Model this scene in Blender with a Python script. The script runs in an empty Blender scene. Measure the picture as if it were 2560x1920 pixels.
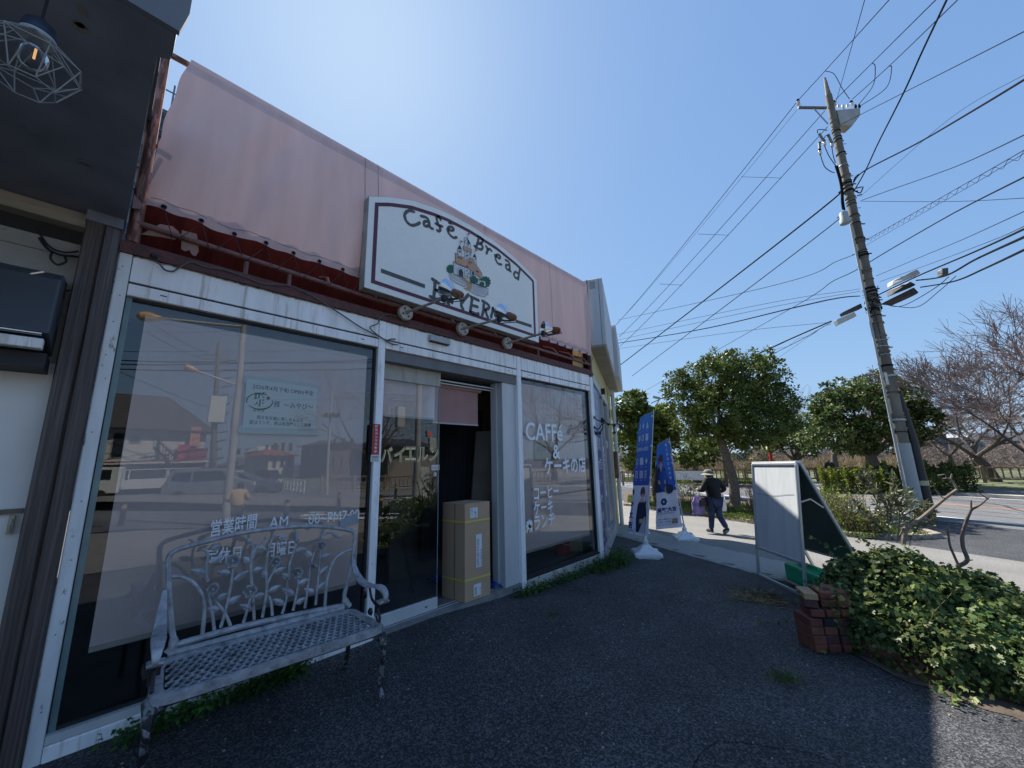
import bpy, bmesh, math, random
import numpy as np
from mathutils import Vector, Matrix

random.seed(7)
SC = bpy.context.scene
COL = SC.collection

# ------------------------------------------------------------------ camera
R = np.array([[0.68606, -0.12490, -0.71674],
              [-0.72717, -0.14904, -0.67007],
              [-0.02314, 0.98091, -0.19308]])
u_ = R[2] / np.linalg.norm(R[2]); f_ = R[0] - u_ * (R[0] @ u_); f_ /= np.linalg.norm(f_)
R = np.array([f_, np.cross(u_, f_), u_])
CAM = np.array([0., -3.45, 1.5])
cd = bpy.data.cameras.new('camera'); cam = bpy.data.objects.new('camera', cd); COL.objects.link(cam)
cd.sensor_width = 36; cd.lens = 13.5; cd.clip_start = 0.02; cd.clip_end = 3000
cam.matrix_world = Matrix(((*R[0], CAM[0]), (*R[1], CAM[1]), (*R[2], CAM[2]), (0, 0, 0, 1)))
SC.camera = cam

# ------------------------------------------------------------------ sky and sun
SUN_AZ, SUN_EL = 68.0, 51.7          # azimuth counter-clockwise from +x
SKYGAIN = (.66, 1.00, 1.95); SKYMAX = (.27, .33, .36)
w = bpy.data.worlds.new('World'); SC.world = w; w.use_nodes = True
nt = w.node_tree; nt.nodes.clear()
sky = nt.nodes.new('ShaderNodeTexSky'); sky.sky_type = 'NISHITA'; sky.sun_disc = False
sky.sun_elevation = math.radians(SUN_EL); sky.sun_rotation = math.radians(90 - SUN_AZ)
sky.altitude = 0; sky.air_density = 1.0; sky.dust_density = .6; sky.ozone_density = 2.5
bg = nt.nodes.new('ShaderNodeBackground'); bg.inputs[1].default_value = 0.105
wo = nt.nodes.new('ShaderNodeOutputWorld')
# the camera's gentle highlight roll-off, applied to the whole sky alike
def _vm(op, a, b_):
    n = nt.nodes.new('ShaderNodeVectorMath'); n.operation = op
    for i, x in enumerate((a, b_)):
        if isinstance(x, tuple): n.inputs[i].default_value = x
        else: nt.links.new(x, n.inputs[i])
    return n.outputs[0]
SK = 1 / .105
g_ = _vm('MULTIPLY', _vm('POWER', sky.outputs[0], (.7, .7, .7)), (SKYGAIN[0], SKYGAIN[1], SKYGAIN[2])); d_ = _vm('ADD', _vm('DIVIDE', g_, tuple(SK * m_ for m_ in SKYMAX)), (1., 1., 1.))
nt.links.new(_vm('DIVIDE', g_, d_), bg.inputs[0]); nt.links.new(bg.outputs[0], wo.inputs[0])
ld = bpy.data.lights.new('sun', 'SUN'); ld.energy = 2.8; ld.angle = math.radians(0.53); ld.color = (1.0, 0.95, 0.87)
sun = bpy.data.objects.new('sun', ld); COL.objects.link(sun)
sdir = Vector((math.cos(math.radians(SUN_EL)) * math.cos(math.radians(SUN_AZ)),
               math.cos(math.radians(SUN_EL)) * math.sin(math.radians(SUN_AZ)), math.sin(math.radians(SUN_EL))))
sun.rotation_euler = sdir.to_track_quat('Z', 'Y').to_euler(); sun.location = (0, 0, 30)
vs = SC.view_settings; vs.view_transform = 'Standard'; vs.look = 'None'; vs.gamma = 1; vs.exposure = 1.84; vs.use_curve_mapping = False
SC.cycles.max_bounces = 8; SC.cycles.transparent_max_bounces = 16; SC.cycles.glossy_bounces = 4
SC.cycles.caustics_reflective = False; SC.cycles.caustics_refractive = False

# ------------------------------------------------------------------ geometry of the place: a point of the photograph on a plane of the place
def ray(px, py):
    v = np.array([px - 1280., -(py - 960.), -960.]); return R @ (v / np.linalg.norm(v))
def hy(px, py, y=0.):
    r = ray(px, py); return Vector(CAM + r * ((y - CAM[1]) / r[1]))
def hz(px, py, z=0.):
    r = ray(px, py); return Vector(CAM + r * ((z - CAM[2]) / r[2]))
def G(x): return float(np.interp(x, [2.5, 4, 6.3, 10.8, 14], [0, -.1, -.14, -.4, -.5]))
def gh(px, py):
    z = -.1
    for _ in range(25): z = G(hz(px, py, z)[0])
    return hz(px, py, z)
def hn(px, py, P, n):
    r = ray(px, py); P = np.array(P); n = np.array(n); return Vector(CAM + r * (((P - CAM) @ n) / (r @ n)))
FWD = np.array([-R[0][2], -R[1][2], 0]); FWD /= np.linalg.norm(FWD)
RIGHT = np.array([FWD[1], -FWD[0], 0])
def hd(px, py, d):
    """point at horizontal forward depth d"""
    r = ray(px, py); return Vector(CAM + r * (d / (r @ FWD)))
def depth(p): return float((np.array(p) - CAM) @ FWD)
def mirror(px, py, z, y=.03):
    r = ray(px, py); a = CAM + r * ((y - CAM[1]) / r[1]); r2 = r * np.array([1, -1, 1]); return Vector(a + r2 * ((z - a[2]) / r2[2]))
def mirror_up(px, py, b, y=.03):
    r = ray(px, py); a = CAM + r * ((y - CAM[1]) / r[1]); r2 = r * np.array([1, -1, 1])
    d = math.hypot(b[0] - a[0], b[1] - a[1]) / math.hypot(r2[0], r2[1]); return Vector(a + r2 * d)

# ------------------------------------------------------------------ materials
MATS = {}
def mat(name, col, rough=.6, metal=0, var=.12, scale=6, bump=0, bscale=60, stretch=(1, 1, 1), col2=None, thr=.6, soft=.08,
        scale2=3, stretch2=None, spec=.5, transl=0, detail=6, emit=None, distort=0):
    if name in MATS: return MATS[name]
    m = bpy.data.materials.new(name); m.use_nodes = True; t = m.node_tree; N = t.nodes; L = t.links
    b = N['Principled BSDF']; b.inputs['Roughness'].default_value = rough; b.inputs['Metallic'].default_value = metal
    b.inputs['Specular IOR Level'].default_value = spec
    geo = N.new('ShaderNodeNewGeometry')
    mp = N.new('ShaderNodeMapping'); mp.inputs['Scale'].default_value = stretch; L.new(geo.outputs['Position'], mp.inputs[0])
    no = N.new('ShaderNodeTexNoise'); no.inputs['Scale'].default_value = scale; no.inputs['Detail'].default_value = detail
    no.inputs['Distortion'].default_value = distort
    L.new(mp.outputs[0], no.inputs['Vector'])
    cr = N.new('ShaderNodeMapRange'); cr.inputs[1].default_value = .3; cr.inputs[2].default_value = .7
    cr.inputs[3].default_value = 1 - var; cr.inputs[4].default_value = 1 + var; L.new(no.outputs[0], cr.inputs[0])
    mul = N.new('ShaderNodeVectorMath'); mul.operation = 'SCALE'; mul.inputs[0].default_value = col; L.new(cr.outputs[0], mul.inputs['Scale'])
    out = mul.outputs[0]
    if col2 is not None:
        mp2 = N.new('ShaderNodeMapping'); mp2.inputs['Scale'].default_value = stretch2 or stretch; L.new(geo.outputs['Position'], mp2.inputs[0])
        n2 = N.new('ShaderNodeTexNoise'); n2.inputs['Scale'].default_value = scale2; n2.inputs['Detail'].default_value = 8; n2.inputs['Roughness'].default_value = .65
        L.new(mp2.outputs[0], n2.inputs['Vector'])
        r2 = N.new('ShaderNodeMapRange'); r2.inputs[1].default_value = thr - soft; r2.inputs[2].default_value = thr + soft; L.new(n2.outputs[0], r2.inputs[0])
        mx = N.new('ShaderNodeMix'); mx.data_type = 'RGBA'; L.new(r2.outputs[0], mx.inputs[0]); L.new(out, mx.inputs[6]); mx.inputs[7].default_value = (*col2, 1)
        out = mx.outputs[2]
    L.new(out, b.inputs['Base Color'])
    if bump:
        nb = N.new('ShaderNodeTexNoise'); nb.inputs['Scale'].default_value = bscale; nb.inputs['Detail'].default_value = 4
        L.new(mp.outputs[0], nb.inputs['Vector'])
        bp = N.new('ShaderNodeBump'); bp.inputs['Strength'].default_value = bump; bp.inputs['Distance'].default_value = .01
        L.new(nb.outputs[0], bp.inputs['Height']); L.new(bp.outputs[0], b.inputs['Normal'])
    if emit: b.inputs['Emission Color'].default_value = (*emit[0], 1); b.inputs['Emission Strength'].default_value = emit[1]
    if transl:
        tr = N.new('ShaderNodeBsdfTranslucent'); L.new(out, tr.inputs[0]); ms = N.new('ShaderNodeMixShader'); ms.inputs[0].default_value = transl
        L.new(b.outputs[0], ms.inputs[1]); L.new(tr.outputs[0], ms.inputs[2]); L.new(ms.outputs[0], N['Material Output'].inputs[0])
    MATS[name] = m; return m

def leaf_mat(name, cols, rough=.45, transl=.3):
    if name in MATS: return MATS[name]
    m = bpy.data.materials.new(name); m.use_nodes = True; t = m.node_tree; N = t.nodes; L = t.links
    b = N['Principled BSDF']; b.inputs['Roughness'].default_value = rough; b.inputs['Specular IOR Level'].default_value = .15
    geo = N.new('ShaderNodeNewGeometry'); cr = N.new('ShaderNodeValToRGB'); cr.color_ramp.elements[0].color = (*cols[0], 1); cr.color_ramp.elements[1].color = (*cols[-1], 1)
    for i, c in enumerate(cols[1:-1]): e = cr.color_ramp.elements.new((i + 1) / (len(cols) - 1)); e.color = (*c, 1)
    L.new(geo.outputs['Random Per Island'], cr.inputs[0])
    nz = N.new('ShaderNodeTexNoise'); nz.inputs['Scale'].default_value = 2.2; nz.inputs['Detail'].default_value = 3; L.new(geo.outputs['Position'], nz.inputs['Vector']); mr = N.new('ShaderNodeMapRange'); mr.inputs[1].default_value = .3; mr.inputs[2].default_value = .7; mr.inputs[3].default_value = .45; mr.inputs[4].default_value = 1.6; L.new(nz.outputs[0], mr.inputs[0])  # noise paints light and dark clumps, imitating lit and shaded foliage
    sc_ = N.new('ShaderNodeVectorMath'); sc_.operation = 'SCALE'; L.new(cr.outputs[0], sc_.inputs[0]); L.new(mr.outputs[0], sc_.inputs['Scale']); cr = sc_; L.new(cr.outputs[0], b.inputs['Base Color'])
    tr = N.new('ShaderNodeBsdfTranslucent'); L.new(cr.outputs[0], tr.inputs[0]); ms = N.new('ShaderNodeMixShader'); ms.inputs[0].default_value = transl
    L.new(b.outputs[0], ms.inputs[1]); L.new(tr.outputs[0], ms.inputs[2]); L.new(ms.outputs[0], N['Material Output'].inputs[0])
    MATS[name] = m; return m

def glass_mat(name, tint=(.93, .97, .965), ior=1.5, boost=2.8, rough=0.0):
    m = bpy.data.materials.new(name); m.use_nodes = True; t = m.node_tree; N = t.nodes; L = t.links; N.clear()
    o = N.new('ShaderNodeOutputMaterial'); tr = N.new('ShaderNodeBsdfTransparent'); tr.inputs[0].default_value = (*tint, 1)
    gl = N.new('ShaderNodeBsdfGlossy'); gl.inputs['Roughness'].default_value = rough; nz = N.new('ShaderNodeTexNoise'); nz.inputs['Scale'].default_value = 1.6; nz.inputs['Detail'].default_value = 1; ge = N.new('ShaderNodeNewGeometry'); L.new(ge.outputs['Position'], nz.inputs['Vector']); bp = N.new('ShaderNodeBump'); bp.inputs['Strength'].default_value = .4; bp.inputs['Distance'].default_value = .0025; L.new(nz.outputs[0], bp.inputs['Height']); L.new(bp.outputs[0], gl.inputs['Normal']); fr = N.new('ShaderNodeFresnel'); fr.inputs[0].default_value = ior
    mu = N.new('ShaderNodeMath'); mu.operation = 'MULTIPLY'; mu.use_clamp = True; mu.inputs[1].default_value = boost; L.new(fr.outputs[0], mu.inputs[0])
    ms = N.new('ShaderNodeMixShader'); L.new(mu.outputs[0], ms.inputs[0]); L.new(tr.outputs[0], ms.inputs[1]); L.new(gl.outputs[0], ms.inputs[2]); L.new(ms.outputs[0], o.inputs[0])
    MATS[name] = m; return m

def asphalt(name, dark, light, bump=.6, chip=.45, patch=.25, vs=150.):
    m = bpy.data.materials.new(name); m.use_nodes = True; t = m.node_tree; N = t.nodes; L = t.links
    b = N['Principled BSDF']; b.inputs['Roughness'].default_value = .75; b.inputs['Specular IOR Level'].default_value = .35
    geo = N.new('ShaderNodeNewGeometry')
    vo = N.new('ShaderNodeTexVoronoi'); vo.inputs['Scale'].default_value = vs; L.new(geo.outputs['Position'], vo.inputs['Vector'])
    vo2 = N.new('ShaderNodeTexNoise'); vo2.inputs['Scale'].default_value = 55; vo2.inputs['Detail'].default_value = 8; vo2.inputs['Roughness'].default_value = .75; L.new(geo.outputs['Position'], vo2.inputs['Vector'])
    sep = N.new('ShaderNodeSeparateColor'); L.new(vo.outputs['Color'], sep.inputs[0])
    r = N.new('ShaderNodeMapRange'); r.inputs[1].default_value = 1 - chip; r.inputs[2].default_value = 1; L.new(sep.outputs[0], r.inputs[0])
    mx = N.new('ShaderNodeMix'); mx.data_type = 'RGBA'; mx.inputs[6].default_value = (*dark, 1); mx.inputs[7].default_value = (*light, 1); L.new(r.outputs[0], mx.inputs[0])
    nz = N.new('ShaderNodeTexNoise'); nz.inputs['Scale'].default_value = 1.1; nz.inputs['Detail'].default_value = 9; nz.inputs['Roughness'].default_value = .6; L.new(geo.outputs['Position'], nz.inputs['Vector'])
    r2 = N.new('ShaderNodeMapRange'); r2.inputs[1].default_value = .3; r2.inputs[2].default_value = .7; r2.inputs[3].default_value = 1 - patch; r2.inputs[4].default_value = 1 + patch; L.new(nz.outputs[0], r2.inputs[0])
    sc = N.new('ShaderNodeVectorMath'); sc.operation = 'SCALE'; L.new(mx.outputs[2], sc.inputs[0]); L.new(r2.outputs[0], sc.inputs['Scale'])
    # rare pale specks of grit
    v3 = N.new('ShaderNodeTexVoronoi'); v3.inputs['Scale'].default_value = 7; L.new(geo.outputs['Position'], v3.inputs['Vector'])
    r3 = N.new('ShaderNodeMapRange'); r3.inputs[1].default_value = .034; r3.inputs[2].default_value = .02; L.new(v3.outputs['Distance'], r3.inputs[0])
    m3 = N.new('ShaderNodeMix'); m3.data_type = 'RGBA'; L.new(r3.outputs[0], m3.inputs[0]); L.new(sc.outputs[0], m3.inputs[6]); m3.inputs[7].default_value = (.35, .33, .30, 1)
    L.new(m3.outputs[2], b.inputs['Base Color'])
    ad = N.new('ShaderNodeMath'); ad.operation = 'ADD'; L.new(vo.outputs['Distance'], ad.inputs[0]); L.new(vo2.outputs[0], ad.inputs[1])
    bp = N.new('ShaderNodeBump'); bp.inputs['Strength'].default_value = bump; bp.inputs['Distance'].default_value = .006; L.new(ad.outputs[0], bp.inputs['Height']); L.new(bp.outputs[0], b.inputs['Normal'])
    MATS[name] = m; return m

# ------------------------------------------------------------------ mesh builder and tagging
class MB:
    def __init__(s): s.v = []; s.f = []; s.mi = []; s.cur = 0
    def add(s, vs, fs):
        o = len(s.v); s.v += [tuple(x) for x in vs]; s.f += [tuple(i + o for i in f) for f in fs]; s.mi += [s.cur] * len(fs); return s
    def box(s, x0, x1, y0, y1, z0, z1):
        v = [(x0, y0, z0), (x1, y0, z0), (x1, y1, z0), (x0, y1, z0), (x0, y0, z1), (x1, y0, z1), (x1, y1, z1), (x0, y1, z1)]
        return s.add(v, [(0, 3, 2, 1), (4, 5, 6, 7), (0, 1, 5, 4), (1, 2, 6, 5), (2, 3, 7, 6), (3, 0, 4, 7)])
    def obox(s, c, ax, ay, az):
        c = Vector(c); ax = Vector(ax); ay = Vector(ay); az = Vector(az)
        v = [c + ax * i + ay * j + az * k for k in (-1, 1) for (i, j) in ((-1, -1), (1, -1), (1, 1), (-1, 1))]
        return s.add(v, [(0, 3, 2, 1), (4, 5, 6, 7), (0, 1, 5, 4), (1, 2, 6, 5), (2, 3, 7, 6), (3, 0, 4, 7)])
    def beam(s, a, b, w, h, up=(0, 0, 1)):
        a = Vector(a); b = Vector(b); d = (b - a); L = d.length; d.normalize(); sd = d.cross(Vector(up))
        if sd.length < 1e-4: sd = d.cross(Vector((1, 0, 0)))
        sd.normalize(); u = sd.cross(d); return s.obox((a + b) / 2, d * L / 2, sd * w / 2, u * h / 2)
    def tube(s, pts, r, n=8, cap=True):
        pts = [Vector(p) for p in pts]; rs = r if isinstance(r, (list, tuple)) else [r] * len(pts); k = len(pts)
        up = None; rings = []
        for i, p in enumerate(pts):
            d = (pts[min(i + 1, k - 1)] - pts[max(i - 1, 0)])
            if d.length < 1e-9: d = Vector((0, 0, 1))
            d.normalize()
            if up is None: up = Vector((0, 0, 1)) if abs(d.z) < .9 else Vector((1, 0, 0))
            x = up.cross(d)
            if x.length < 1e-4: x = Vector((1, .1, 0)).cross(d)
            x.normalize(); y = d.cross(x); up = y
            rings.append([p + (x * math.cos(2 * math.pi * j / n) + y * math.sin(2 * math.pi * j / n)) * rs[i] for j in range(n)])
        v = [q for g in rings for q in g]
        f = [(i * n + j, i * n + (j + 1) % n, (i + 1) * n + (j + 1) % n, (i + 1) * n + j) for i in range(k - 1) for j in range(n)]
        if cap: f += [tuple(range(n - 1, -1, -1)), tuple((k - 1) * n + j for j in range(n))]
        return s.add(v, f)
    def lathe(s, prof, c=(0, 0, 0), n=16, M=None):
        c = Vector(c); v = []
        for (r, z) in prof:
            for j in range(n):
                p = Vector((r * math.cos(2 * math.pi * j / n), r * math.sin(2 * math.pi * j / n), z)); v.append(c + (M @ p if M else p))
        k = len(prof); f = [(i * n + j, i * n + (j + 1) % n, (i + 1) * n + (j + 1) % n, (i + 1) * n + j) for i in range(k - 1) for j in range(n)]
        if prof[0][0] > 1e-4: f.append(tuple(range(n - 1, -1, -1)))
        if prof[-1][0] > 1e-4: f.append(tuple((k - 1) * n + j for j in range(n)))
        return s.add(v, f)
    def prism(s, poly, ext):
        """poly: 3-D points of one face; ext: extrusion vector"""
        p = [Vector(q) for q in poly]; e = Vector(ext); n = len(p)
        v = p + [q + e for q in p]; return s.add(v, [tuple(range(n)), tuple(range(2 * n - 1, n - 1, -1))] + [(i, i + n, (i + 1) % n + n, (i + 1) % n) for i in range(n)])
    def quad(s, a, b, c, d): return s.add([a, b, c, d], [(0, 1, 2, 3)])
    def poly(s, pts): return s.add(pts, [tuple(range(len(pts)))])
    def ribbon(s, pts, w, nrm, t=.002):
        """flat stroke of width w following pts on a plane with normal nrm"""
        pts = [Vector(p) for p in pts]; nrm = Vector(nrm).normalized(); k = len(pts); v = []
        ws = w if isinstance(w, (list, tuple)) else [w] * k
        for i, p in enumerate(pts):
            d = (pts[min(i + 1, k - 1)] - pts[max(i - 1, 0)]).normalized(); sd = d.cross(nrm).normalized()
            v += [p + sd * ws[i] / 2, p - sd * ws[i] / 2]
        f = [(2 * i, 2 * i + 1, 2 * i + 3, 2 * i + 2) for i in range(k - 1)]
        return s.add([q + nrm * t for q in v], f)
    def build(s, name, m, parent=None, smooth=False, loc=None, **tags):
        me = bpy.data.meshes.new(name); me.from_pydata(s.v, [], s.f)
        for x in (m if isinstance(m, (list, tuple)) else [m]): me.materials.append(x)
        if isinstance(m, (list, tuple)): me.polygons.foreach_set('material_index', s.mi)
        if smooth: me.polygons.foreach_set('use_smooth', [True] * len(me.polygons))
        if smooth:
            try: me.set_sharp_from_angle(angle=math.radians(40))
            except Exception: pass
        me.update()
        o = bpy.data.objects.new(name, me); COL.objects.link(o)
        if parent: par(o, parent)
        if loc: o.location = loc
        return tag(o, **tags)
def par(o, p):
    o.parent = p
    if p.matrix_world != Matrix.Identity(4) or True: o.matrix_parent_inverse = Matrix.Identity(4)
    return o
def tag(o, label=None, cat=None, group=None, kind=None):
    if label: o['label'] = label
    if cat: o['category'] = cat
    if group: o['group'] = group
    if kind: o['kind'] = kind
    return o
def thing(name, label, cat, loc=(0, 0, 0), rz=0, group=None):
    o = bpy.data.objects.new(name, None); COL.objects.link(o); o.location = loc; o.rotation_euler = (0, 0, rz); o.empty_display_size = .2
    return tag(o, label, cat, group)
def dup(root, loc, rz=None, label=None):
    r = root.copy(); COL.objects.link(r); r.location = loc
    if rz is not None: r.rotation_euler = (0, 0, rz)
    if label: r['label'] = label
    for ch in list(root.children):
        c = ch.copy(); COL.objects.link(c); c.parent = r
        for g in ch.children:
            d = g.copy(); COL.objects.link(d); d.parent = c
    return r
def copy_piece(o, loc, parent, rot=None):
    c = o.copy(); COL.objects.link(c); c.location = loc; c.parent = parent
    if rot is not None: c.rotation_euler = rot
    return c
def bevel(o, w=.01, seg=2):
    b = bmesh.new(); b.from_mesh(o.data)
    bmesh.ops.bevel(b, geom=[e for e in b.edges], offset=w, segments=seg, affect='EDGES', profile=.7)
    b.to_mesh(o.data); b.free(); return o
def catmull(P, n=6, closed=False):
    P = [Vector(p) for p in P]; out = []; k = len(P); rng = range(k if closed else k - 1)
    for i in rng:
        p0 = P[(i - 1) % k] if closed or i > 0 else P[0]; p1 = P[i]; p2 = P[(i + 1) % k]; p3 = P[(i + 2) % k] if closed or i + 2 < k else P[-1]
        for j in range(n):
            t = j / n; out.append(.5 * ((2 * p1) + (-p0 + p2) * t + (2 * p0 - 5 * p1 + 4 * p2 - p3) * t * t + (-p0 + 3 * p1 - 3 * p2 + p3) * t ** 3))
    if not closed: out.append(P[-1])
    return out
def text(name, s, m, origin, xdir, up, height, parent=None, width=None, extrude=.0015, offset=0, spacing=1.0, shear=0, **tags):
    """writing laid on a plane: origin is its lower-left corner"""
    c = bpy.data.curves.new(name, 'FONT'); c.body = s; c.size = 1; c.offset = offset; c.space_character = spacing; c.shear = shear; c.resolution_u = 3
    t = bpy.data.objects.new(name, c); COL.objects.link(t)
    me = bpy.data.meshes.new_from_object(t.evaluated_get(bpy.context.evaluated_depsgraph_get()))
    bpy.data.objects.remove(t); bpy.data.curves.remove(c)
    n = len(me.vertices); co = np.empty(n * 3); me.vertices.foreach_get('co', co); co = co.reshape(-1, 3)
    co[:, 0] -= co[:, 0].min(); co[:, 1] -= co[:, 1].min(); h0 = max(co[:, 1].max(), 1e-6); w0 = max(co[:, 0].max(), 1e-6)
    sy = height / h0; sx = (width / w0) if width else sy
    X = np.array(Vector(xdir).normalized()); U = np.array(Vector(up).normalized()); O = np.array(origin)
    W = O + co[:, :1] * sx * X + co[:, 1:2] * sy * U
    me.vertices.foreach_set('co', W.ravel()); me.update(); me.materials.clear(); me.materials.append(m); me.name = name
    o = bpy.data.objects.new(name, me); COL.objects.link(o)
    if parent: par(o, parent)
    return tag(o, **tags)

# ------------------------------------------------------------------ palette
LOT = asphalt('lot asphalt', (.020, .022, .026), (.115, .116, .12), bump=1.0, chip=.6, patch=.38, vs=105.)
WALKA = asphalt('footway asphalt', (.15, .145, .137), (.29, .28, .255), bump=.5, chip=.5, patch=.14, vs=170.)
ROADA = asphalt('road asphalt', (.11, .11, .115), (.22, .22, .22), bump=.4, chip=.4, patch=.14, vs=120.)
CONC = mat('strip concrete', (.30, .295, .27), .85, var=.12, scale=9, bump=.3, bscale=120, col2=(.22, .215, .20), thr=.62, soft=.12, scale2=9)
KERB = mat('kerb concrete', (.34, .29, .23), .9, var=.2, scale=9, bump=.4, bscale=60, col2=(.14, .12, .09), thr=.58, scale2=6)
SOIL = mat('soil', (.085, .062, .045), .95, var=.4, scale=12, bump=.9, bscale=50)
WHITEP = mat('weathered white aluminium', (.87, .88, .89), .42, var=.10, scale=4, stretch=(3, 3, .35), col2=(.40, .35, .28), thr=.63, soft=.10, scale2=7, stretch2=(3.2, 3.2, .22), bump=.03, bscale=30)
WHITED = mat('rusty white post paint', (.72, .74, .74), .5, var=.12, scale=5, stretch=(3, 3, .5), col2=(.13, .075, .045), thr=.66, soft=.04, scale2=14, stretch2=(1.4, 1.4, .5))
ALU = mat('door aluminium', (.56, .58, .58), .4, metal=.1, var=.08, scale=3, stretch=(2, 2, .5))
BLACKG = mat('black gasket', (.015, .016, .018), .6, var=.2)
RUSTRED = mat('rust red paint', (.105, .032, .028), .6, var=.3, scale=14, col2=(.05, .022, .015), thr=.55, scale2=20, bump=.2)
PIPE = mat('pinkish painted pipe', (.17, .075, .065), .4, var=.2, scale=14, col2=(.09, .035, .022), thr=.6, scale2=18)
RUSTPOLE = mat('peeling rusty pole paint', (.30, .16, .12), .6, var=.25, scale=8, stretch=(6, 6, .6), col2=(.10, .032, .02), thr=.48, soft=.05, scale2=9, stretch2=(4, 4, .6))
CANVAS = mat('dusty pink canvas', (.62, .445, .435), .85, var=.09, scale=2.2, stretch=(3, 1, .35), col2=(.53, .40, .40), thr=.58, soft=.16, scale2=1.1, stretch2=(2.6, 1, .3), bump=.06, bscale=160, transl=.05)
BLIND = mat('mauve roller blind', (.93, .76, .77), .8, var=.05, scale=2)
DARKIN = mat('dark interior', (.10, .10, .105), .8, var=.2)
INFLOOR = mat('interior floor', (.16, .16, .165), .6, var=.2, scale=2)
GLASS = glass_mat('window glass')
DARKWOOD = mat('dark stained wood', (.065, .05, .046), .55, var=.45, scale=7, stretch=(14, 14, .35), bump=.35, bscale=9, col2=(.13, .105, .095), thr=.56, soft=.1, scale2=5, stretch2=(20, 20, .3))
NAVY = mat('navy black soffit paint', (.17, .19, .235), .6, var=.25, scale=3, col2=(.20, .22, .26), thr=.62, scale2=2.5, bump=.12, bscale=18)
NAVYF = mat('slate fascia board', (.14, .155, .18), .6, var=.15, scale=3)
CREAM = mat('cream trim', (.33, .31, .25), .6, var=.2, scale=6, stretch=(.4, 2, 2), col2=(.10, .075, .05), thr=.68, scale2=9)
GREYP = mat('grey beige panel', (.34, .34, .32), .6, var=.15, scale=4, col2=(.07, .06, .045), thr=.68, scale2=8)
WALLW = mat('off white painted wall', (.78, .77, .73), .75, var=.06, scale=2.5, col2=(.60, .57, .50), thr=.72, soft=.12, scale2=2)
CASTAL = mat('weathered cast aluminium', (.36, .37, .39), .55, metal=.25, var=.35, scale=22, bump=.35, bscale=70, col2=(.055, .06, .07), thr=.62, soft=.09, scale2=11)
CASTDK = mat('blackened cast metal', (.022, .023, .026), .5, metal=.2, var=.3, scale=20, bump=.35, bscale=70, col2=(.26, .26, .26), thr=.60, soft=.03, scale2=26)
WHITE = mat('white print', (.72, .75, .77), .6, var=.03)
SIGNW = mat('sign board white', (.84, .85, .81), .5, var=.04, scale=40, bump=.05, bscale=200, col2=(.78, .80, .76), thr=.6, soft=.2, scale2=1.5)
MAROON = mat('maroon sign line', (.10, .022, .045), .5, var=.1)
SIGNG = mat('grey green lettering', (.085, .09, .082), .6, var=.15, scale=20)
PORC = mat('spotlight porcelain', (.44, .41, .35), .5, var=.2, scale=20, col2=(.10, .06, .035), thr=.64, scale2=30)
CHROME = mat('chrome reflector', (.62, .63, .65), .12, metal=1, var=.05)
RUST = mat('rust', (.16, .055, .025), .85, var=.4, scale=30, bump=.5, bscale=90)
CARD = mat('brown cardboard', (.46, .315, .20), .8, var=.06, scale=3, stretch=(1, 1, 1))
YEL = mat('yellow strap', (.62, .56, .10), .5, var=.05)
PAPER = mat('paper', (.68, .72, .74), .7, var=.03)
# ================================================================== GROUND AND ROADS
U = Vector((.5, .866, 0)); NV = Vector((.866, -.5, 0))        # along the road, and away from the shops
def rn(a, n, z): p = U * a + NV * n; return Vector((p.x, p.y, z))
def sheet(name, pts, z, m, kind='structure', **k):
    b = MB(); b.poly([(p[0], p[1], z) for p in pts]); return b.build(name, m, kind=kind, **k)
def GXY(x, y): s_ = min(1, max(0, (-5 - y) / 4)); return G(x) * (1 - s_) + min(G(x), -.42) * s_
# one ground sheet reaching the horizon, following the fall of the lot
xs = [-900, -200, -60, -20, -6, 0, 2.5, 3, 3.5, 4, 5, 6.3, 7.5, 9, 10.8, 12, 14, 20, 40, 100, 300, 1200]
ys = [-1200, -300, -90, -45, -25, -15, -13, -11, -9, -8, -7, -6, -5, -3, 0, 3, 8, 20, 50, 120, 400, 1200]
b = MB()
for y in ys:
    for x in xs: b.v.append((x, y, GXY(x, y)))
for j in range(len(ys) - 1):
    for i in range(len(xs) - 1):
        a = j * len(xs) + i; b.f.append((a, a + 1, a + len(xs) + 1, a + len(xs))); b.mi.append(0)
b.build('ground', LOT, kind='structure')
def strip_sheet(name, n0, n1, a0, a1, m, dz, steps=40, **k):
    b = MB(); vs = []
    for i in range(steps + 1):
        a = a0 + (a1 - a0) * i / steps
        for j in range(7):
            n = n0 + (n1 - n0) * j / 6; p = U * a + NV * n; vs.append((p.x, p.y, G(p.x) + dz))
    b.add(vs, [(i * 7 + j, i * 7 + j + 1, i * 7 + 8 + j, i * 7 + 7 + j) for i in range(steps) for j in range(6)])
    return b.build(name, m, kind='structure', **k)
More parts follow.
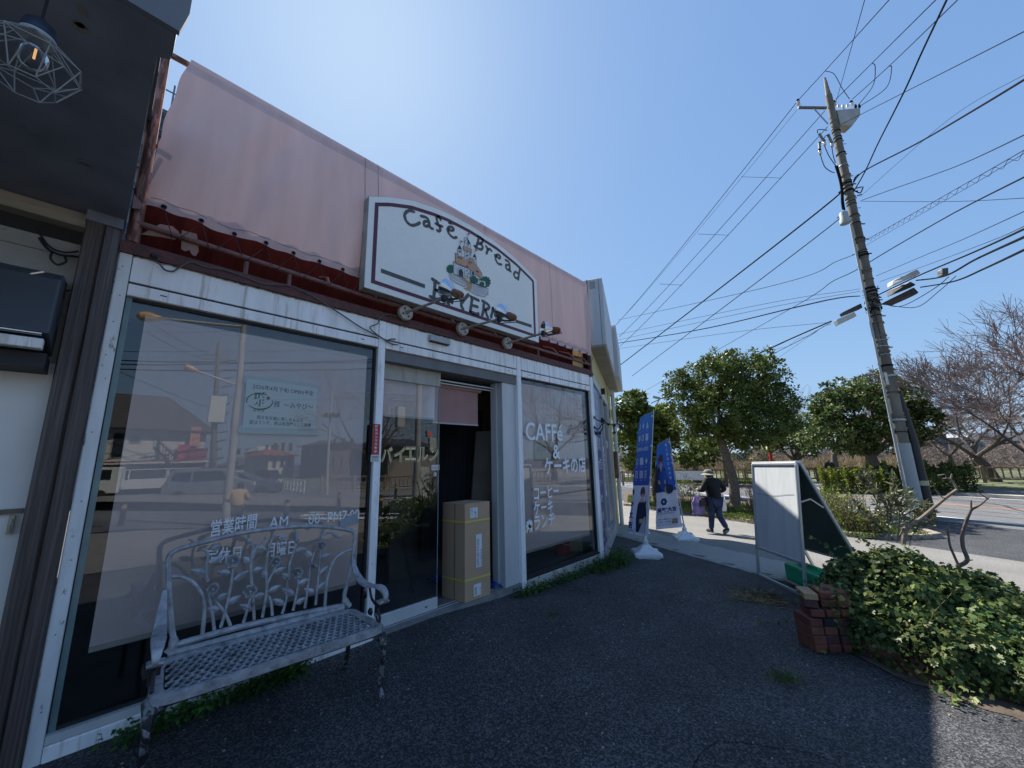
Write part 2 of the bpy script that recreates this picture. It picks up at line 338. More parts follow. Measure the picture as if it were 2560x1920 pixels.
# footway between the lot strip and the planted bed, road, far kerb, park
strip_sheet('footway', 7.62, 12.0, -1.5, 60, WALKA, .004, steps=120)
b = MB()
def road_edge_n(a): return 0
strip_sheet('road', 16.6, 25.3, -70, 140, ROADA, .006, steps=60)
strip_sheet('far_footway', 25.75, 28.2, -70, 140, WALKA, .11, steps=60)
PARKG = mat('park ground', (.16, .14, .09), .95, var=.3, scale=1.2, col2=(.085, .12, .04), thr=.5, soft=.1, scale2=.8)
strip_sheet('park_ground', 28.2, 60, -60, 140, PARKG, .08, steps=40)
strip_sheet('parking_apron', 12.0, 16.6, -30, -1.6, WALKA, .004, steps=40)
b = MB()
for (n, w_, m_) in ((17.5, .15, 0), (24.9, .15, 0)):
    for i in range(42):
        a = -70 + i * 5; b.add([rn(a, n, -.5 + .011), rn(a + 5, n, -.5 + .011), rn(a + 5, n + w_, -.5 + .011), rn(a, n + w_, -.5 + .011)], [(0, 1, 2, 3)])
LINE = mat('road line paint', (.66, .66, .63), .7, var=.18, scale=14)
b.build('road_edge_lines', LINE, kind='structure')
b = MB()
for i in range(42):
    a = -70 + i * 5; b.add([rn(a, 21.3, -.489), rn(a + 5, 21.3, -.489), rn(a + 5, 21.45, -.489), rn(a, 21.45, -.489)], [(0, 1, 2, 3)])
b.build('road_centre_line', mat('orange road line', (.50, .20, .06), .7, var=.2, scale=14), kind='structure')
# road joint lines
b = MB()
for (n) in (18.9, 19.9, 23.2):
    b.add([rn(-40, n, -.4895), rn(90, n, -.4895), rn(90, n + .05, -.4895), rn(-40, n + .05, -.4895)], [(0, 1, 2, 3)])
b.build('road_seams', mat('road seam tar', (.05, .05, .05), .7), kind='structure')
# far kerb
b = MB()
for i in range(60):
    a = -60 + i * 3; p = rn(a + 1.49, 25.52, -.5 + .06); b.obox(p, U * 1.485, NV * .2, Vector((0, 0, .075)))
b.build('far_kerb', mat('pale kerb', (.40, .37, .33), .85, var=.15, scale=5), kind='structure')
# concrete drain strip: separate slabs
gs = thing('drain_strip', None, None); gs['kind'] = 'structure'; del_keys = None
sl = None
for i in range(26):
    a = -1.6 + i * .62
    mb = MB(); n0, n1 = 6.72, 7.58; p = U * (a + .305) + NV * ((n0 + n1) / 2)
    if sl is None:
        mb.obox((0, 0, 0), U * .304, NV * .47, (0, 0, .03)); sl = mb.build('concrete_slab', CONC, parent=gs); bevel(sl, .006, 1); first = True
        sl.location = (p.x, p.y, G(p.x) - .008)
    else: copy_piece(sl, (p.x, p.y, G(p.x) - .008 + random.uniform(-.003, .003)), gs)
b = MB()
for i in range(60):
    a = -2 + i * .28; p = U * (a + .14) + NV * 6.66; b.obox((p.x, p.y, G(p.x) + .0), U * .14, NV * .05, (0, 0, .012))
b.build('strip_edging', mat('edging concrete', (.24, .235, .22), .9, var=.2, scale=8), parent=gs)
b = MB(); fx = [-60, -30, -12, -6, -3, 0, 2.5, 4, 6.3, 8, 9.5, 10.8, 12]; fs = [0, .12, .25, .5, .75, 1]; v = []
for x in fx:
    y0 = -5.3 if x < 3 else -5.3 - (x - 3) * .45; y1 = float(np.interp(x, [-60, .8, 4.2, 6.4, 12], [-17, -14.3, -10.3, -9.6, -9.6]))
    for s_ in fs: y = y0 + (y1 - y0) * s_; v.append((x, y, GXY(x, y) + .012))
b.add(v, [(i * 6 + j, i * 6 + j + 1, i * 6 + 7 + j, i * 6 + 6 + j) for i in range(len(fx) - 1) for j in range(5)]); b.build('bounce_footway', WALKA, kind='structure')  # pale footway sheet added behind the camera to bounce sunlight onto the shopfront
# paler worn patch of the lot at the far side and the darker new asphalt by the pole
sheet('asphalt_patch', [rn(-14, 12.6, 0), rn(-14, 16.5, 0), rn(.2, 16.5, 0), rn(-.2, 13.6, 0), rn(-3.5, 12.7, 0)], -.493, asphalt('patch asphalt', (.035, .036, .038), (.10, .10, .10), bump=.4, chip=.4))
b = MB(); rc_ = random.Random(2)
for (x, y, a, n) in ((1.9, -2.9, .5, 26), (3.3, -1.2, -.5, 30), (2.4, -1.9, 2.1, 16), (4.6, -1.9, .9, 22)):
    pts = []
    for i in range(n): pts.append((x, y, G(x) + .002)); a += rc_.gauss(0, .25); x += .05 * math.cos(a); y += .05 * math.sin(a)
    b.ribbon(pts, [.006 * rc_.uniform(.4, 1) for _ in pts], (0, 0, 1), .001)
b.build('asphalt_cracks', mat('crack dark', (.008, .008, .009), .95), kind='structure')
STAIN = mat('dusty stain', (.10, .085, .065), .9, var=.4, scale=20)

# ================================================================== CAFE BUILDING
cafe = thing('cafe_building', 'cafe shopfront with weathered white frames and a dusty pink canvas screen on its roof', 'building')
X1, X2, X3, X4 = -.065, 1.755, 3.74, 5.60
# posts
def post(x0, x1, z0, z1, m=WHITEP, y0=-.03, y1=.10, name='post', seam=True, **k):
    b = MB(); b.box(x0, x1, y0, y1, z0, z1); o = b.build(name, m, parent=cafe, **k); bevel(o, .004, 1); return o
post(-.068, -.006, -.02, 2.895, WHITED, label='rust spotted corner post')
post(1.757, 1.830, -.02, 2.895)
post(3.765, 3.845, -.14, 2.895)
post(5.60, 5.70, -.18, 2.86)
# screws down the posts
b = MB()
for x in (1.793, 3.805, -.037):
    for z in (.25, .62, 1.0, 1.32, 1.72, 2.05, 2.2, 2.42, 2.6, 2.8):
        b.lathe([(.0038, 0), (.003, .002), (0, .0025)], (x + random.uniform(-.01, .01), -.031, z), 8, Matrix.Rotation(math.radians(90), 3, 'X'))
b.build('screws', mat('screw metal', (.2, .19, .18), .5, metal=.6), parent=cafe, kind='stuff')
# header: upper panel, dark gap, lower rail over each bay
for (x0, x1) in ((-.004, 1.755), (1.832, 3.763), (3.847, 5.598)):
    b = MB(); b.box(x0 + .002, x1 - .002, -.024, .09, 2.712, 2.893); o = b.build('header_panel', WHITEP, parent=cafe); bevel(o, .003, 1)
    b = MB(); b.box(x0, x1, -.010, .08, 2.697, 2.711); b.build('header_gap', BLACKG, parent=cafe)
    b = MB(); b.box(x0 + .002, x1 - .002, -.028, .09, 2.615, 2.696); o = b.build('header_rail', WHITEP, parent=cafe); bevel(o, .004, 1)
    b = MB()
    for xx in (x0 + .16, x1 - .18): b.box(xx, xx + .035, -.0295, -.027, 2.655, 2.662)
    b.build('drain_slot', BLACKG, parent=cafe, kind='stuff')
# low sill under the left window
b = MB(); b.box(-.004, 1.755, -.035, .12, -.02, .075); o = b.build('sill', WHITEP, parent=cafe); bevel(o, .006, 1)
b = MB(); b.box(-.004, 1.755, -.025, .10, .078, .12); o = b.build('sill_rail', ALU, parent=cafe)
b = MB(); b.box(3.847, 5.598, -.035, .12, -.16, .02); o = b.build('sill', mat('grimy white sill', (.40, .40, .37), .6, var=.3, scale=5, col2=(.16, .14, .10), thr=.6, scale2=6), parent=cafe); bevel(o, .006, 1)
b = MB(); b.box(3.847, 5.598, -.02, .10, .023, .05); b.build('sill_rail', BLACKG, parent=cafe)
# windows: pane with gasket frame
def window(x0, x1, z0, z1, y=.03):
    b = MB(); g = .018
    b.box(x0, x0 + g, y - .02, y + .03, z0, z1); b.box(x1 - g, x1, y - .02, y + .03, z0, z1); b.box(x0 + g, x1 - g, y - .02, y + .03, z0, z0 + g); b.box(x0 + g, x1 - g, y - .02, y + .03, z1 - g, z1)
    wn = b.build('window_frame', BLACKG, parent=cafe)
    b = MB(); b.quad((x0 + g, y, z0 + g), (x1 - g, y, z0 + g), (x1 - g, y, z1 - g), (x0 + g, y, z1 - g)); b.build('pane', GLASS, parent=wn); return wn
window(-.004, 1.755, .12, 2.615)
window(3.847, 5.598, .05, 2.615)
# small side pane strip just inside the left post (greenish edge)
b = MB(); b.box(.0, .028, .004, .024, .12, 2.61); b.build('glass_edge', mat('green glass edge', (.16, .24, .24), .3), parent=cafe)
# roller blinds
def blind(x0, x1, z0, z1, y, roll=True):
    b = MB(); n = 60; vs = []
    for i in range(n + 1):
        x = x0 + (x1 - x0) * i / n
        for z in (z0, (z0 + z1) / 2, z1): vs.append((x, y + .0015 * math.sin(i * 1.9) + .0012 * math.sin(i * .6 + z), z))
    b.add(vs, [(i * 3 + j, i * 3 + 3 + j, i * 3 + 4 + j, i * 3 + 1 + j) for i in range(n) for j in range(2)])
    o = b.build('roller_blind', BLIND, parent=cafe, smooth=True)
    b = MB(); b.box(x0, x1, y - .012, y + .012, z0 - .028, z0); b.build('hem_bar', mat('hem bar', (.55, .52, .50), .5), parent=o)
    if roll: b = MB(); b.tube([(x0, y + .02, z1 + .01), (x1, y + .02, z1 + .01)], .028, 10); b.build('roll', BLIND, parent=o)
blind(.105, 1.70, .48, 2.50, .085)
blind(3.85, 5.50, .33, 2.52, .085)
# entrance: recess, transom, sliding pane, threshold
b = MB(); b.box(1.832, 3.763, .0, .34, 2.50, 2.612); b.build('entrance_soffit', mat('entrance soffit grey', (.16, .165, .17), .6, var=.2, scale=4), parent=cafe)
b = MB(); b.box(1.834, 2.60, .105, .145, 2.34, 2.498); b.build('door_head', mat('cream door head', (.42, .42, .37), .6, var=.12, scale=4, stretch=(3, 3, .4), col2=(.22, .20, .16), thr=.66, scale2=5), parent=cafe)
b = MB(); b.box(2.60, 3.52, .16, .18, 2.425, 2.44); b.box(2.60, 3.52, .20, .22, 2.40, 2.415); b.build('door_track', ALU, parent=cafe)
b = MB(); b.box(3.52, 3.763, .02, .12, -.05, 2.50); o = b.build('door_jamb', ALU, parent=cafe); bevel(o, .004, 1)
b = MB(); b.box(3.50, 3.60, .12, .22, -.05, 2.50); o = b.build('door_jamb', ALU, parent=cafe)
sd = thing('sliding_door', None, None); par(sd, cafe)
b = MB(); b.quad((1.836, .12, .125), (2.597, .12, .125), (2.597, .12, 2.34), (1.836, .12, 2.34)); b.build('pane', GLASS, parent=sd)
b = MB(); b.box(1.836, 2.597, .10, .14, .015, .125); o = b.build('bottom_rail', ALU, parent=sd); bevel(o, .004, 1)
b = MB(); b.box(2.593, 2.599, .115, .125, .125, 2.34); b.build('pane_edge', mat('pane edge', (.22, .30, .30), .2), parent=sd)
b = MB(); b.box(2.44, 2.47, .098, .0995, .06, .072); b.build('lock', BLACKG, parent=sd)
b = MB(); b.box(1.832, 3.763, -.02, .34, -.06, .008); o = b.build('threshold', mat('threshold concrete', (.20, .20, .195), .8, var=.25, scale=7, bump=.2), parent=cafe)
b = MB(); b.box(1.832, 3.5, .09, .097, .008, .012); b.box(1.832, 3.5, .145, .152, .008, .012); b.build('floor_track', ALU, parent=cafe)
b = MB(); b.quad((1.85, .20, 1.98), (2.59, .20, 1.98), (2.59, .20, 2.36), (1.85, .20, 2.36)); blo = b.build('roller_blind', BLIND, parent=cafe)
b = MB(); b.box(1.85, 2.59, .19, .205, 1.965, 1.985); b.build('hem_bar', mat('pale hem bar', (.52, .55, .55), .5), parent=blo)
b = MB(); n = 24
vs = [(2.615 + .70 * i / n, .27 + .002 * math.sin(i * 1.3), z) for i in range(n + 1) for z in (1.95, 2.385)]
b.add(vs, [(2 * i, 2 * i + 2, 2 * i + 3, 2 * i + 1) for i in range(n)]); bl2 = b.build('roller_blind', mat('pink doorway blind', (.42, .25, .235), .8, var=.05, transl=.1), parent=cafe, smooth=True)
b = MB(); b.tube([(2.615, .275, 2.395), (3.36, .275, 2.395)], .033, 12); b.build('roll', MATS['pink doorway blind'], parent=bl2)
b = MB(); b.box(2.615, 3.315, .262, .277, 1.935, 1.95); b.build('hem_bar', mat('white hem', (.5, .5, .5), .5), parent=bl2)
# flood sensor box over the entrance
b = MB(); b.box(2.33, 2.60, -.075, -.026, 2.80, 2.865); o = b.build('door_sensor', mat('sensor casing', (.42, .44, .46), .4), parent=cafe); bevel(o, .006, 2)
b = MB(); b.box(2.34, 2.59, -.07, -.03, 2.79, 2.799); b.build('sensor_window', BLACKG, parent=cafe)
# room
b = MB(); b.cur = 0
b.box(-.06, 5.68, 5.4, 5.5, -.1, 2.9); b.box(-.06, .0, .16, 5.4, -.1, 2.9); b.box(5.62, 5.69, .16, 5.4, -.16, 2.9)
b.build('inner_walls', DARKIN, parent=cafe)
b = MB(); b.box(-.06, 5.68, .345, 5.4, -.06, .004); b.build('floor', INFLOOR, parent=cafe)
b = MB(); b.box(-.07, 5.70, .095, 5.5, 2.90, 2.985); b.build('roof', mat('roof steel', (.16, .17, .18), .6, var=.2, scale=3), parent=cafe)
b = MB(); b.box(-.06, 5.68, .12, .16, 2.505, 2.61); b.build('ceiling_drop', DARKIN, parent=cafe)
# roof edge beam, pipe rail and canvas screen
b = MB(); b.box(-.07, 5.71, -.045, .03, 2.896, 2.935); b.box(-.07, 5.71, -.03, .02, 2.936, 2.985); o = b.build('eaves_beam', RUSTRED, parent=cafe)
b = MB(); n = 120; vs = []
for i in range(n + 1):
    x = -.05 + 5.9 * i / n; zz = .012 * (1 if (i % 4) < 2 else -1)
    for (y, z) in ((.32, 2.985), (.30, 3.4), (.30, 3.80)): vs.append((x, y + zz, z))
b.add(vs, [(i * 3 + j, i * 3 + 3 + j, i * 3 + 4 + j, i * 3 + 1 + j) for i in range(n) for j in range(2)])
b.build('corrugated_backing', mat('dark red sheet', (.032, .008, .009), .95, spec=.05, var=.2), parent=cafe)
b = MB(); b.tube([(-.03, -.015, 3.135), (.9, -.015, 3.115), (1.6, -.015, 3.10), (3.5, -.015, 3.09), (5.66, -.015, 3.085)], .021, 10); b.build('rail_pipe', PIPE, parent=cafe, smooth=True)
for x in (.62, .93, 1.26, 1.72, 2.7, 3.4, 4.25, 4.75, 5.2, 5.62):
    b = MB()
    if random.random() < .55: b.tube([(x, -.015, 2.985), (x, -.015, 3.09)], .017, 8)
    else: b.tube([(x, -.015, 3.10), (x + .02, .10, 3.22), (x + .02, .30, 3.30)], .015, 8)
    b.build('rail_strut', PIPE, parent=cafe)
b = MB(); b.box(5.655, 5.70, -.03, .02, 2.99, 3.27); b.build('rail_end', RUSTRED, parent=cafe)
b = MB(); b.box(5.700, 5.715, .035, 1.6, 2.99, 3.9); b.build('end_sheet', MATS['dark red sheet'], parent=cafe)
b = MB(); b.tube([(-.02, .0, 2.99), (-.02, .0, 3.2), (-.025, .0, 4.56)], [.036, .036, .028], 12); b.build('corner_pole', RUSTPOLE, parent=cafe, smooth=True)
b = MB(); b.tube([(-.03, .0, 4.56), (2.8, .0, 4.585), (5.68, .0, 4.60)], .022, 8); b.build('top_pipe', RUSTPOLE, parent=cafe)
b = MB(); b.tube([(-.02, .01, 3.78), (.12, .01, 3.77)], .014, 8); b.tube([(.08, .05, 3.78), (.1, 1.5, 3.0)], .014, 8); b.build('rail_strut', RUSTPOLE, parent=cafe)
for x in ():
    b = MB(); b.tube([(x, .03, 4.55), (x, 1.3, 2.99)], .02, 6); b.build('back_stay', RUSTPOLE, parent=cafe)
# canvas (a sheet with soft vertical folds, hanging forward of the top pipe)
nx, nz = 240, 34; vs = []
def fold(x, t):
    w_ = math.exp(-((x - .55) / .9) ** 2)
    y = -.03 - .006 * math.sin(x * 7.0 + .8 * math.sin(t * 2)) - .022 * w_ * math.sin(x * 11 - t * 5) - .010 * math.sin(x * 23 - t * 8 + math.sin(x * 5)) * (.12 + w_) - .012 * math.exp(-((x - 2.0 - .3 * t) / .12) ** 2)
    y = -.03 + (y + .03) * min(1, (1 - t) * 3.5)
    y -= .035 * math.sin(math.pi * t) * (.5 + .5 * math.sin(x * 1.1 + .6))
    return y
for i in range(nx + 1):
    s = i / nx
    for j in range(nz + 1):
        t = j / nz; x0 = .01 + .10 * t - .03 * math.sin(math.pi * t) + (.006 * math.sin(t * 21)) * (t > .4); x = x0 + (5.70 - x0) * s
        zb = 3.245 + .005 * math.sin(x * 2 * math.pi / .21) + (.03 * (1 - s)); zt = 4.60 + .02 * s
        vs.append((x, fold(x, t) if t < .99 else -.024, zb + (zt - zb) * t))
b = MB(); b.add(vs, [(i * (nz + 1) + j, (i + 1) * (nz + 1) + j, (i + 1) * (nz + 1) + j + 1, i * (nz + 1) + j + 1) for i in range(nx) for j in range(nz)])
cv = b.build('canvas_screen', CANVAS, parent=cafe, smooth=True)
b = MB()
for xj in (1.52, 1.66, 3.2, 4.6):
    pts = [(xj + .004 * math.sin(k), fold(xj, k / 12) - .0035, 3.28 + 1.32 * k / 12) for k in range(13)]; b.ribbon(pts, .005, (0, -1, 0), .0)
pts = [(.03 + 5.6 * k / 200, fold(.03 + 5.6 * k / 200, .02) - .004, 3.305 + .03 * (1 - k / 200) + .004 * math.sin(k)) for k in range(201)]
b.ribbon(pts, .004, (0, -1, 0)); b.build('seam', mat('canvas seam', (.20, .14, .15), .9), parent=cv)
# eyelets and lacing cord
for k in range(27):
    x = .10 + k * .2095; z = 3.262 + .03 * (1 - x / 5.7); y = fold(x, 0.02) - .006
    b = MB(); pr = [(.011, 0), (.017, .0015), (.017, .004), (.011, .005)]; b.lathe(pr + [pr[0]], (x, y, z), 12, Matrix.Rotation(math.radians(90), 3, 'X')); b.build('eyelet', BLACKG, parent=cv)
b = MB()
for k in range(27):
    x = .10 + k * .2095; z = 3.262 + .03 * (1 - x / 5.7); y = fold(x, 0.02) - .010
    b.tube([(x, y, z), (x + .06, -.04, 3.12), (x + .07, .008, 3.09), (x + .10, -.037, 3.10), (x + .2, y, 3.24)], .0028, 5)
b.build('lacing_cord', BLACKG, parent=cv, kind='stuff')
# torn flap of canvas hanging at the left end
b = MB(); g = [hy(*p, .02) for p in ((345, 590), (400, 560), (432, 566), (448, 580), (440, 600), (400, 592), (352, 586))]; b.poly(g)
g2 = [hy(*p, .0) for p in ((455, 575), (492, 585), (497, 628), (490, 640), (480, 637), (474, 625), (462, 628), (453, 622))]; b.prism(g2, (0, .004, 0))
g3 = [hy(*p, -.05) for p in ((335, 485), (358, 512), (350, 522), (330, 520))]; b.prism(g3, (0, .004, 0))
b.build('torn_canvas', mat('torn pink canvas', (.42, .28, .255), .9, var=.1, transl=.3), parent=cafe)
# ragged sealant bead under the eaves beam
b = MB(); pts = []
for i in range(300):
    x = -.0 + 5.6 * i / 299; pts.append((x, -.0275, 2.892 - abs(random.gauss(0, .004))))
b.tube(pts, .0045, 5); b.build('sealant', mat('old sealant', (.30, .28, .24), .9, var=.4, scale=40), parent=cafe, kind='stuff')
# building mass behind (low roof, side walls)
b = MB(); b.box(-.07, 5.69, 5.51, 5.6, -.2, 3.0); b.build('rear_wall', WALLW, parent=cafe)
# lettering on the left window
WG = mat('window vinyl', (.88, .90, .93), .6, var=.03)
def fac_text(name, s, px0, px1, m, y, h, par_, extra=0, **k):
    a = hy(*px0, y); c = hy(*px1, y); return text(name, s, m, a, (c - a), (0, 0, 1), h, parent=par_, width=(c - a).length, **k)
Y = .026
t1 = fac_text('lettering', '営業時間', (524, 1344), (640, 1322), WG, Y, .115, cafe, offset=.012)
fac_text('lettering', 'AM　 :00~PM7:00', (672, 1322), (898, 1298), WG, Y, .085, cafe)
fac_text('lettering', '定休日　　月曜日', (512, 1412), (737, 1385), WG, Y, .105, cafe, offset=.012)
# lettering on the right window
for (s, a, c, h) in (('CAFFe', (1315, 1102), (1407, 1102), .25), ('&', (1383, 1148), (1401, 1147), .21), ('ケーキの店', (1362, 1190), (1465, 1182), .26), ('コーヒー', (1335, 1252), (1397, 1240), .17), ('ケーキ', (1335, 1290), (1383, 1281), .18), ('※', (1315, 1332), (1333, 1330), .16), ('ランチ', (1336, 1326), (1387, 1314), .18)):
    A = hy(*a, Y); C = hy(*c, Y); A.z = C.z = (A.z + C.z) / 2
    text('lettering', s, WG, A, (1, 0, 0), (0, 0, 1), h, parent=cafe, width=abs(C.x - A.x), offset=.022 if s != 'CAFFe' else .012)
A = hy(1398, 1072, Y); b = MB(); b.ribbon([A, A + Vector((.07, 0, .07))], .022, (0, -1, 0)); b.build('lettering', WG, parent=cafe)
# gold lettering on the sliding door, seen through the glass
GOLD = mat('gold outline lettering', (.80, .66, .34), .5)
def zz(x0, y0, s): return lambda u, v: (x0 + u / s, y0 + v / s)
zd = zz(940, 900, 4.15)
for (ch, x0, x1, yb) in (('バ', 48, 170, 1062), ('イ', 182, 305, 1060), ('エ', 300, 412, 1054), ('ル', 420, 540, 1062), ('ン', 548, 648, 1058)):
    A = hy(*zd(x0, yb), .115); C = hy(*zd(x1, yb), .115); Tt = hy(*zd(x0, yb - 160), .115)
    text('gold_letter', ch, GOLD, A, (1, 0, 0), (0, 0, 1), Tt.z - A.z, parent=sd, width=C.x - A.x, offset=.035)
    text('gold_letter_core', ch, mat('gold core dark', (.05, .05, .045), .6), A + Vector((.004, -.002, .004)), (1, 0, 0), (0, 0, 1), Tt.z - A.z - .008, parent=sd, width=C.x - A.x - .008, offset=-.026)
# stickers on the sliding door and the posts
def sticker(name, px, y, w_, h_, m, label, cat, lines=(), mat2=None):
    c = hy(*px, y); b = MB(); b.box(c.x - w_ / 2, c.x + w_ / 2, y - .0015, y, c.z - h_ / 2, c.z + h_ / 2)
    return b.build(name, m, label=label, cat=cat), c
REDS = mat('red sticker', (.42, .035, .03), .5, var=.05); DK = mat('dark print', (.03, .03, .035), .6); REDP = mat('red print', (.45, .04, .04), .6)
o, c = sticker('warning_sticker', zd(616, 1115), .1165, .105, .058, mat('sticker white', (.6, .6, .58), .5), 'small white warning sticker with red characters and a black triangle on the sliding door pane', 'sticker')
text('print', '注', REDP, c + Vector((-.045, -.003, -.012)), (1, 0, 0), (0, 0, 1), .022, parent=o); text('print', '意', REDP, c + Vector((.022, -.003, -.012)), (1, 0, 0), (0, 0, 1), .022, parent=o)
text('print', '△', DK, c + Vector((-.014, -.003, -.012)), (1, 0, 0), (0, 0, 1), .026, parent=o)
o, c = sticker('round_sticker', zd(612, 1186), .1165, .01, .01, MATS['sticker white'], 'round white sticker printed 自動 under the warning sticker on the door pane', 'sticker')
b = MB(); b.lathe([(.0, 0), (.022, 0), (.022, .001), (0, .001)], c + Vector((0, -.0015, 0)), 20, Matrix.Rotation(math.radians(90), 3, 'X')); b.build('disc', MATS['sticker white'], parent=o); text('print', '自動', DK, c + Vector((-.012, -.004, -.006)), (1, 0, 0), (0, 0, 1), .012, parent=o)
A = hy(*(940, 1100), -.031)
st = thing('camera_notice', 'narrow red vertical sticker reading 防犯カメラ作動中 on the white post left of the door', 'sticker', (A.x, -.031, A.z))
b = MB(); b.box(-.034, .036, -.002, -.0005, -.135, .15); b.build('red_strip', REDS, parent=st)
b = MB(); b.box(-.045, .04, -.002, -.0005, -.20, -.1355); b.build('white_strip', mat('notice white', (.6, .62, .62), .5), parent=st)
for i, ch in enumerate('防犯カメラ作動中'): text('print', ch, WHITE, (-.015, -.0035, .115 - i * .0335), (1, 0, 0), (0, 0, 1), .026, parent=st, width=.028, offset=.02)
text('print', 'DAIWA', DK, (-.035, -.0035, -.165), (1, 0, 0), (0, 0, 1), .016, parent=st, width=.065, offset=.02); text('print', 'SECURITY', DK, (-.035, -.0035, -.188), (1, 0, 0), (0, 0, 1), .010, parent=st, width=.065)
# notice of the coming restaurant taped inside the left window
zn = zz(600, 920, 9.218); YN = .034
def N_(u, v): return hy(*zn(u, v), YN)
nb = MB(); nb.poly([N_(160, 240), N_(1000, 330), N_(1800, 450), N_(1735, 1420), N_(60, 1370)]); notice = nb.build('paper_notice', mat('notice paper', (.88, .93, .96), .7, var=.02, emit=None), label='white paper notice with green 雅 crest and Japanese text taped inside the left window', cat='notice')
b = MB(); TP = mat('paper tape', (.66, .74, .77), .6, var=.05)
def N2(u, v): p = N_(u, v); return p + Vector((0, -.002, 0))
b.poly([N2(105, 178), N2(900, 268), N2(1720, 400), N2(1838, 440), N2(1842, 550), N2(1800, 545), N2(1790, 460), N2(900, 335), N2(165, 245), N2(160, 355), N2(92, 350)][::1]); b.build('tape', TP, parent=notice)
b = MB(); b.poly([N2(0, 1310), N2(60, 1305), N2(60, 1372), N2(1735, 1430), N2(1740, 1385), N2(1795, 1385), N2(1795, 1548), N2(0, 1500), N2(-60, 1400)]); b.build('tape', TP, parent=notice)
def ntext(s, u0, v0, u1, v1, h, m, off=.01):
    a = N_(u0, v0) + Vector((0, -.003, 0)); c = N_(u1, v1) + Vector((0, -.003, 0)); text('print', s, m, a, (c - a), (0, 0, 1), h, parent=notice, width=(c - a).length, offset=off)
PUR = mat('purple brown print', (.10, .045, .07), .6); NV2 = mat('blue grey print', (.06, .08, .14), .6); GRN = mat('green print', (.05, .13, .05), .6)
ntext('2026年4月下旬 OPEN予定', 285, 478, 1690, 645, .040, PUR); ntext('雅', 765, 905, 910, 912, .052, NV2); ntext('～みやび～', 1000, 925, 1675, 965, .050, NV2)
ntext('みやび', 290, 1010, 560, 1030, .024, NV2); ntext('和食を気軽に楽しめるお店', 380, 1180, 1450, 1255, .032, NV2); ntext('昼はランチ、夜は居酒屋として営業', 205, 1290, 1630, 1365, .032, NV2); ntext('雅', 290, 880, 620, 890, .115, GRN, .02)
c = N_(455, 770) + Vector((0, -.003, 0)); b = MB()
b.ribbon([c + Vector((.088 * math.cos(a), 0, .062 * math.sin(a))) for a in [math.radians(x) for x in range(60, 200, 8)]], .006, (0, -1, 0)); b.ribbon([c + Vector((.088 * math.cos(a), 0, .062 * math.sin(a))) for a in [math.radians(x) for x in range(215, 380, 8)]], [.003 + .006 * math.sin(i / 20 * 3.14) for i in range(21)], (0, -1, 0))
b.build('crest_ring', GRN, parent=notice)
b = MB(); q = c + Vector((.055, -.001, .032)); b.poly([q + Vector((.017 * (1 if k % 2 else .6) * math.cos(k * math.pi / 5), 0, .017 * (1 if k % 2 else .6) * math.sin(k * math.pi / 5))) for k in range(10)]); b.build('blossom', REDP, parent=notice)
# taped strip over the closing hour
b = MB(); zb_ = [hy(*p, .0235) for p in ((851, 1300), (880, 1286), (893, 1283), (897, 1306), (890, 1310), (848, 1320))]
b.poly(zb_); b.build('tape_strip', mat('tape strip', (.45, .50, .58), .4, transl=.4), label='crooked strip of pale tape over the closing hour on the left window', cat='tape')
# round notice plate inside right window
A = hy(1368, 1128, .06); b = MB(); b.box(A.x - .28, A.x + .28, .064, .066, A.z - .13, A.z + .13); o = b.build('wall_poster', mat('beige poster', (.46, .41, .34), .7), label='beige poster with two car window outlines behind the right window', cat='poster')
b = MB()
for dx in (-.13, .13): b.box(A.x + dx - .10, A.x + dx + .10, .062, .0635, A.z + .0, A.z + .07)
b.build('print', mat('grey print', (.25, .28, .30), .7), parent=o)
# ================================================================== SIGN BOARD
zs = zz(880, 480, 4.148); YS = -.16
def S(u, v, dy=0): p = hy(*zs(u, v), YS); p.y += dy; return p
sign = thing('shop_sign', 'white arched sign board reading Café Bread BAYERN with a maroon border and castle picture', 'sign', (0, 0, 0))
TL, TR_, BR, BL = S(175, 45), S(1912, 915), S(1940, 1572), S(122, 975)
zt0 = (TL.z + TR_.z) / 2; zb0 = (BL.z + BR.z) / 2; xl = (TL.x + BL.x) / 2; xr = (TR_.x + BR.x) / 2
apex = S(1060, 250).z
def arch(inset, n=36):
    a, c = xl + inset, xr - inset; zt = zt0 - inset * .9; mid = (a + c) / 2; hh = apex - zt0 + .0
    pts = [Vector((a, YS, zb0 + inset)), Vector((c, YS, zb0 + inset))]
    AX = (1.51, 1.744, 1.993, 2.295, 2.487, 2.831, 3.284, 3.659, 3.963, 4.10); AZ = (4.08, 4.198, 4.292, 4.352, 4.373, 4.378, 4.337, 4.253, 4.144, 4.077)
    for i in range(n + 1):
        t = i / n; x = c + (a - c) * t; pts.append(Vector((x, YS, float(np.interp(x, AX, AZ)) - inset * 1.08)))
    return pts
apex = max(S(1050, 270).z, zt0 + .15)
b = MB(); b.prism([p + Vector((0, .10, 0)) for p in arch(0)], (0, -.10, 0)); b.build('board', mat('sign edge', (.34, .34, .30), .6, var=.2, scale=6, col2=(.14, .12, .09), thr=.62), parent=sign)
def ringm(i0, i1, dy, name, m):
    A = arch(i0); B = arch(i1); n = len(A); v = [p + Vector((0, dy, 0)) for p in A + B]
    b = MB(); b.add(v, [(i, (i + 1) % n, (i + 1) % n + n, i + n) for i in range(n)]); return b.build(name, m, parent=sign)
b = MB(); b.poly([p + Vector((0, -.002, 0)) for p in arch(.004)]); b.build('face', SIGNW, parent=sign)
ringm(.065, .105, -.004, 'border_line', MAROON)
